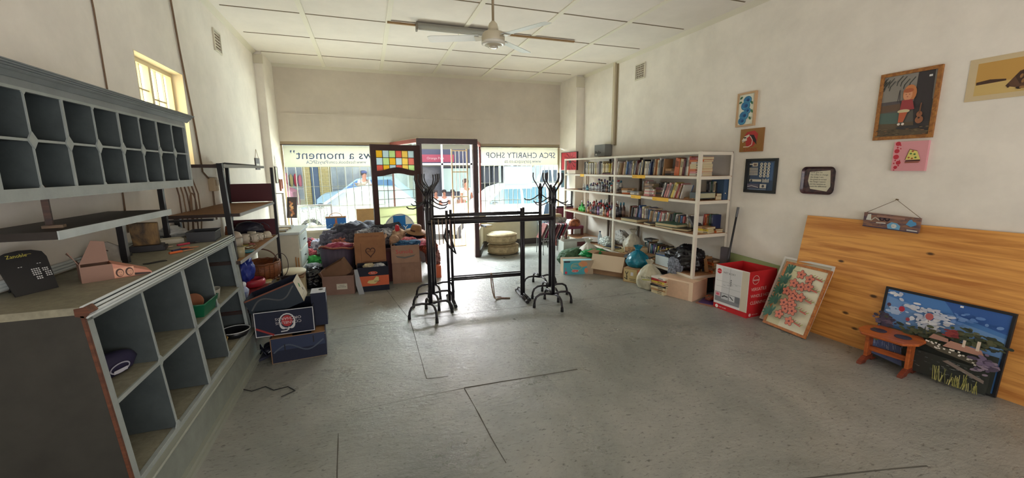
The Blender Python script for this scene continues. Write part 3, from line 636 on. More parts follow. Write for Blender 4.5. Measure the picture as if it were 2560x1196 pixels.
knife(-1.17, 3.30, 1.086, .10, .3, (206, 92, 40), (230, 140, 80), 'short orange scissors on the counter')
knife(-1.24, 3.50, 1.086, .17, 1.0, (196, 60, 84), (60, 40, 44), 'pink-handled tool in front of the black tray')
knife(-1.18, 3.56, 1.086, .09, .4, (34, 36, 40), (70, 72, 76), 'small black metal gadget in front of the black tray')
m = MB(); m.prism([(-.05, -.018), (.05, -.018), (.055, .004), (.045, .018), (-.055, .016)], (-1.18, 2.84, 1.0865), (.6, .8, 0), (-.8, .6, 0), (0, 0, 1), .003); tag(m.build('flat_card', mat((30, 32, 32), .6)), 'small black card lying flat on the counter', 'card')
m = MB(); m.prism([(-.03, -.03), (.03, -.04), (.035, .03), (-.02, .04)], (-1.25, 3.28, 1.0865), (.6, .8, 0), (-.8, .6, 0), (0, 0, 1), .004); tag(m.build('flat_card', mat((150, 142, 120), .7)), 'beige scrap of card beside the orange tools', 'card')
m = MB(); m.box((-1.39, 3.62, 1.101), (.13, .12, .03), .5); tag(m.build('paper_packet', mat((204, 198, 180), .7)), 'flat cream paper packet on the far part of the counter', 'packet')
t = thing('plastic_bag', 'clear crumpled plastic bag at the back of the counter', 'bag', (-1.44, 3.86-.06, 1.086)); m = MB(); m.cloth((0, 0, .05), (.085, .07, .055), 5, .5, 4, flat=0.001); m.build('film', mat((208, 208, 204), .3, var=.15, vs=18, alpha=.75), t)
m = MB(); m.tube([(.05, .0, .04), (.09, .02, .05), (.12, .02, .03)], [.02, .01, .018]); m.build('bag_neck', mat((208, 208, 204), .3, alpha=.75), t)
t = thing('storage_tray', 'black slatted plastic tray standing open on the counter', 'tray', (-1.195, 3.66, 1.086), .12)
m = MB(); a, b, h = .085, .11, .075
m.bb(-a, a, -b, b, 0, .006)
for s_ in (-1, 1): m.hexa([(s_*a*.9-.003, -b, 0), (s_*a*.9+.003, -b, 0), (s_*a*.9+.003, b, 0), (s_*a*.9-.003, b, 0), (s_*a-.003, -b, h), (s_*a+.003, -b, h), (s_*a+.003, b, h), (s_*a-.003, b, h)]); m.bb(-a, a, s_*b-.003, s_*b+.003, 0, h)
m.bb(-a-.006, a+.006, -b-.006, -b+.002, h-.008, h); m.bb(-a-.006, a+.006, b-.002, b+.006, h-.008, h); m.bb(-a-.006, -a+.002, -b, b, h-.008, h); m.bb(a-.002, a+.006, -b, b, h-.008, h); m.build('tray', mat((44, 46, 50), .45), t)
# in the cubbies
t = thing('purple_pouch', 'dark purple fabric pouch with a white logo in the upper left cubby', 'pouch', (-1.20, 2.29, .661), 1.2)
m = MB(); m.blob((0, 0, .05), (.13, .06, .055), 3, .12, 2, 3, ridge=False, flat=.0); m.build('pouch', mat((38, 34, 66), .7), t)
A = Art((0, -.068, .045), (1, 0, 0), (0, -.1, 1)); A.ring(0, 0, .045, .022, .006, (190, 190, 205)); A.rect(-.03, -.022, .035, -.006, (200, 200, 212)); A.build('logo', t)
t = thing('green_basin', 'dark green plastic basin in the right upper cubby', 'basin', (-1.12, 3.26-.08, .661), .0)
m = MB(); a, b, h = .07, .13, .085
for s_ in (-1, 1):
    m.hexa([(s_*a*.75-.003, -b*.85, 0), (s_*a*.75+.003, -b*.85, 0), (s_*a*.75+.003, b*.85, 0), (s_*a*.75-.003, b*.85, 0), (s_*a-.003, -b, h), (s_*a+.003, -b, h), (s_*a+.003, b, h), (s_*a-.003, b, h)])
    m.hexa([(-a*.75, s_*b*.85-.003, 0), (a*.75, s_*b*.85-.003, 0), (a*.75, s_*b*.85+.003, 0), (-a*.75, s_*b*.85+.003, 0), (-a, s_*b-.003, h), (a, s_*b-.003, h), (a, s_*b+.003, h), (-a, s_*b+.003, h)])
m.bb(-a*.76, a*.76, -b*.86, b*.86, 0, .005); m.tube([(-a, -b, h), (a, -b, h), (a, b, h), (-a, b, h)], .006, 6, closed=True); m.build('basin', mat((22, 98, 66), .35), t)
t = thing('terracotta_plate', 'terracotta saucer standing in the green basin', 'plate', (-1.14, 3.15, .68)); m = MB(); R = Matrix.Rotation(1.1, 3, 'X'); m.lathe((0, 0, .06), [(.001, 0), (.05, .003), (.062, .012), (.058, .013), (.045, .006), (.001, .005)], 24, rot=R); m.build('saucer', mat((150, 96, 66), .7), t)
t = thing('plastic_tub', 'pale clear plastic tub beside the green basin', 'tub', (-1.15, 3.50, .661)); m = MB(); m.lathe((0, 0, 0), [(.045, 0), (.055, .07), (.058, .075), (.052, .07), (.043, .005), (.001, .005)], 20, sx=1, sy=1.5); m.build('tub', mat((206, 202, 190), .4, alpha=.85), t)
t = thing('yellow_bowl', 'stack of a yellow bowl and brown patterned bowl in the lower cubby', 'bowl', (-1.15, 3.47, .281)); m = MB(); m.lathe((0, 0, 0), [(.04, 0), (.06, .03), (.075, .07), (.07, .07), (.05, .03), (.001, .01)], 24); m.build('bowl', mat((198, 164, 92), .4), t)
m = MB(); m.lathe((0, 0, .055), [(.045, 0), (.065, .035), (.06, .035), (.04, .005), (.001, .004)], 24); m.build('patterned_bowl', mat((128, 92, 62), .5, var=.5, vs=40), t)
t = thing('black_pan', 'black enamel pan with white rim in the lower right cubby', 'pan', (-1.09, 3.72-.02, .281)); m = MB(); m.lathe((0, 0, 0), [(.08, 0), (.105, .05), (.10, .05), (.078, .006), (.001, .006)], 28); m.build('pan', mat((26, 28, 32), .3), t); m = MB(); m.tube([(.104*math.cos(q*PI/14), .104*math.sin(q*PI/14), .052) for q in range(28)], .0035, 6, closed=True); m.build('rim', mat((210, 212, 214), .3), t)
t = thing('small_jar', 'small yellow-green jar at the left end of the bottom cubby', 'jar', (-1.08, 2.06, .281)); m = MB(); m.lathe((0, 0, 0), [(.02, 0), (.022, .03), (.016, .04)], 14); m.build('jar', mat((140, 142, 60), .4), t); m = MB(); m.lathe((0, 0, .04), [(.018, 0), (.018, .01)], 14); m.build('lid', mat((60, 60, 40), .4), t)
for k, (x, y, r, lb) in enumerate(((-.955, 3.98, .075, 'navy and silver sandal lying beside the far end of the counter'), (-.93, 3.87, .07, 'second navy sandal, the nearer one beside the counter end'))):
    t = thing('sandal', lb, 'shoe', (x, y, 0), .5+k*.5); m = MB(); m.prism([(-.12, -.03), (-.05, -.042), (.06, -.045), (.12, -.02), (.12, .02), (.06, .042), (-.05, .036), (-.12, .03)], (0, 0, 0), (1, 0, 0), (0, 1, 0), (0, 0, 1), .022); m.build('sole', mat((60, 62, 76), .5), t, bevel=.004)
    m = MB(); m.blob((.05, 0, .045), (.07, .042, .035), 8+k, .15, 2, 2, flat=.02); m.tube([(-.03, -.04, .02), (-.04, 0, .075), (-.03, .04, .02)], .008); m.build('upper', mat((30, 32, 48), .45), t)
    m = MB(); m.tube([(.1, -.038, .05), (.03, -.047, .06), (-.02, -.04, .04)], .005); m.build('silver_trim', mat((190, 192, 200), .3, .6), t)
t = MB().tube([(-.98, 3.30, .006), (-.9, 3.24, .005), (-.82, 3.28, .005), (-.75, 3.2, .005), (-.66, 3.22, .005), (-.60, 3.14, .005), (-.68, 3.08, .005)], .0035, 6).build('floor_wire', mat((34, 34, 36), .6)); tag(t, 'thin black wire lying on the floor in front of the counter', 'wire')

# --- slotted steel shelving with chipboard boards
s = thing('steel_rack', 'black angle-iron rack with four boards and maroon side panels', 'shelf unit', (-1.28, 4.7, 0))
def post(x, y, z1, lean=0, nm='post', par=s, r=.019, mm=BLACKM):
    m = MB(); m.hexa([(x-r, y-r, 0), (x+r, y-r, 0), (x+r, y+r, 0), (x-r, y+r, 0), (x-r+lean, y-r, z1), (x+r+lean, y-r, z1), (x+r+lean, y+r, z1), (x-r+lean, y+r, z1)]); m.build(nm, mm, par, w=True)
post(-1.06, 3.93, 1.665, -.055); post(-1.035, 5.34, 1.64, .015, r=.014); post(-1.50, 5.34, 1.66, r=.016, lean=.05); post(-1.51, 4.1, 1.25)
pb = wood((158, 110, 60), (130, 86, 46), (4, 4, 1), .6, 4); edge = mat((128, 126, 122), .5)
def rackboard(z, ya, yb, ztop=None, mm=pb, xr=-1.03, ed=edge, x0=-1.53):
    m = MB(); m.bb(x0, xr, ya, yb, z-.018, z); b = m.build('board', mm, s, w=True); m = MB(); m.bb(xr, xr+.006, ya, yb, z-.024, z+.002); m.bb(x0, xr, ya-.005, ya, z-.024, z+.001, 1); m.build('board_edge', [ed, mat((58, 44, 40), .5)], s, w=True)
rackboard(1.655, 3.95, 5.35, mm=mat((70, 62, 58), .6), xr=-1.10); rackboard(1.25, 4.02-.05, 5.34); rackboard(.868, 3.84, 5.33, ed=mat((176, 174, 170), .5))
red = wood((128, 52, 50), (92, 34, 34), (1, 1, 10), .35, 2)
rackboard(.44, 3.84, 5.30, mm=red, ed=mat((110, 100, 96), .5)); rackboard(.12, 3.9, 5.3, mm=mat((60, 50, 48), .7), ed=mat((54, 46, 44), .6))
mar = mat((78, 22, 32), .5)
for z0, z1 in ((1.26, 1.46), (.87, 1.055)):
    m = MB(); m.bb(-1.49, -1.04, 5.335, 5.345, z0, z1); m.build('side_panel', mar, s, w=True)
# things on the rack
def mug(x, y, z, r, h, label, col=(204, 196, 180), a=0):
    t = thing('mug', label, 'mug', (x, y, z), a); m = MB(); m.lathe((0, 0, 0), [(r*.85, 0), (r, .01), (r, h), (r-.004, h), (r-.004, .012), (.001, .01)], 20); m.build('cup', mat(col, .3), t)
    m = MB(); m.tube([(r*.9, 0, h*.8), (r+.028, 0, h*.75), (r+.028, 0, h*.35), (r*.9, 0, h*.2)], .005); m.build('handle', mat(col, .3), t)
mug(-1.225, 4.80, .868, .045, .095, 'large white mug, nearest of the mugs on the rack', a=-.3); mug(-1.15, 4.86, .868, .035, .085, 'slim white mug with handle next to the large mug', a=-.5)
mug(-1.21, 5.02, .868, .04, .09, 'white mug at the back between the mugs and the stacked cups', a=.5); mug(-1.125, 4.98, .868, .03, .075, 'narrow white cup at the right of the mug group', a=-.4)
t = thing('cup_and_saucer', 'upside-down cream cup on a saucer stack on the rack', 'cup', (-1.09, 5.12, .868)); m = MB(); m.lathe((0, 0, 0), [(.03, 0), (.055, .01), (.05, .012), (.001, .008)], 24); m.build('saucer', mat((206, 196, 176), .35), t)
m = MB(); m.lathe((0, 0, .012), [(.045, 0), (.045, .015), (.04, .04), (.025, .06), (.0005, .062)], 20); m.build('cup', mat((206, 196, 176), .35), t)
t = thing('covered_jar', 'big clear glass jar with a domed lid on the rack', 'jar', (-1.235, 4.52, .868)); m = MB(); m.lathe((0, 0, 0), [(.05, 0), (.062, .01), (.062, .09), (.05, .1)], 24); m.build('jar', mat((206, 200, 186), .2, alpha=.8), t); m = MB(); m.lathe((0, 0, .1), [(.058, 0), (.06, .02), (.045, .05), (.015, .065), (.0005, .066)], 24); m.build('lid', mat((190, 176, 160), .3), t)
t = thing('glass_tumbler', 'small ribbed glass holding brown grains at the rack edge', 'glass', (-1.07, 4.02, .868)); m = MB(); m.lathe((0, 0, 0), [(.032, 0), (.034, .09), (.031, .09), (.029, .005)], 18); m.build('glass', mat((176, 166, 132), .25, alpha=.8), t)
m = MB(); m.lathe((0, 0, .005), [(.026, 0), (.026, .045), (.0005, .047)], 14); m.build('contents', mat((120, 92, 56), .8), t)
t = thing('trinket_bowl', 'wicker tray of tangled beads and bangles on the rack', 'bowl', (-1.13, 4.42, .868)); m = MB(); m.lathe((0, 0, 0), [(.05, 0), (.085, .02), (.08, .022), (.045, .006), (.001, .005)], 26, sy=1.7); m.build('tray', mat((150, 110, 62), .6, var=.3, vs=50), t)
for k in range(9):
    a = random.random()*6; rr = .02+random.random()*.02; cx, cy = random.uniform(-.035, .035), random.uniform(-.08, .08); tl = random.uniform(-.4, .4); m = MB()
    m.tube([(cx+rr*math.cos(q*PI/8), cy+rr*math.sin(q*PI/8), .022+k*.002+tl*rr*math.cos(q*PI/8+a)+.005) for q in range(16)], .0032, 5, closed=True); m.build('bangle', mat(random.choice([(190, 160, 70), (60, 50, 40), (170, 80, 90), (110, 130, 70), (200, 190, 160)]), .35), t)
t = thing('teal_dish', 'small teal dish in front of the trinket tray', 'dish', (-1.065, 4.24, .868)); m = MB(); m.lathe((0, 0, 0), [(.03, 0), (.05, .018), (.046, .018), (.001, .006)], 20, sy=1.4); m.build('dish', mat((60, 130, 140), .3), t)
t = thing('handbag', 'dark navy handbag at the back of the mug shelf', 'bag', (-1.27, 5.2, .868), 0); m = MB(); m.cloth((0, 0, .085), (.15, .065, .10), 12, .25, 4, flat=.0); m.build('body', mat((34, 34, 50), .45), t)
m = MB(); m.tube([(.08, -.02, .14), (.14, -.02, .17), (.19, -.02, .13), (.2, -.02, .1)], .004); m.build('strap', mat((50, 50, 70), .5), t)
t = thing('cowboy_boot', 'wooden bookends holding a wire loop beside the jar', 'bookend', (-1.42, 4.95, .868)); wd = wood((150, 88, 48), (100, 56, 32))
m = MB(); m.hexa([(-.02, -.03, 0), (.05, -.03, 0), (.05, .03, 0), (-.02, .03, 0), (0, -.02, .17), (.03, -.02, .17), (.03, .02, .17), (0, .02, .17)]); t.name = 'bookends'
m.build('end', wd, t); m = MB(); m.hexa([(.0, -.33, 0), (.05, -.33, 0), (.05, -.29, 0), (.0, -.29, 0), (0, -.33, .15), (.02, -.33, .15), (.02, -.29, .15), (0, -.29, .15)]); m.build('end', wd, t); m = MB(); m.tube([(.02, -.3, .06), (.03, -.18, .03), (.03, -.05, .06)], .004); m.build('wire_loop', mat((70, 60, 56), .5), t)
# basket, bowls on the red board
t = thing('wicker_basket', 'round brown wicker basket with hoop handle on the red board', 'basket', (-1.15, 5.02, .44), .2)
def wicker(): return wood((150, 88, 48), (96, 50, 26), (1, 1, 9), .55, 16)
m = MB(); m.lathe((0, 0, 0), [(.13, 0), (.155, .02), (.17, .08), (.175, .17), (.165, .17), (.158, .08), (.12, .015), (.001, .012)], 36, sx=1.0, sy=1.15); m.build('body', wicker(), t)
m = MB()
for z, r in ((.0, .15), (.172, .172)): m.tube([(r*math.cos(q*PI/18), 1.15*r*math.sin(q*PI/18), z+.006+.004*math.sin(q*2)) for q in range(36)], .01, 6, closed=True)
m.build('woven_rim', wood((136, 84, 50), (90, 50, 28), (20, 20, 20), .6, 10), t)
m = MB(); m.tube([(.17*math.cos(a)*.9-.0, -.2*math.cos(a)*.2, .17+.15*math.sin(a)) for a in [PI*i/14 for i in range(15)]], .007, 6); m.build('handle', mat((96, 66, 50), .6), t)
m = MB()
for k in range(22):
    a = 2*PI*k/22; m.tube([(.163*math.cos(a), 1.15*.163*math.sin(a), .0), (.178*math.cos(a), 1.15*.178*math.sin(a), .09), (.18*math.cos(a), 1.15*.18*math.sin(a), .165)], .004, 5)
m.build('stakes', mat((126, 74, 42), .6), t)
t = thing('wire_hoop', 'dark wire hoop standing beside the wicker basket', 'hoop', (-.965, 5.0, .44)); m = MB(); m.tube([(.075*math.cos(q*PI/12), .03*math.sin(q*PI/12), .13+.13*math.sin(q*PI/12)) for q in range(24)], .004, 6, closed=True); m.build('hoop', mat((62, 48, 44), .5), t)
t = thing('red_tub', 'round red plastic tub on the red board', 'tub', (-1.17, 4.66, .44)); m = MB(); m.lathe((0, 0, 0), [(.09, 0), (.115, .02), (.118, .06), (.105, .08), (.1, .08), (.1, .02), (.001, .01)], 28); m.build('tub', mat((186, 52, 70), .35), t)
t = thing('blue_bag', 'bright blue plastic bag standing in the red tub', 'bag', (-1.24, 4.63, .5)); m = MB(); m.cloth((0, 0, .12), (.10, .13, .15), 21, .5, 4, flat=0); m.build('bag', mat((40, 58, 150), .4), t)
t = thing('booklet', 'cream booklets lying at the front of the red board', 'booklet', (-1.11, 4.86-.06, .44), .2); m = MB(); m.bb(-.1, .08, -.08, .08, 0, .008); m.build('booklet', mat((196, 184, 150), .7), t)
m = MB(); m.box((.02, .03, .012), (.12, .1, .006), .3); m.build('upper_booklet', mat((206, 190, 130), .7), t)
t = thing('porcelain_figurine', 'blue and white china figurine at the near end of the red board', 'figurine', (-1.10, 4.08, .44)); m = MB(); m.lathe((0, 0, 0), [(.04, 0), (.045, .015), (.028, .05), (.04, .09), (.045, .12), (.02, .15), (.0005, .16)], 20); m.build('body', mat((214, 220, 232), .2, var=.4, vs=14, vcol=(90, 110, 180)), t)
m = MB(); m.blob((0, .0, .17), (.028, .026, .028), 3, .15, 2, 2); m.build('head', mat((222, 226, 234), .2), t)
# red boxes etc under
# top of rack: flat black hanger
t = MB().tube([(-1.3, 4.35, 1.657), (-1.25, 4.55, 1.675), (-1.2, 4.8, 1.665), (-1.15, 5.2, 1.662)], [.004, .008, .012, .006], 6).build('black_strap', mat((32, 32, 34), .5)); tag(t, 'thin black strap lying on top of the steel rack', 'strap')
# wall fittings left
t = thing('socket_box', 'yellowed plastic electric socket box on the left wall', 'socket', (XL, 5.05, 1.40)); m = MB(); m.box((.03, 0, .07), (.06, .11, .14)); m.build('box', mat((188, 168, 136), .5), t, bevel=.008); m = MB(); m.box((.064, 0, .085), (.012, .06, .06)); m.build('switch', mat((170, 150, 120), .4), t)
m = MB()
for y in (5.03, 5.06): m.tube([(.02, y-5.05, 0), (.015, y-5.05+.01, -.12), (.02, y-5.05, -.3)], .004, 5)
m.build('wires', cabm, t)
t = thing('cable_bundle', 'looped brown electric cables hanging on the wall behind the steel rack', 'cable', (XL+.02, 4.35, .9))
for k in range(6):
    m = MB(); y = -.2+.07*k; m.tube([(0, y, .72), (.02+.004*k, y+.02, .5), (.01, y+.05+.03*(k % 3), .25), (.02, y+.02-.04*(k % 2), 0), (.01, y+.06, -.3)], .006, 6); m.build('cable', mat((126, 98, 72) if k % 2 else (104, 78, 60), .6), t)
m = MB(); m.tube([(.03, .06+.07*math.sin(a), .38+.13*math.cos(a)) for a in [q*PI/10 for q in range(20)]], .006, 6, closed=True); m.build('loop', mat((126, 98, 72), .6), t)
def wall_pic(name, o, u, v, w, h, fr, label, art=None, frc=(60, 46, 40), cat='picture', d=.015, bg=(220, 214, 200), loc=None):
    t = thing(name, label, cat, o); o = Vector(o); u = Vector(u).normalized(); v = Vector(v).normalized(); n = u.cross(v)
    m = MB()
    if fr:
        for a, b, c_, d_ in ((0, 0, w, fr), (0, h-fr, w, h), (0, fr, fr, h-fr), (w-fr, fr, w, h-fr)): m.prism([(a, b), (c_, b), (c_, d_), (a, d_)], (0, 0, 0), u, v, n, d)
        m.build('frame', frc if not isinstance(frc, tuple) else mat(frc, .5), t, bevel=.0015)
    m = MB(); m.prism([(fr, fr), (w-fr, fr), (w-fr, h-fr), (fr, h-fr)], n*(.0), u, v, n, d*.6 if fr else d); m.build('backing', mat(bg, .7), t)
    if art:
        A = Art(n*(d*.6 if fr else d)+n*.0003+u*fr+v*fr, u, v); art(A, w-2*fr, h-2*fr); A.build('artwork', t)
    return t
def plaque(A, w, h): A.rect(.01, .01, w-.01, h-.01, (90, 88, 92)); A.rect(.03, .05, w-.03, .09, (190, 186, 180)); A.rect(.05, .02, w-.03, .035, (190, 186, 180))
t = wall_pic('hanging_plaque', (XL+.003, 6.98, 1.62), (0, 1, 0), (0, 0, 1), .24, .17, .0, 'small dark hanging plaque on the left wall near the pilaster', plaque, d=.012, bg=(70, 66, 66))
m = MB(); m.tube([(.006, .02, .17), (.004, .12, .30), (.006, .22, .17)], .003, 5); m.build('string', mat((170, 140, 110), .7), t)
def pale(A, w, h): A.rect(.0, .0, w, h, (206, 204, 190)); A.rect(.03, .04, w-.03, h-.04, (188, 192, 178))
t = wall_pic('thin_frame', (-1.415, 7.63, 1.40), (0, 1, 0), (0, 0, 1), .16, .27, .012, 'narrow dark-framed picture hanging beyond the left pilaster', pale, (70, 60, 52)); m = MB(); m.tube([(.006, .03, .27), (.004, .08, .45), (.006, .13, .27)], .002, 5); m.build('string', mat((120, 110, 100), .7), t)
wall_pic('wood_plaque', (-1.415, 7.92, 1.26), (0, 1, 0), (0, 0, 1), .06, .2, 0, 'slim reddish wooden plaque beside the left window', None, bg=(128, 66, 46), d=.02)
wall_pic('wood_plaque', (-1.415, 8.08, 1.29), (0, 1, 0), (0, 0, 1), .045, .17, 0, 'shorter wooden plaque nearest the left window', None, bg=(110, 60, 46), d=.02)
# =============== BOOKCASE ON THE RIGHT ===============
SX0, SX1, SY0, SY1, SYM = 3.73, 4.20, 3.86, 7.36, 5.615
LV = [.27, .79, 1.20, 1.495]
s = thing('bookcase', 'long open white steel bookcase with chipboard shelves along the right wall', 'bookcase', (3.97, 5.6, 0))
def bpost(x, y, z1=1.785, z0=0, mm=SHELFW):
    m = MB(); m.bb(x-.017, x+.017, y-.002, y+.002, z0, z1); m.bb(x-.017 if x < 4 else x+.013, x-.013 if x < 4 else x+.017, y, y+.034, z0, z1); m.build('post', mm, s, w=True)
for y in (SY0, SYM, SY1): bpost(SX0, y)
for y in (SY0, SY1): bpost(SX1, y, 1.76)
m = MB(); m.bb(SX1-.015, SX1+.015, SYM-.015, SYM+.015, 0, 1.76); m.build('post', mat((92, 78, 66), .6), s, w=True)
m = MB(); m.bb(SX1-.015, SX1+.015, 6.5, 6.53, 0, 1.76); m.build('post', mat((92, 78, 66), .6), s, w=True)
shb = wood((176, 132, 94), (150, 106, 72), (4, 4, 1), .6, 5)
for z in LV+[1.785]:
    m = MB(); m.bb(SX0+.01, SX1+.01, SY0-.005, SY1+.01, z-.014, z); m.build('shelf_board', shb if z < 1.7 else wood((110, 74, 54), (84, 52, 38)), s, w=True)
    m = MB(); m.bb(SX0-.018, SX0-.014, SY0, SY1, z-.032, z-.003); m.bb(SX0-.018, SX1, SY0-.006, SY0-.002, z-.04, z-.003); m.bb(SX0-.018, SX0+.01, SY0, SY1, z-.018, z-.014); m.build('shelf_rail', SHELFW, s, w=True)
# yellow stickers on the front rails
def sticker(y0, y1, z, label, txt):
    t = thing('shelf_label', label, 'label', (SX0-.019, (y0+y1)/2, z-.04)); m = MB(); m.bb(SX0-.021, SX0-.0185, y0, y1, z-.045, z+.002); m.build('paper', mat((240, 190, 62), .7), t, w=True)
    A = Art((SX0-.0213, y1-.01, z-.03), (0, -1, 0), (0, 0, 1)); A.text(txt, 0, 0, .022, (150, 110, 40)); A.build('lettering', t, w=True)
sticker(6.60, 6.74, 1.495, 'small yellow shelf label on the far top bookshelf', 'R5')
sticker(4.86, 5.16, 1.495, 'long yellow shelf label on the top bookshelf, near bay', 'Hard cover')
sticker(4.94, 5.17, 1.20, 'yellow shelf label on the second bookshelf, left of the other one', 'Soft cover')
sticker(4.36, 4.68, 1.20, 'double yellow shelf label on the second bookshelf, right one', 'R10 each')
# ---- books
PAL = {'white': (214, 208, 196), 'cream': (206, 190, 150), 'black': (34, 32, 34), 'navy': (38, 46, 80), 'red': (158, 44, 40), 'maroon': (92, 34, 40), 'orange': (204, 104, 52), 'yellow': (214, 190, 66), 'green': (46, 92, 66),
       'teal': (50, 110, 120), 'blue': (70, 104, 156), 'brown': (112, 78, 52), 'tan': (168, 128, 86), 'pink': (206, 140, 140), 'grey': (132, 130, 130), 'purple': (92, 72, 130), 'dark grey': (66, 64, 68)}
PAGE = mat((204, 188, 150), .85); seen = {}
def book_meshes(t, h, d, col):
    """a closed book standing: spine at -x, thickness along y, height z; cover and page block"""
    c = MB(); c.bb(0, d, -t/2, -t/2+.0022, 0, h); c.bb(0, d, t/2-.0022, t/2, 0, h); c.bb(0, .003, -t/2, t/2, 0, h)
    if t > .012: c.bb(-.0005, .0, -t/2+.005, t/2-.005, h*.5, h*.85, 1)
    p = MB(); p.bb(.003, d-.004, -t/2+.0022, t/2-.0022, .003, h-.003); return c, p
def place_book(x, y, z, t, h, d, cname, R, label, group):
    c, p = book_meshes(t, h, d, cname); cols = PAL[cname]
    o = bpy.data.objects.new('book', None); 
    acc = mat(tuple(int(c_*.6+76) for c_ in cols) if sum(cols) < 330 else tuple(int(c_*.62) for c_ in cols), .6)
    me = c.build('book', [mat(cols, .5), acc], None)
    # rebuild with local origin at the spine foot
    off = me.location.copy(); me.data.transform(Matrix.Translation(off)); bpy.data.objects.remove(o)
    me.matrix_world = Matrix.Translation((x, y, z)) @ R
    me.location = (x, y, z); me.rotation_euler = R.to_euler()
    pg = p.build('pages', PAGE, me)
    k = seen.get(label, 0); seen[label] = k+1
    if k: label = label+[', farther right', ', rightmost', ', third rightward', ', fourth rightward', ', fifth rightward'][min(k-1, 4)]
    tag(me, label, 'book', group); return me
def row(z, ya, yb, cols, lean0, shelf, x=3.80, hr=(.16, .22), tr=(.012, .03), group='standing books on the bookcase', end=''):
    """books from far (ya) to near (yb); lean in degrees, positive leans toward the far end"""
    y = ya; seq = []; i = 0
    while y > yb:
        cname = cols[i % len(cols)] if isinstance(cols, list) else random.choice(list(PAL)); t = random.uniform(*tr); h = random.uniform(*hr); ln = math.radians(lean0+random.uniform(-3, 3)) if lean0 else math.radians(random.uniform(-1, 1))
        seq.append((y, cname, t, h, ln)); y -= t/math.cos(ln)+.0015; i += 1
    for i, (y, cname, t, h, ln) in enumerate(seq):
        ln_ = ln; R = Matrix.Rotation(ln_, 4, 'X')
        # foot contact: raise so the lower corner touches the shelf
        zz = z+abs(math.sin(ln_))*t/2+.0005
        if i > 0 and i < len(seq)-1: lb = '%s book between %s and %s ones, %s' % (cname, seq[i-1][1], seq[i+1][1], shelf)
        elif i == 0: lb = '%s book at the left end, %s' % (cname, shelf)
        else: lb = '%s book at the right end, %s' % (cname, shelf)
        place_book(x+random.uniform(0, .025), y, zz, t, h, random.uniform(.12, .15), cname, R, lb, group)
def stack(x, y, z, n, cols, where, rz0=0, tr=(.018, .035), w=.13, h=.19, group='flat book stacks on the bookcase'):
    zz = z; names = [cols[i % len(cols)] for i in range(n)]
    for i in range(n):
        t = random.uniform(*tr); a = rz0+random.uniform(-.15, .15)
        # lying flat: thickness axis -> z
        R = Matrix.Rotation(a, 4, 'Z') @ Matrix.Rotation(PI/2, 4, 'X')
        hh, dd = h*random.uniform(.88, 1.05), w*random.uniform(.9, 1.05)
        off = Matrix.Rotation(a, 3, 'Z') @ Vector((-dd/2, hh/2, 0))
        pos = 'bottom' if i == 0 else 'top' if i == n-1 else 'middle'
        lb = '%s book, %s, %s' % (names[i], pos+' one' if pos != 'middle' else 'on %s one' % names[i-1], where)
        if n == 1: lb = '%s book %s' % (names[i], where)
        place_book(x+off.x, y+off.y, zz+t/2, t, hh, dd, names[i], R, lb, group); zz += t+.0008
    return zz
# top shelf, far bay then near bay
row(LV[3]+.001, 6.74, 6.12, ['black', 'grey', 'white', 'black', 'white', 'grey', 'cream', 'yellow', 'white', 'pink', 'white'], 0, 'top shelf, far bay', hr=(.19, .22))
stack(3.87, 6.0, LV[3]+.001, 1, ['maroon'], 'lying under the small cream books on the top shelf', w=.16, h=.26)
row(LV[3]+.034, 6.1, 5.93, ['cream', 'cream', 'yellow', 'white', 'yellow'], 0, 'on the flat maroon book, top shelf', hr=(.13, .15))
row(LV[3]+.001, 5.87, 5.66, ['cream', 'brown', 'maroon', 'white', 'navy', 'grey', 'pink', 'white'], 9, 'top shelf, left of middle post', hr=(.17, .22))
row(LV[3]+.001, 5.55, 4.84, ['pink', 'cream', 'white', 'white', 'blue', 'grey', 'navy', 'navy', 'purple', 'grey', 'cream', 'cream', 'black', 'grey', 'maroon', 'brown', 'white', 'navy', 'grey', 'cream', 'black'], 8, 'top shelf, right of middle post', hr=(.16, .22))
row(LV[3]+.001, 4.82, 4.62, ['black', 'tan', 'orange', 'orange', 'cream', 'white', 'grey'], 5, 'top shelf, middle of near bay', hr=(.2, .245))
stack(3.9, 4.50, LV[3]+.001, 3, ['black', 'brown', 'tan'], 'slumped in the top shelf gap', .2)
row(LV[3]+.001, 4.39, 4.14, ['orange', 'orange', 'orange', 'cream', 'cream', 'maroon', 'grey', 'white'], 5, 'top shelf, beside orange stack', hr=(.2, .24), tr=(.02, .036))
stack(3.88, 4.01, LV[3]+.001, 8, ['white', 'pink', 'orange', 'cream', 'cream', 'white', 'orange', 'red'], 'right end stack, top shelf', 0, (.022, .034), .16, .22)
# second shelf near bay
stack(3.85, 5.42, LV[2]+.001, 3, ['orange', 'white', 'tan'], 'stack by the middle post, second shelf', .6)
stack(3.86, 5.22, LV[2]+.001, 2, ['white', 'grey'], 'stack before the dark books, second shelf', .2)
row(LV[2]+.001, 5.28, 5.13, ['black', 'white', 'tan', 'tan', 'pink'], 0, 'second shelf back, by middle post', x=3.98, hr=(.18, .21))
stack(3.99, 5.05, LV[2]+.001, 6, ['brown', 'tan', 'brown', 'tan'], 'brown stack at back of second shelf', 0, (.024, .034))
stack(3.86, 4.88, LV[2]+.001, 4, ['pink', 'white', 'pink', 'white'], 'pale paperback stack on the second shelf', .15)
row(LV[2]+.001, 4.98, 4.80, ['black', 'grey', 'black', 'white'], 12, 'second shelf, behind pale paperbacks', x=4.03, hr=(.17, .2))
stack(3.93, 4.72, LV[2]+.001, 4, ['brown', 'dark grey', 'brown', 'maroon'], 'stack left of leaning books, second shelf', .3)
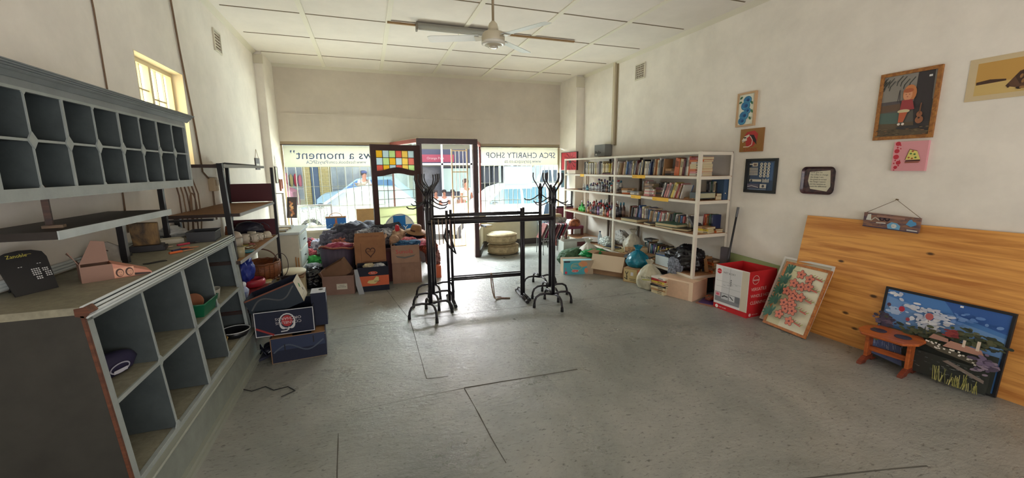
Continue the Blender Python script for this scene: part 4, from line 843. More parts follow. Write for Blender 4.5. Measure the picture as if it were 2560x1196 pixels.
row(LV[2]+.001, 4.62, 4.24, ['white', 'black', 'pink', 'white', 'pink', 'grey', 'cream', 'yellow', 'cream', 'red', 'pink', 'tan', 'blue'], 20, 'second shelf, leaning row', hr=(.17, .22), tr=(.016, .03))
R = Matrix.Rotation(.25, 4, 'X')
stack(3.93, 4.17, LV[2]+.001, 1, ['tan'], 'lying flat nearest the end post on the second shelf', 0, (.02, .02), .16, .2)
t = thing('book_box', 'dark slate box book with pale page edges, near end of second shelf', 'box', (3.91, 3.99, LV[2]+.023)); m = MB(); m.bb(-.12, .12, -.085, .085, 0, .006); m.bb(-.12, .12, -.085, .085, .064, .07); m.bb(-.12, -.115, -.085, .085, 0, .07); m.build('cover', mat((70, 82, 86), .5), t); m = MB(); m.bb(-.114, .118, -.082, .082, .006, .064); m.build('pages', mat((176, 172, 140), .8), t)
row(LV[2]+.001, 4.10, 3.97, ['black', 'grey', 'green', 'grey', 'cream'], 0, 'second shelf back, by end post', x=4.08, hr=(.2, .23))
stack(4.10, 3.95, LV[2]+.001, 2, ['tan', 'brown'], 'stack in the second shelf back corner', 0, (.03, .05), .12, .12)
t = thing('blue_file', 'blue lever-arch file standing at the back corner of the second shelf', 'file', (4.15, 3.90, LV[2]+.001)); m = MB(); m.bb(-.035, .035, -.03, .16, 0, .26); m.build('file', mat((48, 74, 104), .5), t); m = MB(); m.lathe((0, -.031, .08), [(.012, -.001), (.012, .001)], 16, rot=Matrix.Rotation(PI/2, 3, 'X')); m.build('finger_ring', mat((200, 200, 200), .3, 1), t)
# third shelf near bay
row(LV[1]+.001, 5.50, 5.30, ['brown', 'grey', 'pink', 'black', 'white'], 8, 'third shelf, by middle post', x=3.92, hr=(.17, .22))
row(LV[1]+.001, 5.30, 5.04, ['blue', 'blue', 'purple', 'purple', 'cream', 'cream', 'pink', 'white', 'grey'], 2, 'third shelf, purple group', x=3.93, hr=(.18, .24), tr=(.02, .036))
row(LV[1]+.001, 5.03, 4.56, ['cream', 'tan', 'tan', 'black', 'grey', 'white', 'pink', 'cream', 'pink', 'blue', 'white', 'red', 'pink', 'white', 'grey', 'orange', 'white'], 9, 'third shelf, pink and cream row', x=3.93, hr=(.16, .19))
stack(3.99, 4.95, LV[1]+.2, 1, ['brown'], 'laid across the top of the third shelf row', .1)
row(LV[1]+.001, 4.55, 4.13, ['green', 'black', 'white', 'grey', 'navy', 'tan', 'teal', 'blue', 'white', 'red', 'white', 'pink', 'white', 'cream', 'white'], 6, 'third shelf, behind green album', x=3.95, hr=(.15, .19))
def album(x, y, z, w, d, th, col, label, rz, pg=(196, 178, 138), nm='photo_album', tilt=0):
    t = thing(nm, label, 'album', (x, y, z), rot=(tilt, 0, rz)); m = MB(); m.bb(-w/2, w/2, -d/2, d/2, 0, .004); m.bb(-w/2, w/2, -d/2, d/2, th-.004, th); m.bb(w/2-.004, w/2, -d/2, d/2, 0, th); m.build('cover', mat(col, .4, var=.3, vs=30), t); m = MB(); m.bb(-w/2+.004, w/2-.006, -d/2+.004, d/2-.004, .004, th-.004); m.build('pages', mat(pg, .8), t); return t
album(3.83, 5.22, LV[1]+.002, .24, .36, .05, (36, 36, 42), 'large black album lying flat on the third shelf near the middle post', .1)
album(3.84, 4.80, LV[1]+.002, .2, .2, .03, (40, 38, 46), 'small black book lying flat between the black and green albums', -.2)
album(3.85, 4.42, LV[1]+.034, .26, .36, .04, (40, 104, 76), 'green marbled album lying on other books on the third shelf', .15)
album(3.84, 4.44, LV[1]+.002, .24, .34, .030, (96, 80, 60), 'worn brown book under the green album', .0)
album(3.87, 4.22, LV[1]+.002, .22, .22, .03, (60, 48, 46), 'dark book with pale pages right of the green album', .35)
t = place_book(3.88, 4.02, LV[1]+.002, .03, .24, .17, 'dark grey', Matrix.Rotation(-.7, 4, 'X') @ Matrix.Rotation(.2, 4, 'Z'), 'dark book leaning steeply by the end post on the third shelf', 'standing books on the bookcase')
row(LV[1]+.001, 4.09, 3.95, ['red', 'orange', 'brown', 'green', 'black', 'navy'], 0, 'third shelf back, by end post', x=4.05, hr=(.2, .25))
stack(3.98, 3.96, LV[1]+.001, 3, ['cream', 'yellow', 'tan'], 'yellowed stack at right end of third shelf', .25, (.022, .03), .15, .15)
stack(4.11, 3.97, LV[1]+.001, 2, ['orange', 'brown'], 'stack in the third shelf back corner', 0)
# little bottles and spray cans in the far bay
def bottle(x, y, z, r, h, kind, col, capc, label, group):
    t = thing('bottle' if kind != 'can' else 'spray_can', label, 'bottle' if kind != 'can' else 'spray can', (x, y, z), random.uniform(0, 6), group)
    if kind == 'can': pr = [(r*.95, 0), (r, .006), (r, h*.82), (r*.8, h*.86)]; cz = h*.86; cr = r*.75
    elif kind == 'round': pr = [(r*.9, 0), (r, .01), (r, h*.5), (r*.75, h*.62), (r*.4, h*.7), (r*.4, h*.8)]; cz = h*.8; cr = r*.5
    else: pr = [(r*.95, 0), (r, .006), (r, h*.66), (r*.45, h*.76), (r*.42, h*.82)]; cz = h*.82; cr = r*.5
    m = MB(); m.lathe((0, 0, 0), pr, 12); m.build('body', mat(col, .3), t)
    m = MB(); m.lathe((0, 0, cz), [(cr, 0), (cr, h-cz-.004), (cr*.85, h-cz)], 10); m.build('cap', mat(capc, .4), t)
    m = MB(); m.lathe((0, 0, h*.18), [(r+.0006, 0), (r+.0006, h*.26)], 12); m.build('sticker', mat(tuple(min(240, c_+70) for c_ in col) if sum(col) < 400 else (150, 146, 150), .6), t)
cn = {(214, 214, 210): 'white', (190, 196, 204): 'silver', (60, 58, 64): 'black', (96, 70, 60): 'brown', (120, 92, 140): 'purple', (80, 140, 160): 'teal', (200, 200, 190): 'clear', (176, 48, 48): 'red', (198, 120, 116): 'pink', (70, 160, 70): 'green', (150, 110, 70): 'amber'}
capn = {(230, 230, 226): 'white', (40, 38, 40): 'black', (180, 50, 50): 'red', (90, 60, 120): 'purple', (60, 120, 140): 'teal', (110, 80, 60): 'brown'}
used = {}
def blabel(cb, cp, kind, where, extra=''):
    lb = '%s %s, %s cap, %s' % (cn[cb], 'spray can' if kind == 'can' else 'bottle', capn[cp], where)
    k = used.get(lb, 0); used[lb] = k+1
    return lb if not k else lb+[', closer to the middle post', ', closest to the middle post', ', further right again', ', rightmost'][min(k-1, 3)]
cb_ = list(cn); cp_ = list(capn)
rowpos = [('front row of the second shelf', 3.79, 6.72, 5.72, .065, (.10, .13), (.02, .024), LV[2]), ('middle row of the second shelf', 3.87, 6.6, 5.72, .075, (.13, .16), (.02, .026), LV[2]), ('back row of the second shelf', 3.97, 6.5, 5.75, .085, (.18, .215), (.024, .028), LV[2]),
          ('front row of the third shelf', 3.80, 6.62, 5.74, .062, (.13, .19), (.021, .026), LV[1]), ('middle row of the third shelf', 3.89, 6.72, 5.74, .072, (.17, .225), (.022, .028), LV[1]), ('back row of the third shelf', 3.99, 6.7, 5.74, .085, (.2, .26), (.024, .03), LV[1])]
for where, x, ya, yb, st_, hr, rr, z in rowpos:
    y = ya
    while y > yb:
        kind = random.choice(['can', 'round', 'tall']); c1 = random.choice(cb_[:4]+cb_[5:7] if z > 1 else cb_); c2 = random.choice(cp_)
        bottle(x+random.uniform(-.012, .012), y, z+.001, random.uniform(*rr), random.uniform(*hr), kind, c1, c2, blabel(c1, c2, kind, where), 'bottles and cans on the '+('second' if z > 1 else 'third')+' shelf'); y -= st_*random.uniform(.9, 1.15)
for y, h in ((6.86, .21), (6.79, .14), (6.94, .12)): bottle(3.83, y, LV[1]+.001, .028, h, 'round', (60, 176, 74), (230, 230, 226) if h > .2 else (40, 38, 40), 'bright green bottle, %s, at the far end of the third shelf' % ('tallest' if h > .2 else 'middle-sized' if h > .13 else 'shortest'), 'green bottles at the far end of the third shelf')
m = MB(); m.box((3.86, 7.13, LV[1]+.02), (.1, .1, .04)); tag(m.build('small_carton', mat((150, 104, 60), .7)), 'small brown carton at the far end of the third shelf', 'box')
m = MB(); m.box((3.84, 6.95, LV[2]+.008), (.06, .12, .012)); tag(m.build('flat_tin', mat((50, 48, 50), .5)), 'flat black tin at the far end of the second shelf', 'tin')
# bottom shelf
m = MB(); m.lathe((3.93, 6.55, LV[0]+.001), [(.12, 0), (.2, .016), (.205, .02), (.12, .006), (.001, .005)], 28, sy=1.5); tag(m.build('platter', mat((216, 210, 204), .3)), 'white oval platter on the far bottom shelf', 'platter')
t = thing('drink_bottle', 'clear plastic drink bottle standing on the bottom shelf', 'bottle', (3.80, 6.15, LV[0]+.001)); m = MB(); m.lathe((0, 0, 0), [(.03, 0), (.034, .01), (.034, .15), (.014, .2), (.014, .22)], 16); m.build('body', mat((190, 204, 214), .15, alpha=.7), t); m = MB(); m.lathe((0, 0, .22), [(.016, 0), (.016, .02)], 12); m.build('cap', mat((50, 60, 80), .4), t)
t = MB(); t.cloth((3.84, 5.98, LV[0]+.075), (.1, .16, .09), 31, .5, 5, flat=LV[0]+.001); tag(t.build('plastic_bag', mat((216, 226, 220), .35, var=.12, vs=20)), 'crumpled white plastic bag on the bottom shelf by the bottle', 'bag')
t = MB(); t.cloth((4.03, 5.85, LV[0]+.13), (.1, .2, .14), 33, .45, 5, flat=LV[0]+.001); tag(t.build('paper_heap', mat((206, 204, 198), .7, var=.1)), 'pile of white crumpled paper behind on the far bottom shelf', 'paper')
album(4.0, 5.75, LV[0]+.002, .2, .3, .05, (110, 70, 48), 'flat brown box file on the bottom shelf near the middle post', 0, nm='box_file')
album(3.80, 5.76, LV[0]+.002, .13, .26, .03, (40, 54, 80), 'navy folder lying on the bottom shelf edge', .3, nm='folder')
album(3.83, 5.62-.12+.0, LV[0]+.002, .2, .2, .012, (206, 186, 130), 'yellow envelope on the bottom shelf by the middle post', .2, nm='envelope')
t = MB(); t.sack((3.93, 5.38, LV[0]+.001), .14, .37, 35, neck=.82); tag(t.build('plastic_bag', mat((206, 200, 180), .4, var=.12, vs=16)), 'tall translucent cream bag on the bottom shelf right of the middle post', 'bag')
stack(3.82, 5.25, LV[0]+.001, 4, ['tan', 'brown', 'tan'], 'front stack by middle post, bottom shelf', .1, (.022, .03)); stack(3.84, 5.05, LV[0]+.001, 5, ['tan', 'cream', 'brown', 'tan'], 'tan front stack on the bottom shelf', -.1, (.024, .032)); stack(3.84, 4.84, LV[0]+.001, 3, ['brown', 'dark grey', 'tan'], 'stack right of tan one, bottom shelf', .2)
row(LV[0]+.001, 5.20, 4.96, ['teal', 'white', 'teal', 'black', 'grey', 'brown', 'white', 'navy'], 4, 'bottom shelf, behind tan stacks', x=4.0, hr=(.17, .22)); stack(4.05, 5.08, LV[0]+.225, 1, ['black'], 'lying across the back row on the bottom shelf', 0, (.03, .035))
row(LV[0]+.001, 4.95, 4.55, ['purple', 'white', 'dark grey', 'yellow', 'brown', 'white', 'navy', 'black', 'grey'], 8, 'bottom shelf, middle back row', x=3.98, hr=(.16, .21))
row(LV[0]+.001, 4.72, 4.52, ['teal', 'white', 'tan', 'dark grey', 'brown'], 10, 'bottom shelf, left of white carton', x=3.86, hr=(.14, .17))
row(LV[0]+.001, 4.54, 4.3, ['blue', 'cream', 'maroon', 'brown', 'white', 'white', 'pink', 'black'], 6, 'bottom shelf, behind black bag', x=4.02, hr=(.17, .2))
stack(3.80, 4.66, LV[0]+.001, 2, ['cream', 'tan'], 'edge pile left of white carton', .2, (.02, .03), .1, .1)
t = thing('white_carton', 'plain white-blue carton on the front of the bottom shelf', 'box', (3.82, 4.46, LV[0]+.001)); m = MB(); m.box((0, 0, .065), (.16, .26, .13)); m.build('body', mat((206, 218, 222), .6), t, bevel=.002); m = MB(); m.box((0, 0, .131), (.158, .03, .001)); m.build('tape', mat((190, 186, 160), .4), t)
stack(3.81, 4.52, LV[0]+.133, 2, ['blue', 'grey'], 'on top of the white carton', .3, (.012, .018), .12, .16)
bagm = mat((26, 26, 30), .3, bump=.3, bs=20)
t = thing('rubbish_bag', 'big black plastic bag spilling checked clothes over the bottom shelf edge', 'bag', (3.9, 4.15, LV[0]+.001)); m = MB(); m.cloth((.02, .02, .15), (.18, .23, .18), 41, .32, 5, flat=0.0); m.cloth((-.08, .18, .18), (.09, .12, .07), 43, .5, 4); m.build('bag', bagm, t)
m = MB(); m.cloth((-.15, .05, .06), (.07, .12, .1), 44, .5, 4); m.cloth((-.205, .05, -.04), (.028, .07, .09), 45, .4, 4); m.build('checked_cloth', mat((150, 156, 170), .8, var=.6, vs=40), t)
row(LV[0]+.001, 4.03, 3.93, ['tan', 'cream', 'dark grey', 'brown', 'tan'], -14, 'bottom shelf, right end', x=4.0, hr=(.17, .2), tr=(.014, .022)); stack(4.12, 3.96, LV[0]+.001, 5, ['orange', 'brown', 'tan'], 'stack in the bottom shelf back corner', 0, (.03, .036))
# radio on top of the bookcase / meter box
t = thing('meter_box', 'grey metal switch box with small fittings standing on the bookcase by the wall pipe', 'switch box', (4.15, 6.70, 1.787)); m = MB(); m.bb(-.07, .07, -.18, .18, .03, .24); m.build('box', mat((122, 124, 124), .5), t, bevel=.004)
m = MB(); m.bb(-.073, .07, -.17, .03, .0, .03); m.build('foot', mat((150, 130, 110), .6), t); A = Art((-.0715, .17, .05), (0, -1, 0), (0, 0, 1))
for i in range(6): A.rect(.02+i*.035, .02+.01*(i % 2), .045+i*.035, .08-.01*(i % 3), (52, 50, 52))
A.rect(.03, .0, .09, .03, (220, 220, 216)); A.build('switches', t)
t = thing('red_painting', 'red canvas with a black spider-like splash on the far right wall', 'painting', (4.068, 7.86-.0, 1.57))
m = MB(); m.bb(-.03, 0, -.36, .32, 0, .36); m.build('canvas', mat((180, 36, 50), .7), t); m = MB(); m.bb(-.035, -.0, .32, .335, -.004, .364); m.bb(-.035, 0, -.375, -.36, -.004, .364); m.bb(-.035, 0, -.375, .335, .36, .37); m.build('edge_frame', mat((60, 30, 30), .6), t)
A = Art((-.0305, .32, 0), (0, -1, 0), (0, 0, 1))
for k in range(12):
    a = .5+k*.5; x, y = .4+.03*math.cos(a), .18+.03*math.sin(a); A.stroke([(x, y), (x+.1*math.cos(a), y+.05*math.sin(a)+.02), (x+.2*math.cos(a), y+.11*math.sin(a)), (x+.25*math.cos(a+.2), y+.15*math.sin(a+.1))], .012, (40, 18, 24))
A.ell(.4, .18, .05, .04, (40, 18, 24)); A.build('splash', t)
# ---- boxes and bags under and before the bookcase
def carton(name, label, x, y, rz, w, d, h, col=(168, 128, 88), closed=True, flaps=(), th=.004, cat='box', z=0, incol=None, rot=None, bevel=.003):
    """box with front at local -y. flaps: (side, angle_deg, length)"""
    t = thing(name, label, cat, (x, y, z), rz, rot=rot); mm = mat(col, .8, var=.08, vs=6, bump=.05, bs=50); mi = mat(incol or tuple(c_*.85 for c_ in col), .9); m = MB()
    m.bb(-w/2, w/2, -d/2, -d/2+th, 0, h); m.bb(-w/2, w/2, d/2-th, d/2, 0, h); m.bb(-w/2, -w/2+th, -d/2, d/2, 0, h); m.bb(w/2-th, w/2, -d/2, d/2, 0, h); m.bb(-w/2, w/2, -d/2, d/2, 0, th)
    if closed: m.bb(-w/2, w/2, -d/2, -.001, h-th, h); m.bb(-w/2, w/2, .001, d/2, h-th, h)
    m.build('body', mm, t)
    for side, ang, ln in flaps:
        a = math.radians(ang); f = MB()
        # flap plane rises from the edge; ang 0 = straight up, 90 = folded outwards flat
        if side in 'fb':
            s_ = -1 if side == 'f' else 1; y0 = s_*d/2; dy, dz = s_*math.sin(a)*ln, math.cos(a)*ln; k = .92
            f.hexa([(-w/2, y0-th/2, h), (w/2, y0-th/2, h), (w/2, y0+th/2, h), (-w/2, y0+th/2, h), (-w/2*k, y0+dy-th/2, h+dz), (w/2*k, y0+dy-th/2, h+dz), (w/2*k, y0+dy+th/2, h+dz), (-w/2*k, y0+dy+th/2, h+dz)])
        else:
            s_ = -1 if side == 'l' else 1; x0 = s_*w/2; dx, dz = s_*math.sin(a)*ln, math.cos(a)*ln; k = .92
            f.hexa([(x0-th/2, -d/2, h), (x0+th/2, -d/2, h), (x0+th/2, d/2, h), (x0-th/2, d/2, h), (x0+dx-th/2, -d/2*k, h+dz), (x0+dx+th/2, -d/2*k, h+dz), (x0+dx+th/2, d/2*k, h+dz), (x0+dx-th/2, d/2*k, h+dz)])
        f.build('flap', mm, t)
    t['_w'] = w; t['_d'] = d; t['_h'] = h
    return t
def front(t): return Art((-t['_w']/2, -t['_d']/2-.0006, 0), (1, 0, 0), (0, 0, 1))
def right_side(t): return Art((t['_w']/2+.0006, -t['_d']/2, 0), (0, 1, 0), (0, 0, 1))
def left_side(t): return Art((-t['_w']/2-.0006, t['_d']/2, 0), (0, -1, 0), (0, 0, 1))
def top_side(t): return Art((-t['_w']/2, -t['_d']/2, t['_h']+.0006), (1, 0, 0), (0, 1, 0))
# nappy box: corners (2.66,5.39)-(3.10,5.27), depth ~.3
t = carton('nappy_box', 'turquoise and beige nappy carton on the floor, farthest left of the boxes under the bookcase', 2.99, 5.49, -.28, .46, .26, .215, (178, 158, 132), True, [('r', 60, .07)])
A = front(t); A.rect(.0, .0, .27, .213, (72, 164, 178)); A.ell(.27, .08, .1, .09, (72, 164, 178)); A.ell(.3, .16, .07, .045, (206, 140, 96)); A.ring(.2, .12, .085, .055, .006, (200, 190, 110)); A.rect(.01, .185, .1, .21, (50, 56, 70)); A.rect(.12, .12, .22, .126, (196, 190, 120)); A.rect(.12, .14, .20, .146, (196, 190, 120))
A.ell(.18, .055, .055, .022, (230, 200, 190)); A.ell(.18, .055, .048, .017, (200, 50, 44)); A.text('Huggies', .18, .05, .018, (250, 240, 236), 'CENTER'); A.ell(.35, .06, .03, .04, (214, 130, 100)); A.text('5', .02, .07, .05, (206, 60, 80)); A.ell(.04, .03, .02, .022, (206, 60, 80)); A.build('print', t)
A = top_side(t); A.rect(.0, .01, .44, .12, (150, 206, 214)); A.rect(.2, .12, .45, .14, (40, 44, 50)); A.build('top_print', t)
t = carton('cardboard_box', 'plain brown box behind the turquoise nappy carton', 3.37, 5.62, -.2, .42, .3, .20, (142, 104, 76), True)
t = carton('cardboard_box', 'brown box with its large pale front flap hanging open under the middle bookcase post', 3.44, 5.21, -1.0, .52, .26, .31, (170, 134, 100), False, [('l', 80, .1), ('r', 75, .1)])
m = MB(); m.hexa([(-.26, -.137, .30), (.26, -.137, .30), (.26, -.132, .31), (-.26, -.132, .31), (-.25, -.20, .09), (.25, -.20, .09), (.25, -.194, .09), (-.25, -.194, .09)]); m.build('hanging_flap', mat((206, 186, 158), .8), t)
t = carton('printed_box', 'small tan box with dark arrows print between the open box and the dotted bag', 3.535, 4.72, -1.05, .30, .22, .20, (176, 138, 96), True)
A = front(t); A.rect(.01, .01, .2, .19, (198, 178, 128)); A.stroke([(.03, .15), (.05, .11), (.07, .15)], .01, (50, 44, 40)); A.stroke([(.05, .11), (.06, .07)], .01, (50, 44, 40)); A.stroke([(.02, .06), (.06, .04), (.05, .09)], .012, (50, 44, 40)); A.rect(.09, .05, .19, .056, (50, 44, 40)); A.rect(.10, .03, .19, .036, (50, 44, 40)); A.rect(.11, .10, .15, .15, (222, 220, 226)); A.rect(.21, .0, .235, .198, (190, 110, 82)); A.build('print', t)
tb = mat((28, 140, 168), .28, var=.35, vs=8)
t = thing('bin_bag', 'knotted turquoise plastic bag standing on the printed box', 'bag', (3.60, 4.80, .202)); m = MB(); m.sack((0, 0, 0), .15, .30, 51, neck=.78); m.build('bag', tb, t); m = MB(); m.cloth((-.01, 0, .245), (.035, .035, .02), 52, .4, 3); m.build('bag_knot', tb, t)
m = MB(); m.cloth((3.64, 4.98, .26), (.1, .14, .08), 53, .5, 4, flat=.2); tag(m.build('dark_cloth', mat((44, 46, 50), .8)), 'dark cloth heap behind the turquoise bag', 'cloth')
t = thing('shopping_bag', 'tied cream grocery bag with green printed lettering on the floor under the bookcase', 'bag', (3.50, 4.40, 0)); cb2 = mat((196, 190, 164), .4, var=.14, vs=10)
m = MB(); m.sack((0, 0, 0), .155, .38, 55, neck=.86, pleat=.22, tuft=.14); m.build('bag', cb2, t); m = MB(); m.cloth((0, 0, .335), (.025, .025, .018), 56, .5, 3); m.build('bag_knot', cb2, t)
A = Art((-.110, -.128, .14), (.78, -.62, 0), (0, 0, 1)); A.text('Dis-Chem', -.095, .03, .036, (40, 66, 40)); A.rect(-.08, .005, .03, .016, (160, 160, 60)); A.build('lettering', t)
seen_z = stack(3.50, 4.14, .001, 9, ['cream', 'cream', 'tan', 'cream', 'black', 'tan', 'yellow', 'red', 'white'], 'floor stack between grocery bag and taped box', .2, (.018, .028), .17, .22)
t = carton('taped_box', 'large taped brown carton on the floor behind the near bookcase post', 3.69, 3.98, -1.25, .44, .34, .235, (220, 184, 154), True)
A = front(t); A.rect(0, .215, .44, .234, (232, 206, 178)); A.rect(.39, .0, .44, .235, (232, 204, 174)); A.build('tape', t); A = top_side(t); A.rect(0, .14, .44, .20, (200, 176, 146)); A.build('top_tape', t)
t = thing('magazine', 'purple and orange magazine pile on the floor beside the near bookcase post', 'magazine', (3.78, 3.62, 0), .3); m = MB(); m.bb(-.15, .1, -.1, .1, 0, .012); m.build('lower_magazine', mat((150, 104, 84), .6), t); m = MB(); m.box((-.01, .01, .017), (.22, .17, .008), .2); m.build('purple_magazine', mat((66, 48, 104), .4), t)
m = MB(); m.blob((.05, .03, .045), (.07, .05, .03), 58, .5, 3, 3, flat=.021); m.build('wrapper', mat((206, 90, 50), .4, var=.7, vs=20, vcol=(60, 80, 70)), t)
t = carton('black_crate', 'dark crate in the shade under the near end of the bookcase', 4.02, 4.12, 0, .24, .36, .22, (40, 40, 44), False)
# far-left under shelf
t = thing('green_holdall', 'dark green folded canvas bag behind the nappy carton', 'bag', (3.15, 5.95, 0)); m = MB(); m.cloth((0, 0, .13), (.25, .2, .16), 61, .25, 5, flat=0); m.build('body', mat((60, 92, 64), .7), t); m = MB(); m.tube([(-.1, -.12, .26), (0, -.16, .31), (.1, -.12, .26)], .012); m.build('handle', mat((80, 110, 80), .7), t)
t = thing('green_carrier_bag', 'bright green carrier bag on the brown box under the bookcase', 'bag', (3.36, 5.62, .202)); m = MB(); m.cloth((0, -.02, .05), (.23, .14, .06), 63, .6, 5, flat=0); m.build('bag', mat((26, 150, 80), .35), t)
t = thing('white_carrier_bag', 'white plastic bag between green bag and shelf', 'bag', (3.42, 5.9, 0)); m = MB(); m.sack((0, 0, 0), .18, .44, 65, neck=.84); m.build('bag', mat((206, 200, 190), .5), t)
t = carton('white_tray_box', 'white open tray box with dark print behind the green canvas bag', 3.44, 6.42, -.1, .5, .26, .33, (196, 198, 190), False); A = front(t); A.rect(.25, .24, .4, .32, (96, 48, 50)); A.build('print', t)
t = thing('sauce_bottle', 'clear bottle with red label by the far end of the bookcase', 'bottle', (3.26, 6.55, 0)); m = MB(); m.lathe((0, 0, 0), [(.05, 0), (.055, .02), (.055, .28), (.02, .36), (.02, .40)], 16); m.build('body', mat((206, 200, 190), .3), t); m = MB(); m.lathe((0, 0, .14), [(.0565, 0), (.0565, .1)], 16); m.build('red_label', mat((206, 80, 60), .5), t)
t = carton('grey_crate', 'grey crate on the floor deep under the middle of the bookcase', 3.95, 5.8, 0, .36, .5, .21, (110, 108, 112), False)
# =============== CENTRE: racks ===============
STEEL = mat((40, 36, 42), .32, .35, spec=.6, name='black_enamelled_tube'); RUB = mat((22, 22, 24), .7)
def stand(t, x, y, rz, z1=1.36, hooks=True, top=True):
    m = MB(); m.tube([(x, y, .13), (x, y, z1)], .021 if top else .018, 12); m.build('pole', STEEL, t, w=True)
    for k in range(4):
        a = rz+k*PI/2; ca, sa = math.cos(a), math.sin(a); pr = [(0, .135), (.1, .155), (.17, .15), (.215, .125), (.235, .08), (.24, .03)]
        m = MB(); m.tube([(x+ca*r, y+sa*r, z) for r, z in pr], .013, 10); l = m.build('leg', STEEL, t, w=True)
        m = MB(); m.tube([(x+ca*.241, y+sa*.241, 0), (x+ca*.24, y+sa*.24, .05)], [.018, .0155], 10); m.build('rubber_foot', RUB, l, w=True)
    if not hooks: return
    m = MB(); m.tube([(x, y, z1-.17), (x, y, z1-.02)], .026, 12); m.tube([(x, y, z1-.02), (x, y, z1+.03)], [.022, .012], 12); m.build('hub', STEEL, t, w=True)
    for k in range(4):
        a = rz+.4+k*PI/2; ca, sa = math.cos(a), math.sin(a)
        m = MB(); m.tube([(x+ca*r, y+sa*r, z1+z) for r, z in ((.02, -.05), (.07, .02), (.12, .075), (.135, .12), (.13, .17))], .0068, 8); m.build('hook', STEEL, t, w=True)
        a += PI/4; ca, sa = math.cos(a), math.sin(a)
        m = MB(); m.tube([(x+ca*r, y+sa*r, z1+z) for r, z in ((.02, -.12), (.08, -.165), (.14, -.19), (.19, -.185), (.21, -.165))], .0068, 8); m.build('hook', STEEL, t, w=True)
def twin(a, b, zr, label, rr=.02, z1=1.38, rz=.1, hooks=(True, True)):
    t = thing('coat_rack', label, 'coat rack', ((a[0]+b[0])/2, (a[1]+b[1])/2, 0), 0, 'black coat stand racks joined by rails')
    stand(t, a[0], a[1], rz, z1, hooks[0]); stand(t, b[0], b[1], rz-.1, z1, hooks[1]); m = MB(); m.tube([(a[0], a[1], zr), (b[0], b[1], zr)], rr, 12); m.build('rail', STEEL, t, w=True); return t
twin((.575, 4.36), (1.985, 4.205), 1.04, 'black double coat stand joined by a rail, nearest the camera', .024)
twin((.66, 4.74), (2.09, 4.52), 1.03, 'black double coat stand with rail, middle one of the three behind each other', .018)
twin((.74, 5.12), (2.15, 4.98), 1.02, 'black double coat stand with rail, farthest of the three', .016)
def goal(a, b, label, h=1.13):
    t = thing('clothes_rail', label, 'clothes rail', ((a[0]+b[0])/2, (a[1]+b[1])/2, 0), 0, 'low dark clothes rails standing together'); d = Vector((b[0]-a[0], b[1]-a[1], 0)).normalized(); n = Vector((-d.y, d.x, 0))
    for p in (a, b):
        m = MB(); m.tube([(p[0], p[1], .02), (p[0], p[1], h)], .0165, 10); m.build('upright', STEEL, t, w=True)
        m = MB(); q = Vector((p[0], p[1], .022)); m.tube([q-n*.24, q+n*.24], .017, 8); f = m.build('floor_foot', STEEL, t, w=True)
        for s_ in (-1, 1): m = MB(); m.tube([q+n*(.22*s_)-Vector((0, 0, .001)), q+n*(.27*s_)-Vector((0, 0, .001))], .020, 8); m.build('rubber_tip', RUB, f, w=True)
    m = MB(); m.tube([(a[0], a[1], h-.055), (b[0], b[1], h-.055)], .013, 8); m.build('top_rail', STEEL, t, w=True)
    m = MB(); m.tube([(a[0], a[1], .29), (b[0], b[1], .29)], .011, 8); m.tube([(a[0], a[1], .315), (b[0], b[1], .315)], .008, 8); m.build('lower_rail', STEEL, t, w=True); return t
goal((.845, 4.70), (1.745, 4.62), 'low dark clothes rail, the one nearer the left coat stands')
goal((.905, 4.77), (1.80, 4.69), 'low dark clothes rail, the one shifted toward the right coat stands')
# belts hanging from the left rails
for k, (x, y, L, c1) in enumerate(((.62, 4.39, .26, (130, 110, 90)), (.65, 4.40, .31, (40, 36, 40)), (.69, 4.40, .24, (160, 140, 120)), (.73, 4.40, .23, (96, 70, 60)), (.77, 4.41, .20, (150, 128, 120)), (.81, 4.41, .27, (120, 84, 84)), (.86, 4.42, .18, (60, 50, 54)))):
    y2 = 4.352-(x-.575)*.11; m = MB(); m.tube([(x, y2-.03, 1.04-L), (x-.005, y2-.03, 1.03), (x, y2, 1.068), (x+.005, y2+.03, 1.03), (x+.01, y2+.03, 1.04-L*.9)], .0055, 6)
    cn_ = ['taupe', 'black, longest', 'pale beige', 'brown', 'greyish pink', 'reddish', 'dark, shortest'][k]; tag(m.build('belt', mat(c1, .5)), 'thin %s belt hanging over the front rail on the left' % cn_, 'belt', 'belts hanging on the front rail')
m = MB(); m.tube([(.83, 4.66, .93), (.80, 4.64, .83), (.86, 4.64, .70), (.93, 4.66, .62), (.90, 4.68, .75), (.86, 4.69, .9)], .012, 6); tag(m.build('black_strap', mat((34, 32, 36), .6)), 'thick black looped strap hanging at the left upright of the low rails', 'strap')
m = MB(); x = 1.37
m.tube([(x, 4.70, .33), (x-.012, 4.665, .31), (x-.01, 4.655, .2), (x+.005, 4.65, .1), (x+.02, 4.64, .03), (x+.04, 4.63, .01), (x+.12, 4.66, .008), (x+.22, 4.62, .008)], .008, 6); m.tube([(x+.01, 4.70, .33), (x+.015, 4.66, .2), (x+.03, 4.65, .03), (x+.09, 4.72, .008), (x+.13, 4.70, .008)], .006, 6)
tag(m.build('fabric_tie', mat((112, 66, 62), .8, var=.5, vs=40, vcol=(150, 140, 110))), 'knotted brownish-red cord hanging from the lower rail to the floor', 'cord')
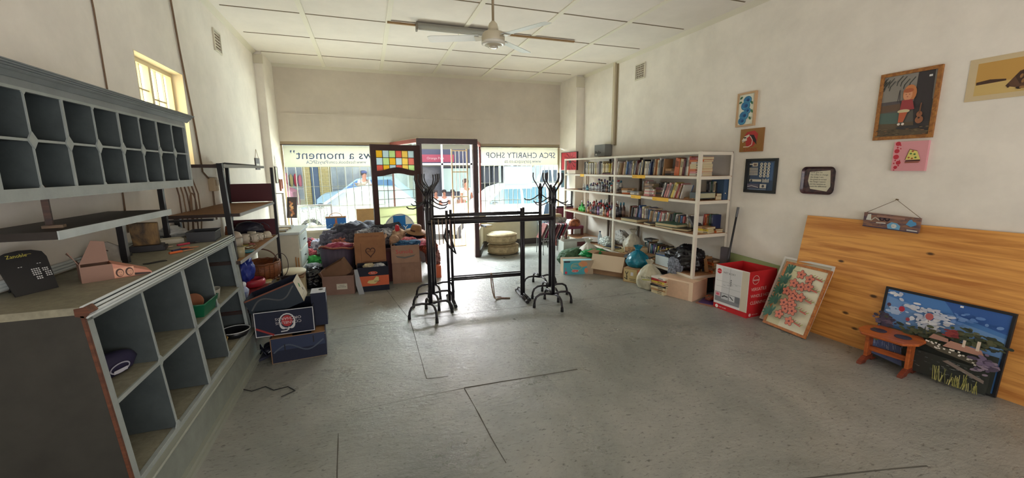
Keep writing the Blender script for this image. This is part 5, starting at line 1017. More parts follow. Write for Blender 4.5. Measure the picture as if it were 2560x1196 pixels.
# =============== ceiling fan, tube lamp ===============
f = thing('ceiling_fan', 'three-blade white ceiling fan on a long rod', 'fan', (1.17, 3.80, 2.70)); fc = mat((196, 186, 162), .4)
m = MB(); m.lathe((0, 0, 0), [(.035, 0), (.05, .004), (.085, .02), (.105, .05), (.105, .10), (.09, .125), (.05, .14), (.045, .17), (.038, .20), (.015, .225)], 32); m.build('motor', fc, f)
m = MB(); m.lathe((0, 0, -.012), [(.0005, 0), (.02, .0), (.04, .006), (.045, .014)], 24); m.build('bottom_cap', mat((216, 210, 196), .2, .4), f)
m = MB(); m.lathe((0, 0, .018), [(.088, 0), (.108, .01), (.108, .03)], 32); m.build('bright_ring', mat((220, 216, 204), .3), f)
m = MB(); m.tube([(0, 0, .2), (0, 0, .724)], .012, 10); m.build('rod', mat((150, 132, 104), .5), f); m = MB(); m.lathe((0, 0, .66), [(.015, 0), (.055, .03), (.06, .062)], 20); m.build('canopy', fc, f)
for a in (math.radians(176-19), math.radians(38), math.radians(-58)):
    ca, sa = math.cos(a), math.sin(a); u = Vector((ca, sa, 0)); v = Vector((-sa, ca, -.0)); nn = Vector((0, 0, 1)); tw = .16; v2 = (v*math.cos(tw)+nn*math.sin(tw))
    m = MB(); m.prism([(.10, -.03), (.17, -.045), (.17, .045), (.10, .03)], (0, 0, .075), u, v2, u.cross(v2), .004); m.build('bracket', fc, f)
    m = MB(); m.prism([(.13, -.052), (.58, -.06), (.6, -.045), (.6, .05), (.57, .062), (.13, .055)], (0, 0, .083), u, v2, u.cross(v2), .005); m.build('blade', mat((222, 226, 222), .25), f)
l = thing('tube_lamp', 'unlit fluorescent batten lamp on the ceiling behind the fan', 'lamp', (1.2, 5.56, 3.36))
m = MB(); m.prism([(-.04, .05), (.04, .05), (.05, .02), (.0, -.005), (-.05, .02)], (-.49, 0, 0), (0, 1, 0), (0, 0, 1), (1, 0, 0), .98); m.build('housing', mat((160, 158, 148), .5), l); m = MB(); m.tube([(-.47, -.02, -.02), (.47, -.02, -.02)], .013, 10); m.build('tube', mat((196, 196, 186), .3), l); m = MB(); m.bb(-.5, -.48, -.05, .05, -.035, .05); m.bb(.48, .5, -.05, .05, -.035, .05); m.build('end_cap', mat((120, 112, 100), .5), l)
m = MB(); m.bb(-.48, .48, .035, .06, .02, .062); m.build('back_edge', mat((70, 56, 44), .7), l)
# =============== FAR RIGHT CORNER ===============
pc = mat((196, 178, 140), .8, var=.22, vs=16); 
for k, (z, lb) in enumerate(((0, 'lower beige velvet floor cushion by the right window ledge'), (.205, 'upper beige velvet floor cushion stacked on the other one'))):
    t = thing('floor_cushion', lb, 'cushion', (2.36+.03*(1-k), 7.32, z), .3*k); m = MB(); R0 = .30
    m.lathe((0, 0, 0), [(.001, .0), (R0*.85, .005), (R0*.98, .03), (R0, .06), (R0, .13), (R0*.97, .165), (R0*.8, .195), (.001, .205)], 36, sy=.9); m.build('cover', pc, t); m = MB()
    for zz in (.045, .165): m.tube([(R0*1.0*math.cos(q*PI/20), .9*R0*math.sin(q*PI/20), zz) for q in range(40)], .007, 5, closed=True)
    m.build('piping', mat((150, 130, 96), .8), t)
# books lying on the ledge
for k, (x, y, rz, c_, lb) in enumerate(((2.02, 7.6, .3, 'dark grey', 'flat dark book on the near end of the entrance ledge'), (2.10, 7.95, -.4, 'tan', 'leaning tan book on the entrance ledge'), (2.06, 7.86, -.45, 'cream', 'leaning yellowish book on the entrance ledge'), (2.12, 8.08, -.5, 'brown', 'brown leaning book farthest on the entrance ledge'), (2.65, 8.2, .5, 'tan', 'flat tan book in the middle of the right window ledge'), (2.8, 8.2, .9, 'orange', 'orange-brown book fanned on the right window ledge'), (2.92, 8.2, 1.2, 'tan', 'last fanned tan book on the right window ledge'), (2.45, 8.2, .1, 'cream', 'pale paper stack at the left of the right window ledge'), (3.25, 8.2, .4, 'brown', 'brown box lid on the right window ledge'))):
    if 'leaning' in lb: R = Matrix.Rotation(-.55, 4, 'X')
    else: R = Matrix.Rotation(rz, 4, 'Z') @ Matrix.Rotation(PI/2, 4, 'X')
    place_book(x, y, .505 if 'leaning' in lb else .52, .035, .2, .15, c_, R, lb, 'books on the entrance and window ledges')
t = thing('magazine_rack', 'wire stand full of colourful magazines in front of the right window', 'magazine rack', (3.22, 7.0, 0)); gw_ = mat((150, 150, 150), .35, .6)
m = MB()
for x in (-.2, .24): m.tube([(x, -.16, 0), (x, -.16, .3), (x, .12, .62), (x, .16, 0)], .008, 6)
for z, y in ((.28, -.17), (.45, -.02), (.6, .1)): m.tube([(-.22, y, z), (.26, y, z)], .006, 6); m.tube([(-.22, y-.06, z+.05), (.26, y-.06, z+.05)], .004, 6)
for i in range(9): m.tube([(-.2+i*.055, -.23, .33), (-.2+i*.055, -.1, .24), (-.2+i*.055, .1, .62)], .003, 5)
m.build('wire_frame', gw_, t)
mg = [(150, 60, 50), (190, 184, 176), (180, 70, 110), (96, 130, 70), (200, 196, 190), (120, 40, 60), (210, 150, 150), (80, 90, 100), (170, 50, 70), (190, 190, 186)]; mgn = ['brick-red', 'white', 'magenta', 'green', 'pale grey', 'wine-red', 'pink', 'slate', 'crimson', 'off-white']
for i in range(10):
    x = 3.0+i*.045; R = Matrix.Rotation(.45, 3, 'Y'); m = MB(); m.box((x+.03, 6.93-.01*i, .45), (.014, .2, .30), R); tag(m.build('magazine', mat(mg[i], .35, var=.4, vs=25)), '%s magazine leaning in the wire stand by the window' % mgn[i], 'magazine', 'magazines in the wire stand')
m = MB(); m.box((3.35, 7.14, .68), (.30, .16, .10)); tag(m.build('cardboard_box', mat((196, 176, 140), .8)), 'shallow beige box on top of the magazine stand', 'box'); m = MB(); m.blob((3.42, 7.05, .62), (.17, .1, .06), 71, .5, 3, 3); tag(m.build('paper_heap', mat((190, 186, 180), .6, var=.5, vs=40)), 'heap of black and white papers on the magazine stand', 'paper')
t = thing('visitor_chair', 'maroon padded wooden chair in the far right corner', 'chair', (3.86, 7.42, 0)); mw = mat((104, 50, 44), .5); mp_ = mat((128, 62, 82), .7)
for x in (-.19, .17):
    for y in (-.22, .2): m = MB(); m.bb(x-.02, x+.02, y-.02, y+.02, 0, .78 if y > 0 else .42); m.build('leg', mw, t)
m = MB(); m.bb(-.22, .20, -.24, .22, .40, .46); m.build('seat', mp_, t, bevel=.012); m = MB(); m.bb(-.2, .18, .185, .215, .55, .80); m.build('backrest', mp_, t, bevel=.01); m = MB(); m.bb(-.2, .18, .19, .21, .79, .83); m.build('top_rail', mat((40, 30, 34), .5), t)
t = thing('orange_handbag', 'orange-brown patterned handbag on the floor level shelf end beside the maroon chair', 'bag', (3.86, 7.2, .461)); m = MB(); m.blob((0, 0, .06), (.12, .08, .08), 73, .2, 2, 3, flat=0); m.build('body', mat((190, 112, 62), .5, var=.5, vs=20, vcol=(90, 40, 34)), t); m = MB(); m.tube([(-.07, 0, .1), (0, 0, .19), (.07, 0, .1)], .006); m.build('handle', mat((120, 70, 44), .5), t)
t['label'] = 'orange-brown patterned handbag on the seat of the maroon chair'
t = thing('plastic_chair', 'pale blue plastic chair back behind the right coat stand', 'chair', (3.60, 7.72, 0)); pbm = mat((120, 164, 204), .4)
m = MB(); m.prism([(-.17, 0), (.17, 0), (.13, .25), (.08, .40), (0, .43), (-.06, .38), (-.11, .24)], (0, .12, .45), (1, .2, 0), (0, .25, 1), (0, 1, 0), .012); m.build('backrest', pbm, t); m = MB(); m.bb(-.2, .2, -.22, .15, .42, .45); m.build('seat', mat((44, 50, 66), .5), t, bevel=.01)
for x in (-.17, .17):
    for y in (-.19, .12): m = MB(); m.tube([(x, y, .42), (x*1.05, y, 0)], .012); m.build('leg', STEEL, t)
m = MB(); m.tube([(4.02, 7.9, .86), (4.03, 7.9, 1.5), (3.97, 7.88, 1.56), (3.96, 7.86, 1.3)], .01, 6); m.box((3.95, 7.9, 1.38), (.13, .01, .36), .2); tag(m.build('blue_hanger_bag', mat((138, 186, 214), .4)), 'light blue plastic sheet hanging on the corner wall beside the coat stand', 'sheet')
m = MB(); m.bb(4.02, 4.05, 7.66, 7.70, .8, 1.15); tag(m.build('dark_batten', mat((50, 44, 46), .6)), 'short dark batten standing against the wall seen through the bookcase', 'batten')

# =============== RIGHT WALL ===============
U, V = (0, -1, 0), (0, 0, 1)
def rose(A, w, h):
    A.rect(0, 0, w, h, (222, 222, 204))
    for cx, cy, r in ((.55*w, .8*h, .17*w*1.6), (.45*w, .62*h, .3*w), (.6*w, .45*h, .22*w), (.4*w, .3*h, .3*w), (.3*w, .13*h, .26*w)):
        A.ell(cx, cy, r, r*.85, (72, 148, 184)); A.ell(cx-.1*r, cy+.1*r, r*.7, r*.5, (40, 110, 160)); A.ell(cx+.1*r, cy, r*.35, r*.3, (24, 70, 120)); A.ring(cx, cy, r*.9, r*.7, .004, (30, 74, 110), 12)
    for x, y, a in ((.15, .9, .6), (.85, .7, -1), (.9, .42, -1.2), (.12, .75, .3), (.8, .2, -1)): A.ell(x*w, y*h, .1*w, .04*h*.8, (50, 104, 64), a)
wall_pic('flower_picture', (XR, 3.865, 2.068), U, V, .25, .385, .022, 'tall narrow framed picture of blue roses, topmost in the left column on the right wall', rose, (192, 158, 120), d=.03)
def lions(A, w, h):
    A.rect(0, 0, w, h, (150, 104, 48)); A.poly([(.62*w, .9*h), (.3*w, .86*h), (.2*w, .72*h), (.25*w, .5*h), (.3*w, .2*h), (.6*w, .22*h), (.75*w, .45*h), (.78*w, .75*h)], (176, 44, 44)); A.poly([(.4*w, .74*h), (.6*w, .72*h), (.72*w, .5*h), (.75*w, .3*h), (.6*w, .45*h)], (44, 30, 34))
    A.poly([(.08*w, .5*h), (.2*w, .68*h), (.4*w, .76*h), (.42*w, .68*h), (.3*w, .6*h), (.32*w, .5*h), (.2*w, .46*h), (.14*w, .4*h)], (222, 210, 190)); A.stroke([(.45*w, .68*h), (.56*w, .5*h), (.54*w, .3*h), (.4*w, .22*h), (.18*w, .22*h)], .009, (226, 214, 196)); A.ell(.22*w, .62*h, .02, .008, (30, 24, 24)); A.stroke([(.1*w, .48*h), (.28*w, .44*h)], .004, (60, 30, 30))
    A.text('LIONS', .5*w, .03*h, .05, (168, 52, 40), 'CENTER', sx=1.25)
wall_pic('lion_painting', (XR, 3.785, 1.774), U, V, .30, .262, 0, 'small brown canvas with a red lion head and lettering on the right wall', lions, d=.02, bg=(140, 96, 50))
def chart(A, w, h):
    A.rect(0, 0, w, h, (60, 78, 104)); A.rect(.0, .0, w*.12, h, (38, 44, 52)); A.rect(.72*w, .35*h, .95*w, .95*h, (70, 100, 140))
    for i in range(3):
        for j in range(5): A.ell((.52+.14*i)*w, (.9-.1*j)*h, .018, .017, (206, 200, 184), n=10); A.ell((.52+.14*i)*w, (.9-.1*j)*h, .007, .007, (80, 78, 80), n=8)
    A.rect(.2*w, .82*h, .4*w, .95*h, (196, 188, 170)); A.rect(.24*w, .85*h, .36*w, .92*h, (120, 96, 84)); A.stroke([(.1*w, .9*h), (.2*w, .9*h)], .012, (206, 200, 184))
    for j in range(5):
        for i in range(6): A.ell((.12+.055*i+.02*j*.3)*w, (.76-.055*j)*h, .009, .006, (216, 206, 186), .5, 8)
    A.rect(.15*w, .3*h, .6*w, .38*h, (196, 188, 170)); A.ell(.22*w, .33*h, .014, .014, (50, 50, 56), n=10)
    for i in range(5): A.rect((.64+.05*i)*w, .28*h, (.67+.05*i)*w, (.4-.02*(i % 2))*h, (206, 200, 184))
    A.rect(.08*w, .08*h, .52*w, .22*h, (96, 92, 110)); A.stroke([(.1*w, .12*h), (.25*w, .16*h), (.5*w, .1*h)], .006, (206, 200, 190)); A.rect(.56*w, .08*h, .8*w, .22*h, (206, 200, 190)); A.ell(.68*w, .15*h, .016, .016, (70, 76, 90)); A.rect(.1*w, .03*h, .8*w, .05*h, (150, 160, 176))
wall_pic('technical_print', (XR, 3.683, 1.304), U, V, .40, .388, .03, 'black framed print of rows of discs and machine parts on the right wall', chart, (30, 32, 34), d=.02, bg=(60, 72, 90))
# tray with handwriting
t = thing('message_tray', 'dark rounded tray with a handwritten message hung on the right wall', 'tray', (XR, 2.835, 1.46)); w, h, r = .32, .265, .045
def rr(w, h, r): return [(sx*(w/2-r)+r*math.cos(a), sy*(h/2-r)+r*math.sin(a)) for sx, sy, a0 in ((1, 1, 0), (-1, 1, PI/2), (-1, -1, PI), (1, -1, 1.5*PI)) for a in [a0+PI/2*i/5 for i in range(6)]]
m = MB(); m.prism(rr(w-.03, h-.03, r*.8), (0, 0, 0), U, V, (-1, 0, 0), .008); a = rr(w-.03, h-.03, r*.8); b = rr(w, h, r); n = len(a)
vs = [(-.004, -p[0], p[1]) for p in a]+[(-.032, -p[0], p[1]) for p in b]+[(-.034, -p[0]*1.02, p[1]*1.02) for p in b]; m.add(vs, [(i, (i+1) % n, n+(i+1) % n, n+i) for i in range(n)]+[(n+i, n+(i+1) % n, 2*n+(i+1) % n, 2*n+i) for i in range(n)], 0, True)
m.build('tray', mat((34, 24, 40), .3, var=.7, vs=24, vcol=(92, 60, 58)), t); A = Art((-.0085, .125, -.105), U, V); A.poly([(.03, .19), (.225, .205), (.24, .05), (.21, .0), (.05, .02), (.02, .1)], (214, 208, 184))
for j, tx in enumerate(('Lord, give me', 'the coffee to change', 'the things I can,', 'the grace to accept', 'the things I cannot', 'and the wisdom to', 'know the difference')): A.text(tx, .04, .178-.023*j, .0215, (40, 34, 44), sx=.95)
A.build('handwriting', t)
def girl(A, w, h):
    A.rect(0, 0, w, h, (92, 88, 82)); A.rect(0, .55*h, w, h, (140, 134, 126)); A.rect(0, .0, w, .22*h, (96, 82, 64)); A.poly([(0, .22*h), (.5*w, .2*h), (.55*w, .38*h), (0, .40*h)], (84, 104, 96)); A.poly([(0, .4*h), (.6*w, .44*h), (.6*w, .54*h), (0, .52*h)], (104, 82, 66)); A.rect(0, .53*h, .4*w, .58*h, (88, 82, 84))
    A.poly([(.7*w, 0.14*h), (.98*w, .05*h), (.96*w, h), (.66*w, h), (.64*w, .5*h)], (56, 50, 52))
    for k in range(14): x = random.random()*.65*w; y = h*(.84+.14*random.random()); A.stroke([(x, y), (x-.03, y-.04), (x-.035, y-.07)], .006, (64, 66, 60))
    A.stroke([(.33*w, .55*h), (.35*w, .75*h), (.38*w, .55*h)], .005, (70, 66, 68))
    A.ell(.55*w, .68*h, .13*w, .14*h, (196, 124, 74)); A.ell(.52*w, .66*h, .085*w, .09*h, (214, 150, 112)); A.ell(.52*w, .73*h, .1*w, .035*h, (176, 96, 60)); A.rect(.475*w, .665*h, .495*w, .672*h, (70, 44, 40)); A.rect(.54*w, .665*h, .56*w, .672*h, (70, 44, 40)); A.rect(.5*w, .625*h, .53*w, .632*h, (150, 60, 56))
    A.poly([(.42*w, .58*h), (.62*w, .58*h), (.68*w, .42*h), (.4*w, .4*h)], (156, 62, 66)); A.ell(.48*w, .40*h, .12*w, .03*h, (206, 190, 150)); A.poly([(.4*w, .38*h), (.56*w, .38*h), (.5*w, .22*h), (.4*w, .22*h)], (190, 98, 66)); A.ell(.42*w, .19*h, .03*w, .02*h, (226, 214, 200)); A.ell(.5*w, .19*h, .03*w, .02*h, (226, 214, 200))
    A.ell(.8*w, .24*h, .075*w, .06*h, (150, 96, 66)); A.ell(.79*w, .33*h, .055*w, .045*h, (150, 96, 66)); A.ell(.79*w, .27*h, .02*w, .015*h, (60, 40, 34)); A.stroke([(.79*w, .34*h), (.8*w, .5*h)], .008, (120, 80, 56)); A.ell(.6*w, .13*h, .22*w, .03*h, (58, 56, 60)); A.rect(.87*w, .9*h, .93*w, .93*h, (222, 220, 216))
    for k in range(40): A.ell(random.random()*w, random.random()*.13*h, .012, .004, random.choice([(116, 100, 76), (76, 66, 54), (130, 96, 70)]), n=8)
t = wall_pic('figure_picture', (XR, 2.412, 1.818), U, V, .405, .548, .028, 'large wood-framed picture of a child in orange beside a tree, biggest on the right wall', girl, wood((168, 112, 52), (130, 80, 36), (6, 6, 6), .45, 6), d=.022)
def cake(A, w, h):
    A.rect(0, 0, w, h, (220, 152, 158))
    for x, y, r in ((.12, .93, .018), (.11, .68, .018), (.11, .48, .02), (.2, .28, .017), (.13, .12, .014), (.12, .8, .007), (.2, .88, .006), (.1, .36, .006), (.07, .26, .006), (.22, .76, .005), (.22, .18, .006), (.1, .03, .005), (.24, .36, .004)): A.ell(x*w, y*h, r, r, (190, 44, 62), n=12)
    A.poly([(.4*w, .3*h), (.84*w, .32*h), (.8*w, .28*h), (.4*w, .26*h)], (150, 84, 62)); A.poly([(.4*w, .38*h), (.5*w, .72*h), (.72*w, .66*h), (.84*w, .38*h)], (226, 214, 120)); A.poly([(.42*w, .36*h), (.84*w, .38*h), (.84*w, .33*h), (.4*w, .31*h)], (84, 44, 36)); A.stroke([(.4*w, .38*h), (.5*w, .73*h), (.72*w, .67*h)], .004, (110, 60, 44))
    for x, y in ((.5, .45), (.6, .42), (.7, .45), (.55, .58), (.66, .56), (.6, .66)): A.ell(x*w, y*h, .008, .007, random.choice([(70, 120, 60), (176, 96, 50)]), n=8)
wall_pic('cake_canvas', (XR, 2.242, 1.556), U, V, .225, .24, 0, 'small pink canvas with red dots and a painted cake slice on the right wall', cake, d=.025, bg=(214, 150, 156))
def rhino(A, w, h):
    A.rect(0, 0, w, h, (206, 186, 148)); A.rect(.045, .035, w-.045, h-.035, (196, 152, 78)); A.rect(.045, .035, w-.045, .12, (206, 176, 110)); d = (70, 46, 34)
    A.poly([(.05, .13), (.12, .14), (.2, .13), (.2, .118), (.05, .11)], d); A.poly([(.2, .08), (.26, .17), (.33, .19), (.42, .17), (.5, .12), (.52, .05), (.3, .05)], (96, 66, 48)); A.poly([(.24, .14), (.28, .18), (.3, .13), (.27, .08)], d); A.poly([(.31, .17), (.345, .26), (.345, .17)], d); A.poly([(.28, .18), (.27, .215), (.30, .19)], d); A.poly([(.37, .17), (.41, .22), (.41, .16)], d)
    for k in range(26): x = .2+.3*random.random(); y = .05+.1*random.random(); A.ell(x, y, .015, .008, random.choice([d, (54, 38, 30), (150, 110, 66)]), random.random()*3, 8)
t = wall_pic('rhino_poster', (XR, 1.86, 2.06), U, V, .62, .295, 0, 'sepia poster of horned animals at the right edge of the wall', rhino, d=.004, bg=(200, 180, 144), cat='poster')
# hanging wooden sign
t = thing('hanging_sign', 'small wooden sign with shells and blue hearts hung on a string over the plywood', 'sign', (4.19, 2.17, 1.068)); U_ = Vector((0, -1, -.03)).normalized()
m = MB(); m.prism([(-.2, 0), (.2, 0), (.2, .118), (-.2, .118)], (0, 0, 0), U_, V, (-1, 0, 0), .016); m.build('board', wood((150, 108, 84), (84, 70, 84), (2, 3, 14), .7, 4), t)
m = MB(); m.tube([(-.0, .19, .124), (.03, .0, .246), (-.0, -.19, .112)], .0022, 5); m.tube([(.046, 0, .246), (.02, 0, .25)], .006, 8); m.build('string', mat((120, 98, 70), .8), t)
A = Art((-.0165, .2, 0), U_, V)
for c, pts in (((206, 206, 196), [(.02, .06), (.03, .11), (.055, .115), (.06, .06)]), ((112, 170, 206), [(.19, .0), (.18, .04), (.21, .065), (.25, .06), (.275, .04), (.27, .0)]), ((206, 200, 190), [(.1, .04), (.17, .045), (.17, .055), (.1, .05)]), ((200, 196, 190), [(.32, .01), (.39, .01), (.39, .02), (.32, .022)])): A.poly(pts, c)
A.poly([(.31, .06), (.33, .10), (.345, .105), (.355, .09), (.375, .085), (.38, .065), (.345, .045)], (84, 150, 196)); A.ell(.23, .034, .02, .018, (214, 214, 210)); A.ring(.14, .085, .016, .016, .007, (60, 48, 62), 12); A.ring(.178, .085, .014, .016, .007, (60, 48, 62), 12); A.stroke([(.06, .06), (.09, .09), (.12, .07)], .008, (190, 184, 170)); A.rect(0, 0, .4, .008, (64, 56, 82)); A.rect(.1, .095, .3, .112, (160, 120, 104)); A.text('SHOP', .075, .018, .02, (70, 50, 70)); A.text('Love', .21, .03, .012, (60, 70, 90)); A.build('shell_and_heart_decoration', t)
# small floor screws / marks on the wall
# plywood sheet leaning
ply = wood((228, 164, 86), (184, 116, 52), (1.6, .3, 5.5), .5, 4, knots=True, bump=.06)
m = MB(); yl, yr = 2.885, .45; b0, b1 = 3.99, 4.085
m.hexa([(b0, yl-.02, 0), (b0+.016, yl-.02, 0), (b1+.016, yr, 0), (b1, yr, 0), (4.205, yl, 1.108), (4.221, yl, 1.108), (4.221, yr, 1.15), (4.205, yr, 1.15)])
tag(m.build('plywood_sheet', ply), 'large knotty plywood sheet leaning against the right wall', 'plywood sheet')
# ---- leaning framed panels
def lean_panel(name, label, cat, P0, P1, T0, fr, frm, art, d=.018, bg=(222, 216, 196)):
    """P0 far-bottom, P1 near-bottom, T0 far-top; seen from the room"""
    P0, P1, T0 = Vector(P0), Vector(P1), Vector(T0); u = (P1-P0); w = u.length; u.normalize(); v = (T0-P0); v -= u*v.dot(u); h = v.length; v.normalize(); n = u.cross(v)
    return wall_pic(name, P0-n*0, u, v, w, h, fr, label, art, frm, cat, d, bg), w, h
def plainw(A, w, h): A.rect(0, 0, w, h, (186, 176, 152))
lean_panel('blank_painting', 'large pale framed board leaning behind the flower picture', 'picture', (3.86, 3.02, .004), (3.86, 2.52, .004), (4.14, 3.06, .655), .022, (206, 204, 196), plainw)
def hibiscus(A, w, h):
    A.rect(0, 0, w, h, (222, 214, 186)); A.rect(0, 0, .34*w, h, (206, 200, 160)); pinks = (212, 122, 98); dk_ = (96, 44, 48)
    rows = [(.90, [(.42, -.02), (.66, -.06)]), (.72, [(.34, 0), (.55, -.03), (.72, 0)]), (.54, [(.27, .03), (.45, .01), (.47, -.06), (.66, -.01)]), (.36, [(.34, .02), (.55, .02), (.44, -.07), (.62, -.07)]), (.16, [(.36, .02), (.66, -.03)])]
    for yy, fl in rows:
        A.stroke([(.2*w, (yy+.02)*h), (.95*w, (yy-.03)*h)], .004, (110, 118, 70))
        for k in range(5): A.stroke([((.7+.06*k)*w, (yy-.01*k)*h), ((.74+.06*k)*w, (yy+.025-.01*k)*h)], .006, (176, 96, 84) if k % 2 else (170, 170, 80))
        for k in range(7): a = 1.2+k*.45; A.ell(.13*w+.055*math.cos(a), yy*h+.045*math.sin(a)-.0, .034, .011, (52, 102, 82), a, 10)
        A.ell(.13*w, yy*h, .02, .035, (38, 84, 68))
        for fx_, dy in fl:
            cx, cy = fx_*w, (yy+dy)*h
            for k in range(5): a = k*2*PI/5+.3; A.ell(cx+.026*math.cos(a), cy+.026*math.sin(a), .0235, .0185, dk_, a, 12)
            for k in range(5): a = k*2*PI/5+.3; A.ell(cx+.026*math.cos(a), cy+.026*math.sin(a), .020, .0155, pinks, a, 12)
            A.ell(cx, cy, .011, .011, (120, 60, 66), n=10)
        A.stroke([(.8*w, (yy-.03)*h), (.95*w, (yy-.05)*h)], .012, (190, 96, 80))
lean_panel('hibiscus_painting', 'wood-framed panel of painted pink hibiscus rows leaning against the wall', 'picture', (3.795, 2.93, .002), (3.775, 2.475, .002), (4.04, 2.94, .635), .026, wood((188, 116, 50), (150, 84, 36), (8, 8, 8), .4, 5), hibiscus)
def cottage(A, w, h):
    rnd = random.Random(4); A.rect(0, 0, w, h, (74, 124, 186)); A.poly([(0, .5*h), (w, .45*h), (w, .7*h), (0, .9*h)], (110, 150, 200)); A.poly([(.5*w, h), (w, h), (w, .75*h), (.6*w, .85*h)], (50, 92, 160))
    def cl(cx, cy, sx, sy, n, cols, rot=0):
        for _ in range(n): A.ell((cx+rnd.gauss(0, sx))*w, (cy+rnd.gauss(0, sy))*h, rnd.uniform(.01, .03), rnd.uniform(.005, .014), rnd.choice(cols), rot+rnd.uniform(-.4, .4), 8)
    W_ = [(206, 210, 220), (190, 196, 212), (222, 222, 226)]
    cl(.06, .95, .03, .015, 14, W_); cl(.33, .83, .07, .02, 26, W_, -.1); cl(.42, .66, .07, .05, 60, W_, .2); cl(.12, .72, .06, .03, 16, [(170, 190, 220)]); cl(.7, .82, .08, .03, 22, [(110, 146, 200), (90, 130, 190)]); cl(.55, .78, .05, .02, 14, W_)
    A.rect(0, 0, w, .47*h, (52, 56, 50)); A.poly([(0, .12*h), (.34*w, .1*h), (.34*w, .42*h), (.12*w, .45*h), (0, .46*h)], (104, 116, 156))
    G = [(58, 66, 48), (72, 78, 52), (44, 52, 44), (88, 88, 60)]; cl(.06, .55, .045, .05, 50, [(74, 62, 84), (60, 52, 70), (96, 80, 100)]); cl(.5, .52, .13, .045, 110, G); cl(.85, .62, .09, .05, 80, G); cl(.66, .63, .03, .025, 22, [(120, 40, 46), (140, 52, 50)]); A.poly([(.44*w, .53*h), (.455*w, .64*h), (.47*w, .53*h)], (50, 60, 52))
    A.poly([(.5*w, .50*h), (.53*w, .565*h), (.65*w, .55*h), (.66*w, .50*h)], (164, 122, 106)); A.poly([(.62*w, .44*h), (.67*w, .535*h), (.9*w, .52*h), (.93*w, .45*h)], (176, 130, 112)); A.rect(.76*w, .50*h, .782*w, .59*h, (216, 196, 176)); A.rect(.86*w, .50*h, .885*w, .62*h, (216, 196, 176)); A.poly([(.48*w, .46*h), (.62*w, .43*h), (.9*w, .38*h), (.9*w, .32*h), (.6*w, .36*h), (.48*w, .40*h)], (86, 80, 66))
    for k in range(26): x = .48+.4*rnd.random(); y = .47-.2*(x-.48)+rnd.uniform(-.06, .02)-.02; A.rect(x*w, y*h, (x+.018)*w, (y+.018)*h, (224, 216, 204))
    A.rect(.0, .0, w, .3*h, (44, 48, 44)); A.poly([(0, .3*h), (.3*w, .26*h), (.34*w, .0), (0, .05*h)], (88, 100, 140))
    for k in range(46): x = rnd.uniform(.02, .32); y = rnd.uniform(.08, .38); A.stroke([(x*w, y*h), ((x+.01)*w, (y-.05)*h)], .003, rnd.choice([(150, 160, 200), (190, 196, 216), (80, 86, 120)]))
    cl(.95, .38, .04, .06, 40, [(112, 96, 122), (84, 72, 92), (140, 124, 140)]); A.poly([(.66*w, .26*h), (.98*w, .14*h), (.98*w, .18*h), (.7*w, .29*h)], (126, 112, 104))
    for k in range(60): x = rnd.uniform(.4, .95); y = rnd.uniform(.1, .3); A.stroke([(x*w, y*h), ((x+.02)*w, y*h)], .002, rnd.choice([(110, 116, 116), (70, 76, 72), (160, 164, 160)]))
    cl(.05, .35, .03, .06, 20, [(84, 104, 60), (120, 130, 80)])
    for k in range(40): x = rnd.uniform(.62, .97); A.stroke([(x*w, .0), ((x+rnd.uniform(-.03, .03))*w, rnd.uniform(.06, .2)*h)], .004, rnd.choice([(150, 146, 76), (184, 176, 110), (110, 110, 62)]))
    for x, y, r, c in ((.14, .82, .013, (90, 60, 80)), (.26, .80, .019, (170, 40, 60)), (.33, .68, .013, (150, 60, 76)), (.5, .79, .023, (176, 90, 90))): A.ell(x*w, y*h, r, r*1.15, c); A.rect(x*w-.003, y*h-r*1.7, x*w+.003, y*h-r*1.35, (70, 46, 40))
    A.rect(.71*w, h-.001, .735*w, h+.012, (226, 226, 226))
lean_panel('puzzle_picture', 'black framed puzzle picture of balloons over a cottage garden, leaning on the plywood', 'picture', (4.0, 2.065, .002), (4.03, 1.335, .002), (4.072, 2.075, .600), .018, (28, 28, 32), cottage, d=.02)
# small table
t = thing('side_table', 'tiny orange-brown octagonal pine table with two dark disc inlays', 'table', (3.84, 1.88, 0), PI/2+.12); pine = wood((184, 96, 44), (142, 66, 30), (1, 8, 8), .35, 4)
m = MB(); m.prism([(-.19, -.06), (-.13, -.155), (.13, -.155), (.19, -.06), (.19, .06), (.13, .155), (-.13, .155), (-.19, .06)], (0, 0, .262), (1, 0, 0), (0, 1, 0), (0, 0, 1), .02); m.build('top', pine, t, bevel=.006)
for x in (-.072, .08): m = MB(); m.lathe((x, .0, .2825), [(.05, 0), (.052, .003), (.046, .004), (.001, .002)], 24); m.build('dark_inlay', mat((48, 46, 66), .4), t)
for x in (-.13, .13):
    m = MB(); m.bb(x-.012, x+.012, -.04, .04, .05, .262); m.build('leg', pine, t, bevel=.004)
    m = MB(); m.prism([(-.13, 0), (-.05, .0), (-.03, .018), (.03, .018), (.05, 0), (.13, 0), (.125, .02), (.05, .055), (-.05, .055), (-.125, .02)], (x-.016, 0, 0), (0, 1, 0), (0, 0, 1), (1, 0, 0), .032); m.build('foot', wood((128, 58, 36), (92, 38, 24)), t, bevel=.003)
m = MB(); m.bb(-.13, .13, -.008, .008, .10, .14); m.build('stretcher', pine, t)
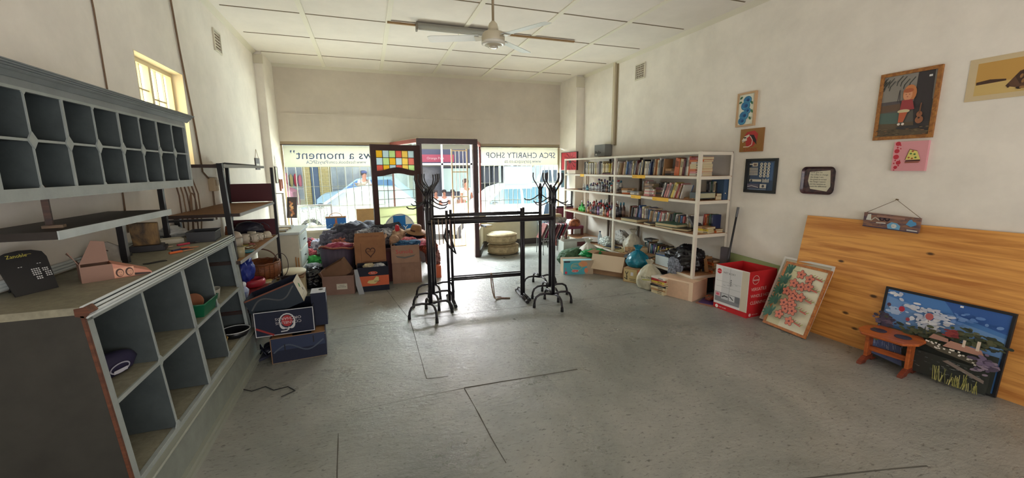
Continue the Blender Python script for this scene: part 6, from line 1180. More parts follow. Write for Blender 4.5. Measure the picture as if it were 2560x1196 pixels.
# red vacuum carton
RD = (196, 20, 28)
t = carton('vacuum_carton', 'open red and white vacuum cleaner carton in front of the right wall', 3.925, 3.30, .05, .42, .42, .507, RD, False, (), .006, 'box', 0, (176, 18, 24))
A = left_side(t); A.rect(0, .06, .42, .507, (226, 222, 220)); A.rect(.09, .12, .33, .49, (206, 204, 204)); A.rect(.335, .06, .415, .5, (206, 194, 172)); A.ell(.05, .44, .030, .030, (206, 30, 40)); A.text('Hoover', .05, .434, .018, (240, 236, 232), 'CENTER'); A.text('WET & DRY', .10, .425, .030, (110, 110, 114)); A.rect(.19, .1, .193, .5, (150, 150, 152))
for z in (.33, .265): A.rect(.02, z, .33, z+.0025, (150, 150, 152))
for k in range(4): A.rect(.11+.05*k, .29+.01*k, .14+.05*k, .293+.01*k, (120, 120, 124)); A.rect(.2, .36-.02*k, .215, .37-.02*k, (90, 90, 94))
A.rect(.015, .09, .33, .20, (130, 130, 134)); A.rect(.02, .15, .085, .195, (214, 170, 174)); A.ell(.05, .172, .022, .014, (206, 90, 110)); A.rect(.1, .13, .19, .195, (190, 190, 192)); A.stroke([(.11, .155), (.14, .17), (.18, .165)], .012, (44, 44, 46)); A.rect(.2, .13, .27, .195, (200, 200, 202)); A.stroke([(.21, .18), (.25, .15)], .01, (44, 44, 46)); A.rect(.28, .13, .325, .195, (110, 112, 118)); A.ell(.05, .03, .02, .02, (236, 226, 222)); A.text('WET & DRY', .08, .023, .018, (236, 226, 222)); A.build('white_print', t)
A = front(t); A.ell(.10, .415, .05, .05, (226, 206, 196)); A.ell(.10, .415, .046, .046, (176, 30, 34)); A.text('Hoover', .10, .405, .032, (232, 220, 212), 'CENTER')
for k, s_ in enumerate(('VERSATILE', 'WHOLE HOME', 'CLEANING')): A.text(s_, .04, .295-.075*k, .050, (226, 190, 180))
A.ell(.05, .03, .018, .018, (220, 180, 176)); A.text('WET & DRY', .08, .024, .018, (226, 190, 180)); A.build('front_print', t)
m = MB(); m.hexa([(-.2, -.1, .3), (.15, -.15, .34), (.15, .1, .34), (-.2, .15, .3), (-.2, -.1, .304), (.15, -.15, .344), (.15, .1, .344), (-.2, .15, .304)]); m.build('inner_flap', mat((190, 150, 120), .8), t)
m = MB(); m.hexa([(4.10, 3.86, 0), (4.115, 3.86, 0), (4.115, 2.95, 0), (4.10, 2.95, 0), (4.20, 3.86, .555), (4.215, 3.86, .555), (4.215, 2.95, .52), (4.20, 2.95, .52)]); tag(m.build('green_board', mat((140, 152, 100), .6)), 'pale green board leaning against the wall behind the red carton', 'board')
t = thing('mop_handle', 'dark metal pole leaning in the corner between bookcase and red carton', 'pole', (4.02, 3.70, 0)); m = MB(); m.tube([(0, 0, 0), (.17, .02, 1.0)], .012, 10); m.build('pole', mat((62, 60, 64), .35, .5), t); m = MB(); m.tube([(.17, .02, 1.0), (.19, .022, 1.12)], .0145, 10); m.build('grip', mat((110, 110, 112), .5), t)
m = MB(); m.box((4.13, 3.78-.0, .47), (.05, .1, .30), .3); tag(m.build('grey_box', mat((84, 78, 82), .6)), 'small dark box by the wall behind the pole', 'box')
# =============== LEFT FLOOR PILES ===============
NV = (30, 36, 58)
def wave(A, w, h, c=(78, 88, 104)): A.stroke([(w*(.05+.9*i/24), h*(.48+.17*math.sin(i/24*2*PI*1.15-.3)+.1*(i/24))) for i in range(25)], .012, c)
t = carton('apple_box', 'dark blue apple box with a wavy line, lowest of the stack beside the counter', -.655, 3.86, .09, .42, .34, .225, NV, False, ()); A = front(t); A.rect(0, 0, .42, .006, (120, 104, 84)); A.rect(0, 0, .006, .225, (140, 104, 74)); A.rect(.0, .219, .42, .225, (150, 112, 76)); A.rect(.007, .11, .414, .218, (36, 48, 78)); wave(A, .42, .225); A.rect(.1, .1, .108, .16, (20, 20, 26)); A.rect(.32, .14, .328, .2, (20, 20, 26)); A.build('print', t)
m = MB(); m.bb(-.21, -.05, -.17, .17, .20, .204); m.bb(.10, .21, -.17, .17, .20, .204); m.build('inner_flap', mat((176, 132, 88), .85), t)
t = carton('apple_box', 'upside-down dark orchard box with a red apple logo, middle of the stack beside the counter', -.745, 3.915, .045, .445, .34, .215, NV, False, (), z=.226); A = front(t)
for a, b, c_, d_ in ((0, 0, .445, .006), (0, .209, .445, .215), (0, 0, .006, .215), (.439, 0, .445, .215)): A.rect(a, b, c_, d_, (206, 206, 208))
A.stroke([(.01, .075), (.13, .008)], .016, (150, 44, 44)); A.ell(.24, .115, .062, .07, (206, 206, 206)); A.ell(.21, .09, .03, .045, (206, 206, 206)); A.ell(.27, .09, .03, .045, (206, 206, 206)); A.ell(.24, .115, .052, .06, NV); A.ell(.24, .118, .043, .05, (170, 44, 48)); A.stroke([(.25, .06), (.245, .04), (.23, .03), (.19, .028)], .010, (206, 206, 206))
vs, fs = font_verts('CORNELIUS', .034, 'CENTER'); A.k += 1; A.mb.add([A.P(.25-p.x*1.1, .115-p.y) for p in vs], fs, A.mi((206, 200, 200))); vs, fs = font_verts('ORCHARDS', .034, 'CENTER'); A.k += 1; A.mb.add([A.P(.25-p.x*1.1, .150-p.y) for p in vs], fs, A.mi((206, 200, 200)))
A.build('print', t)
t = carton('apple_box', 'tilted dark apple box sunk in the top of the stack beside the counter', -.78, 3.945, 0, .40, .28, .2, NV, False, (), z=.41, rot=(0, math.radians(-20), .03), incol=(110, 66, 48)); A = front(t); A.rect(0, .0, .4, .19, (28, 40, 52)); wave(A, .40, .24, (88, 90, 92)); A.rect(0, .188, .4, .2, (120, 70, 50)); A.build('print', t); A = right_side(t); A.rect(0, 0, .28, .2, (206, 200, 180)); A.poly([(.1, .12), (.13, .15), (.16, .13), (.14, .1)], (60, 140, 66)); A.ell(.19, .07, .014, .016, (40, 40, 44)); A.rect(.03, .04, .25, .045, (170, 160, 140)); A.build('end_print', t)
t = carton('apple_box', 'dark blue box with a white top end standing behind the apple box stack', -.485, 3.95, .06, .12, .17, .30, NV, True, (), z=.226)
A = top_side(t); A.rect(0, 0, .12, .17, (196, 200, 214)); A.ell(.08, .11, .02, .03, (60, 62, 70)); A.build('top_print', t); A = right_side(t); A.rect(.01, .2, .16, .29, (150, 156, 176)); A.build('side_print', t)
# row of boxes further back
t = carton('cardboard_box', 'brown box with a white paper label at the front left of the box row', -.42, 5.72, -.14, .385, .3, .25, (150, 118, 104), False, (('l', 20, .06),)); A = front(t); A.rect(.17, .07, .30, .145, (214, 208, 190)); A.text('OUTSPAN', .235, .095, .022, (60, 56, 52), 'CENTER'); A.text('ORANGES', .235, .12, .014, (60, 56, 52), 'CENTER'); A.build('paper_label', t)
t = carton('cardboard_box', 'open brown box lying tilted in the labelled box', -.42, 5.74, 0, .34, .22, .2, (128, 94, 70), False, (), z=.19, rot=(.0, math.radians(-30), -.1)); m = MB(); m.blob((.02, 0, .08), (.1, .08, .06), 81, .5, 3, 3); m.build('dark_contents', mat((60, 50, 56), .8, var=.5, vs=20), t)
t = carton('margarine_box', 'black and orange margarine carton with torn open top in the box row', -.005, 5.73, -.02, .40, .3, .33, (30, 32, 48), False); A = front(t); A.rect(.02, .075, .40, .21, (206, 96, 56)); A.ell(.2, .25, .06, .022, (214, 110, 80)); A.ell(.2, .25, .05, .016, (190, 70, 50)); A.text('Rama', .2, .244, .022, (236, 226, 214), 'CENTER'); A.poly([(.12, .12), (.14, .15), (.2, .155), (.24, .2), (.27, .19), (.27, .14), (.22, .1), (.16, .105)], (216, 196, 130)); A.text('smart', .25, .125, .034, (50, 44, 50), 'CENTER'); A.build('print', t)
for k, (x, y) in enumerate(((-.05, 5.70), (.07, 5.68))): m = MB(); m.blob((x, y, .31), (.08, .07, .045), 83+k, .5, 3, 3); tag(m.build('crumpled_paper', mat((222, 206, 170) if k == 0 else (70, 74, 96), .7, var=.4, vs=20, vcol=(206, 206, 210) if k else None)), ('cream crumpled paper sticking out of the margarine carton' if k == 0 else 'blue and white crumpled wrap in the margarine carton'), 'paper')
t = carton('cardboard_box', 'plain supporting box behind the margarine carton', -.02, 6.08, 0, .4, .34, .30, (140, 102, 76), True)
t = carton('coffee_creamer_box', 'tall brown box with a heart-shaped brand mark on top of the box row', -.025, 6.08, .02, .41, .32, .34, (160, 112, 76), False, (('f', -8, .10), ('r', 40, .05)), z=.302); A = front(t); A.rect(.08, .01, .085, .3, (120, 80, 54)); hp = [(.155+.085*.8*math.sin(q)**3*.9+.05, .17+.058*(13*math.cos(q)-5*math.cos(2*q)-2*math.cos(3*q)-math.cos(4*q))/13) for q in [2*PI*i/30 for i in range(31)]]
A.stroke(hp, .013, (84, 48, 36)); A.text('romora', .205, .168, .033, (84, 48, 36), 'CENTER'); A.rect(.1, .035, .4, .041, (110, 70, 50)); A.build('print', t); A = Art((-.205, -.162, .352), (1, 0, 0), (0, .14, 1)); A.text('COFFEE CREAMER CREAM', .06, .03, .023, (110, 70, 46)); A.build('flap_print', t)
t = carton('sealed_box', 'plain sealed box with brown tape, lowest at the right end of the box row', .47, 5.97, -.12, .40, .30, .30, (160, 124, 104), True); A = front(t); A.rect(.12, .0, .125, .3, (136, 100, 82)); A.rect(.13, .17, .18, .24, (140, 104, 84)); A.rect(.30, .0, .302, .3, (120, 90, 72)); A.build('tape', t)
t = carton('sunflower_oil_box', 'brown cooking oil carton with red lettering full of blue cloth', .455, 5.95, -.09, .385, .28, .25, (172, 134, 112), False, (), z=.302); A = front(t); A.text('Sunola', .06, .135, .085, (196, 70, 66), sx=1.05); A.poly([(.06, .105), (.18, .085), (.32, .11), (.34, .12), (.3, .085), (.18, .06), (.08, .08)], (110, 104, 100)); A.rect(.02, .2, .05, .206, (140, 96, 80)); A.build('print', t)
# purple laundry bag
t = thing('laundry_bag', 'tall grey-purple laundry bag with pink lining behind the labelled box', 'bag', (-.47, 6.25, 0), .1); m = MB(); m.lathe((0, 0, 0), [(.17, 0), (.2, .03), (.215, .3), (.235, .52), (.228, .52), (.2, .3)], 28, sx=1.0, sy=.75); m.build('body', mat((84, 72, 92), .6, var=.2, vs=4, stretch=(6, 6, .5)), t)
m = MB(); m.tube([(.235*math.cos(q*PI/14), .176*math.sin(q*PI/14), .525+.02*math.sin(q*2*PI/14)+.012*math.cos(q*2*PI/28*5)) for q in range(28)], .014, 6, closed=True); m.build('rim', mat((176, 104, 80), .7, var=.4, vs=10), t); m = MB(); m.cloth((0, 0, .50), (.2, .14, .08), 85, .6, 4); m.build('lining', mat((140, 36, 66), .7), t)
# garments heap : individual crumpled clothes
def garment(x, y, z, dx, dy, dz, col, label, seed, rz=0, vcol=None, amp=.55, name='garment', cat='clothing', group='heap of second-hand clothes under the left window', sub=5, vs=14, flat=None):
    m = MB()
    if amp < .4: m.blob((x, y, z), (dx, dy, dz), seed, amp, 2.6, 4, rz=rz, flat=flat)
    else: m.cloth((x, y, z), (dx, dy, dz), seed, amp, sub, rz=rz, flat=flat)
    return tag(m.build(name, mat(col, .85, var=.45 if vcol else .25, vs=vs, vcol=vcol, bump=.3, bs=25)), label, cat, group)
garment(-.02, 6.95, .40, .62, .5, .36, (40, 38, 50), 'large dark patterned bedspread on top of the clothes heap', 101, .1, (70, 70, 84))
garment(-.42, 6.85, .36, .35, .4, .30, (50, 46, 60), 'dark striped shirt sliding down the left of the clothes heap', 102, .4, (96, 92, 110), vs=30)
garment(.05, 6.6, .60, .22, .16, .11, (36, 34, 44), 'black and white print blouse on the crest of the clothes heap', 103, 0, (150, 150, 160), vs=22)
garment(.24, 6.55, .58, .16, .14, .12, (42, 40, 52), 'charcoal top with pale edges beside the red ribbon', 104, .3, (170, 168, 176), vs=26)
garment(-.78, 7.1, .34, .2, .25, .18, (62, 62, 92), 'blue and white checked shirt in the left of the heap', 105, .2, (190, 192, 206), vs=20)
garment(-.93, 7.1, .46, .12, .14, .07, (196, 60, 62), 'red and navy knit at the far left of the heap', 106, .1, (34, 34, 60), vs=9)
garment(-.60, 7.15, .44, .2, .2, .08, (200, 196, 190), 'white and black patterned scarf behind the checked shirt', 107, -.2, (60, 58, 66), vs=16)
garment(-.90, 6.75, .33, .11, .11, .09, (222, 112, 124), 'pink soft garment low at the left of the heap', 108)
garment(-.72, 6.8, .31, .1, .1, .07, (190, 196, 180), 'pale grey garment beside the pink one', 109)
garment(-.80, 6.55, .22, .17, .16, .12, (74, 190, 90), 'bright green plastic carrier bag at the left of the heap', 110, 0, None, name='green_bag', cat='bag', flat=0)
garment(-.82, 6.25, .26, .14, .1, .04, (196, 206, 216), 'white plastic sheet on the black bin bag', 111, name='plastic_sheet', cat='sheet')
extra = [(-.28, 6.62, .56, .17, .13, .08, (34, 34, 46), (90, 90, 104), 'navy pinstripe jacket lying left of the tall brown box'), (-.12, 6.72, .63, .16, .12, .07, (200, 196, 200), (50, 50, 60), 'white blouse with dark print at the top of the heap'), (.12, 6.8, .66, .15, .12, .07, (30, 30, 36), None, 'plain black jumper on the heap crest before the door leaf'),
         (.38, 6.75, .62, .14, .12, .08, (52, 52, 66), (120, 120, 134), 'slate checked shirt near the door leaf on the heap'), (-.52, 6.95, .50, .18, .14, .08, (60, 62, 84), (34, 36, 50), 'faded denim jeans on the left slope of the heap'), (-.35, 7.2, .56, .2, .15, .09, (44, 44, 56), (84, 84, 100), 'dark striped jersey at the back of the heap'),
         (-.64, 6.62, .40, .14, .13, .07, (206, 206, 210), (96, 98, 116), 'pale striped shirt beside the purple laundry bag'), (-.08, 6.5, .66, .12, .08, .05, (84, 84, 96), (200, 200, 206), 'grey and white scarf draped behind the tall brown box'), (.22, 6.42, .64, .1, .08, .06, (30, 32, 44), (210, 210, 214), 'black cloth with white edging behind the soft toy'),
         (-.44, 6.58, .545, .13, .1, .05, (134, 70, 60), (190, 120, 100), 'rust-coloured towel poking out of the laundry bag'), (.53, 6.16, .56, .11, .09, .05, (196, 50, 70), (226, 160, 170), 'bright red cloth between soft toy and sun hat')]
for k, (x, y, z, dx, dy, dz, c_, v_, lb) in enumerate(extra): garment(x, y, z, dx, dy, dz, c_, lb, 160+k, .3*k, v_, .6, vs=22)
t = thing('bin_bag', 'shiny black bin bag standing left of the box row', 'bag', (-.82, 6.12, 0)); m = MB(); m.cloth((0, 0, .12), (.2, .2, .15), 112, .4, 5, flat=0); m.build('bag', mat((28, 28, 34), .25, bump=.5, bs=14, stretch=(1, 1, 3)), t)
garment(.40, 6.35, .62, .1, .09, .10, (206, 176, 146), 'cream and brown soft toy on the right of the heap', 113, 0, (120, 84, 64), name='soft_toy', cat='toy', amp=.3)
m = MB(); m.blob((.38, 6.3, .73), (.035, .03, .06), 114, .4, 3, 2); tag(m.build('red_ribbon', mat((190, 36, 50), .6)), 'red ribbon on the head of the soft toy', 'ribbon')
garment(.32, 6.12, .56, .07, .07, .1, (190, 150, 120), 'tan soft toy body hanging over the boxes', 115, name='soft_toy', cat='toy', amp=.3)
t = thing('sun_hat', 'woven straw sun hat on top of the clothes at the door', 'hat', (.66, 6.36, .66)); R = Matrix.Rotation(.2, 3, 'X') @ Matrix.Rotation(.12, 3, 'Y'); m = MB(); m.lathe((0, 0, 0), [(.17, -.01), (.16, .0), (.085, .012), (.082, .06), (.07, .1), (.03, .112), (.0005, .112)], 30, rot=R); m.build('crown_and_brim', wood((150, 112, 76), (110, 78, 50), (40, 40, 40), .8, 4), t)
m = MB(); m.lathe((0, 0, .012), [(.087, 0), (.085, .03)], 30, rot=R); m.build('band', mat((96, 60, 44), .7), t)
garment(.62, 6.45, .50, .18, .16, .12, (34, 34, 48), 'navy garment bulging under the sun hat', 116)
garment(.66, 6.15, .52, .16, .12, .05, (212, 80, 110), 'pink and white t-shirt behind the cooking oil carton', 117, .2, (230, 190, 200))
garment(.50, 5.97, .54, .17, .12, .055, (30, 60, 96), 'deep blue cloth filling the cooking oil carton', 118, 0, (50, 100, 140))
garment(.80, 6.2, .46, .12, .16, .12, (206, 96, 60), 'orange and brown garment slipping at the right end of the heap', 119, .3, (90, 52, 50))
garment(.88, 6.25, .26, .09, .2, .2, (96, 60, 60), 'brown striped cloth hanging to the floor at the door post', 120, .2, (190, 140, 130), vs=24)
garment(.80, 6.40, .50, .04, .08, .12, (176, 150, 110), 'beige strap bundle right of the sun hat', 121, .5)
m = MB(); m.box((.90, 6.05, .09), (.12, .2, .18)); tag(m.build('orange_box', mat((206, 100, 60), .6)), 'small orange box on the floor behind the sealed box', 'box')
t = carton('storage_box', 'dark maroon box under the soft toys between the carton stacks', .22, 6.15, 0, .16, .3, .44, (84, 40, 48), True)
# clear plastic strip hanging to the floor
m = MB(); m.prism([(-.02, 0), (.02, 0), (.06, -.2), (.09, -.34), (.02, -.34), (-.01, -.2)], (-.215, 5.515, .33), (1, 0, 0), (0, .1, 1), (0, -1, 0), .003); tag(m.build('plastic_strip', mat((196, 200, 206), .2, alpha=.45)), 'clear plastic film trailing between two front boxes', 'plastic film')
# things in the left window
t = thing('lattice_panel', 'white filigree lattice panel standing in the left window', 'panel', (-.92, 8.02, .58)); A = Art((-.27, -.004, .0), (1, 0, 0), (0, 0, 1)); A.step = .002; lc = (206, 208, 200)
rn = random.Random(3)
for _ in range(90): x, z = rn.uniform(.04, .5), rn.uniform(.03, .38); A.ring(x, z, rn.uniform(.012, .03), rn.uniform(.012, .03), .004, lc, 9); A.k = 0
A.build('filigree', t); m = MB()
for a, b, c_, d_ in ((-.29, .0, .29, .025), (-.29, .395, .29, .42), (-.29, 0, -.262, .42), (.262, 0, .29, .42), (-.1, 0, -.09, .42), (.09, 0, .1, .42)): m.bb(a, c_, -.012, .012, b, d_)
m.build('frame', mat((196, 200, 200), .5), t)
t = thing('lighthouse_case', 'blue painted wooden case with a brown lighthouse shape and hoop handle', 'case', (-.57, 7.86, .58)); m = MB(); m.bb(-.165, .165, -.03, .03, 0, .2); m.build('case', mat((28, 96, 168), .5), t); m = MB(); m.bb(-.168, .168, -.032, .032, .185, .215); m.build('top_strip', wood((150, 110, 70), (110, 76, 48)), t)
A = Art((-.165, -.0305, 0), (1, 0, 0), (0, 0, 1)); A.poly([(.10, .0), (.23, .0), (.2, .07), (.185, .09), (.18, .185), (.15, .185), (.145, .09), (.12, .07)], (140, 106, 72)); A.rect(.15, .1, .18, .14, (176, 84, 70))
for k in range(9): x = .02+.03*k if k < 3 else .2+.015*k; A.ell(x, .03+.02*(k % 4), .012, .005, (170, 206, 226), n=8)
A.build('painting', t); m = MB(); m.tube([(.1*math.cos(q), 0, .215+.06*math.sin(q)) for q in [PI*i/12 for i in range(13)]], .008, 6); m.build('hoop_handle', mat((196, 170, 140), .6), t)
t = carton('beige_board', 'plain beige cardboard sheet propped in the left window by the door', -.07, 7.75, 0, .30, .03, .34, (206, 164, 108), True, z=.58)
t = wall_pic('leaning_picture', (-1.34, 7.86, .80), (1, -.35, 0), (.10, .0, 1), .17, .36, .02, 'dark framed picture of tan figures leaning against the left window jamb', lambda A, w, h: [A.rect(0, 0, w, h, (60, 44, 42))]+[A.ell(w*random.uniform(.25, .75), h*(.1+.085*k), .028, .018, random.choice([(196, 140, 90), (214, 166, 116), (150, 92, 60)]), random.random()*3, 10) for k in range(9)], (50, 40, 44), d=.02); m = MB(); m.tube([(.06, .02, .0), (.05, .02, -.22)], .01); m.build('prop', mat((120, 84, 60), .6), t)
m = MB(); m.bb(-1.3, -1.27, 7.35, 7.37, 0, 1.25); m.bb(-1.395, -1.27, 7.36, 7.375, 1.24, 1.255); tag(m.build('white_board', mat((196, 190, 176), .5))  , 'narrow pale upright board against the left wall beyond the dresser', 'board')
# small chest + stool
t = thing('dresser', 'off-white wooden chest of drawers beyond the steel rack', 'dresser', (-1.12, 6.2, 0)); cw = mat((206, 200, 182), .55, var=.05)
m = MB(); m.bb(-.26, .22, -.32, .42, .03, .78); m.build('body', cw, t, bevel=.004); m = MB(); m.bb(-.28, .245, -.345, .445, .78, .81); m.build('top', mat((196, 204, 204), .4), t, bevel=.006)
for z0, z1 in ((.58, .75), (.34, .55), (.09, .31)):
    m = MB(); m.bb(.22, .232, -.28, .38, z0, z1); d = m.build('drawer', mat((196, 206, 200), .5), t, bevel=.003); m = MB(); m.tube([(.235, .0, (z0+z1)/2), (.25, .01, (z0+z1)/2+.005), (.25, .09, (z0+z1)/2+.005), (.235, .1, (z0+z1)/2)], .006); m.build('handle', mat((60, 56, 54), .4, .5), d)
album(-1.22, 6.0, .812, .34, .1, .02, (70, 54, 44), 'dark-edged wooden tray lying on the dresser, nearer one', 0, nm='wooden_tray'); album(-1.2, 6.35, .812, .34, .22, .03, (190, 190, 186), 'pale flat box lying at the back of the dresser top', .0, nm='flat_box'); album(-1.2, 6.14, .812, .3, .12, .02, (206, 190, 156), 'cream folder lying in the middle of the dresser top', .1, nm='cream_folder')
t = thing('stool', 'cream padded box stool in front of the dresser', 'stool', (-.97, 5.62, 0), .05); m = MB(); m.bb(-.15, .14, -.14, .14, 0, .29); m.build('base', mat((196, 178, 140), .7), t, bevel=.004); m = MB(); m.bb(-.155, .145, -.15, .15, .29, .31); m.build('trim', mat((140, 104, 74), .5), t); m = MB(); m.blob((0, 0, .345), (.16, .155, .045), 130, .08, 1.5, 3, ridge=False); m.build('cushion', mat((216, 206, 180), .6), t)
m = MB(); m.box((-.95, 5.88, .55-.22), (.012, .03, .30)); m.box((-.92, 5.88, .33), (.012, .03, .28), .0); tag(m.build('wooden_sticks', mat((168, 120, 70), .6)), 'two short wooden slats standing against the dresser side', 'slat')
t = carton('dark_bin', 'dark open bin on the floor in front of the red board', -.92, 5.05, .1, .16, .3, .4, (46, 34, 36), False)
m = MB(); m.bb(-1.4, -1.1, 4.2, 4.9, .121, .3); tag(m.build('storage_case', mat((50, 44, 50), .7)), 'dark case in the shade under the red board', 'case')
# =============== STREET OUTSIDE ===============
road = mat((206, 202, 194), .85, var=.08, vs=.6, name='sunlit_asphalt'); pav = mat((214, 200, 168), .85, var=.1, vs=2)
m = MB(); m.hexa([(-30, 8.5, -.2), (40, 8.5, -.2), (40, 10.2, -.2), (-30, 10.2, -.2), (-30, 8.5, -.12), (40, 8.5, -.12), (40, 10.2, -.16), (-30, 10.2, -.16)]); struct(m.build('pavement', pav)); bpy.data.objects['pavement'].name = 'floor_pavement'
m = MB(); m.hexa([(-40, 10.2, -.7), (50, 10.2, -.7), (50, 15.2, -.7), (-40, 15.2, -.7), (-40, 10.2, -.49), (50, 10.2, -.49), (50, 15.2, -.2), (-40, 15.2, -.2)]); m.bb(-40, 50, 15.2, 19.9, -.7, -.12); struct(m.build('floor_street', road))
YBR = mat((232, 212, 150), .85, name='yellow_brick')
def brick(col, col2):
    m = bpy.data.materials.new('brickwork'); m.use_nodes = True; nt = m.node_tree; b = nt.nodes['Principled BSDF']; t = nt.nodes.new('ShaderNodeTexCoord'); mp = nt.nodes.new('ShaderNodeMapping'); mp.inputs['Rotation'].default_value = (PI/2, 0, 0)
    br = nt.nodes.new('ShaderNodeTexBrick'); br.inputs['Color1'].default_value = rgb(col); br.inputs['Color2'].default_value = rgb(col2); br.inputs['Mortar'].default_value = rgb((190, 176, 140)); br.inputs['Scale'].default_value = 1; br.inputs['Brick Width'].default_value = .24; br.inputs['Row Height'].default_value = .085; br.inputs['Mortar Size'].default_value = .008
    nt.links.new(t.outputs['Object'], mp.inputs[0]); nt.links.new(mp.outputs[0], br.inputs['Vector']); nt.links.new(br.outputs[0], b.inputs['Base Color']); b.inputs['Roughness'].default_value = .85; return m
YB_ = brick((236, 218, 160), (226, 204, 140)); cream = mat((232, 226, 200), .8); shopg = mat((120, 134, 150), .25, var=.5, vs=.9, vcol=(196, 206, 214)); whitef = mat((232, 232, 228), .5)
Yf = 20.0
# left building: shop with display windows between yellow brick piers
b1 = thing('shop_building', 'shop across the street with yellow brick piers and clothes in its display windows', 'building', (-1.5, Yf, -.12))
m = MB(); m.bb(-7, 1.9, Yf+1.2, Yf+1.4, -.12, 3.4); m.bb(-7, 1.9, Yf, Yf+1.4, 2.1, 3.6); m.build('wall', cream, b1, w=True)
for x0, x1 in ((-2.62, -2.35), (-2.0, -1.55), (.35, .6)): m = MB(); m.bb(x0, x1, Yf-.05, Yf+.3, -.12, 2.15); m.build('brick_pier', YB_, b1, w=True)
m = MB(); m.bb(-2.33, -2.02, Yf, Yf+.1, -.12, 2.0); m.build('blue_door', mat((110, 130, 160), .5), b1, w=True)
for x0, x1 in ((-5.6, -2.65), (-1.5, .3), (.65, 1.8)):
    m = MB(); m.bb(x0, x1, Yf+.02, Yf+.08, .35, 1.98); g = m.build('shop_window', shopg, b1, w=True); m = MB(); n = int((x1-x0)/.55)
    for i in range(n+1): x = x0+(x1-x0)*i/n; m.bb(x-.02, x+.02, Yf-.02, Yf+.02, .35, 1.98)
    m.bb(x0, x1, Yf-.02, Yf+.02, 1.94, 1.99); m.bb(x0, x1, Yf-.02, Yf+.02, .33, .38); m.bb(x0, x1, Yf-.02, Yf+.02, .8, .83); m.build('glazing_bars', whitef, g, w=True)
rn = random.Random(8); gcols = {(206, 70, 90): 'red', (84, 110, 170): 'blue', (60, 70, 120): 'navy', (220, 130, 150): 'pink', (120, 90, 140): 'purple', (196, 180, 120): 'yellow'}
for i in range(16):
    x = -5.3+i*.17; c = rn.choice(list(gcols)); z0 = .85+rn.random()*.15; m = MB(); m.blob((x, Yf-.12, z0+.3), (.07, .05, .28), 140+i, .3, 2, 2); m.build('displayed_goods', mat(c, .7), b1, w=True)
m = MB(); m.bb(-7, 1.9, Yf-1.6, Yf, 2.55, 2.62); m.build('canopy', mat((196, 206, 210), .5), b1, w=True)
# middle building behind the door
b2 = thing('red_sign_shop', 'shop with pale blue roof and dark and red sign board, seen through the open door', 'building', (4.5, Yf, -.12))
m = MB(); m.bb(1.95, 7.2, Yf+.6, Yf+.9, -.12, 3.6); m.build('wall', cream, b2, w=True); m = MB(); m.hexa([(1.95, Yf-1.4, 2.75), (7.2, Yf-1.4, 2.75), (7.2, Yf+.9, 3.5), (1.95, Yf+.9, 3.5), (1.95, Yf-1.4, 2.8), (7.2, Yf-1.4, 2.8), (7.2, Yf+.9, 3.55), (1.95, Yf+.9, 3.55)]); m.build('roof', mat((170, 206, 222), .5), b2, w=True)
m = MB(); m.bb(2.0, 7.1, Yf-.3, Yf-.2, 1.9, 2.55); m.build('sign_board', mat((100, 104, 130), .6), b2, w=True); m = MB(); m.bb(2.3, 4.0, Yf-.32, Yf-.3, 1.95, 2.3); r_s = m.build('red_sign', mat((196, 84, 110), .5), b2, w=True); A = Art((2.7, Yf-.322, 2.08), (1, 0, 0), (0, 0, 1)); A.text('Orange Park', 0, 0, .16, (236, 210, 214)); A.build('lettering', r_s, w=True)
m = MB(); m.bb(1.95, 7.1, Yf-1.3, Yf-.3, 1.80, 1.88); m.build('white_beam', whitef, b2, w=True)
for x in (2.0, 3.25, 4.6, 6.0): m = MB(); m.bb(x-.04, x+.04, Yf-1.3, Yf-1.2, -.12, 2.75); m.build('post', whitef, b2, w=True)
m = MB(); m.bb(2.1, 7.0, Yf+.5, Yf+.6, .1, 1.75); m.build('shop_window', mat((130, 136, 150), .3, var=.4, vs=1), b2, w=True); m = MB(); m.bb(3.4, 4.9, Yf-.4, Yf-.3, .55, 1.65); m.build('white_panel', mat((206, 232, 226), .5), b2, w=True)
for x in (5.4, 5.9): m = MB(); m.bb(x, x+.4, Yf-.35, Yf-.3, .9, 1.7); m.build('window', mat((110, 110, 124), .3), b2, w=True)
# right building
b3 = thing('yellow_brick_building', 'yellow brick building across the street behind the right shop window', 'building', (10, Yf, -.12)); m = MB(); m.bb(7.3, 16, Yf-.6, Yf+.6, -.12, 3.6); m.build('wall', YB_, b3, w=True)
m = MB(); m.bb(8.9, 12.5, Yf-.75, Yf-.6, 1.78, 2.0); m.build('name_board', mat((214, 206, 196), .6), b3, w=True); m = MB(); m.bb(8.6, 12.5, Yf-.65, Yf-.58, .5, 1.7); m.build('shop_window', mat((120, 134, 146), .3, var=.4, vs=1), b3, w=True)
A = Art((8.95, Yf-.752, 1.82), (1, 0, 0), (0, 0, 1)); 
for i, s_ in enumerate(('XIN', 'CHEAP', 'SHOP', 'CELL', 'CASH')): A.text(s_, .05+i*.68, 0, .17, (200, 70, 60) if i % 2 == 0 else (60, 50, 60))
A.build('lettering', b3, w=True)
t = thing('street_tree', 'small bare leafy shrub before the yellow brick building', 'shrub', (7.1, 18.3, -.12)); m = MB(); m.tube([(0, 0, 0), (.05, 0, .7), (0, 0, 1.3)], [.04, .03, .02]); m.build('trunk', mat((110, 90, 70), .8), t); m = MB()
for i in range(60): a = rn.uniform(0, 6.28); r = rn.uniform(.05, .38); z = rn.uniform(1.0, 1.6); m.prism([(-.05, 0), (0, .025), (.05, 0), (0, -.025)], (r*math.cos(a), r*math.sin(a), z), (math.cos(a), math.sin(a), rn.uniform(-1, 1)), (-math.sin(a), math.cos(a), .3), (0, 0, 1), .004)
m.build('leaves', mat((96, 110, 84), .7), t)
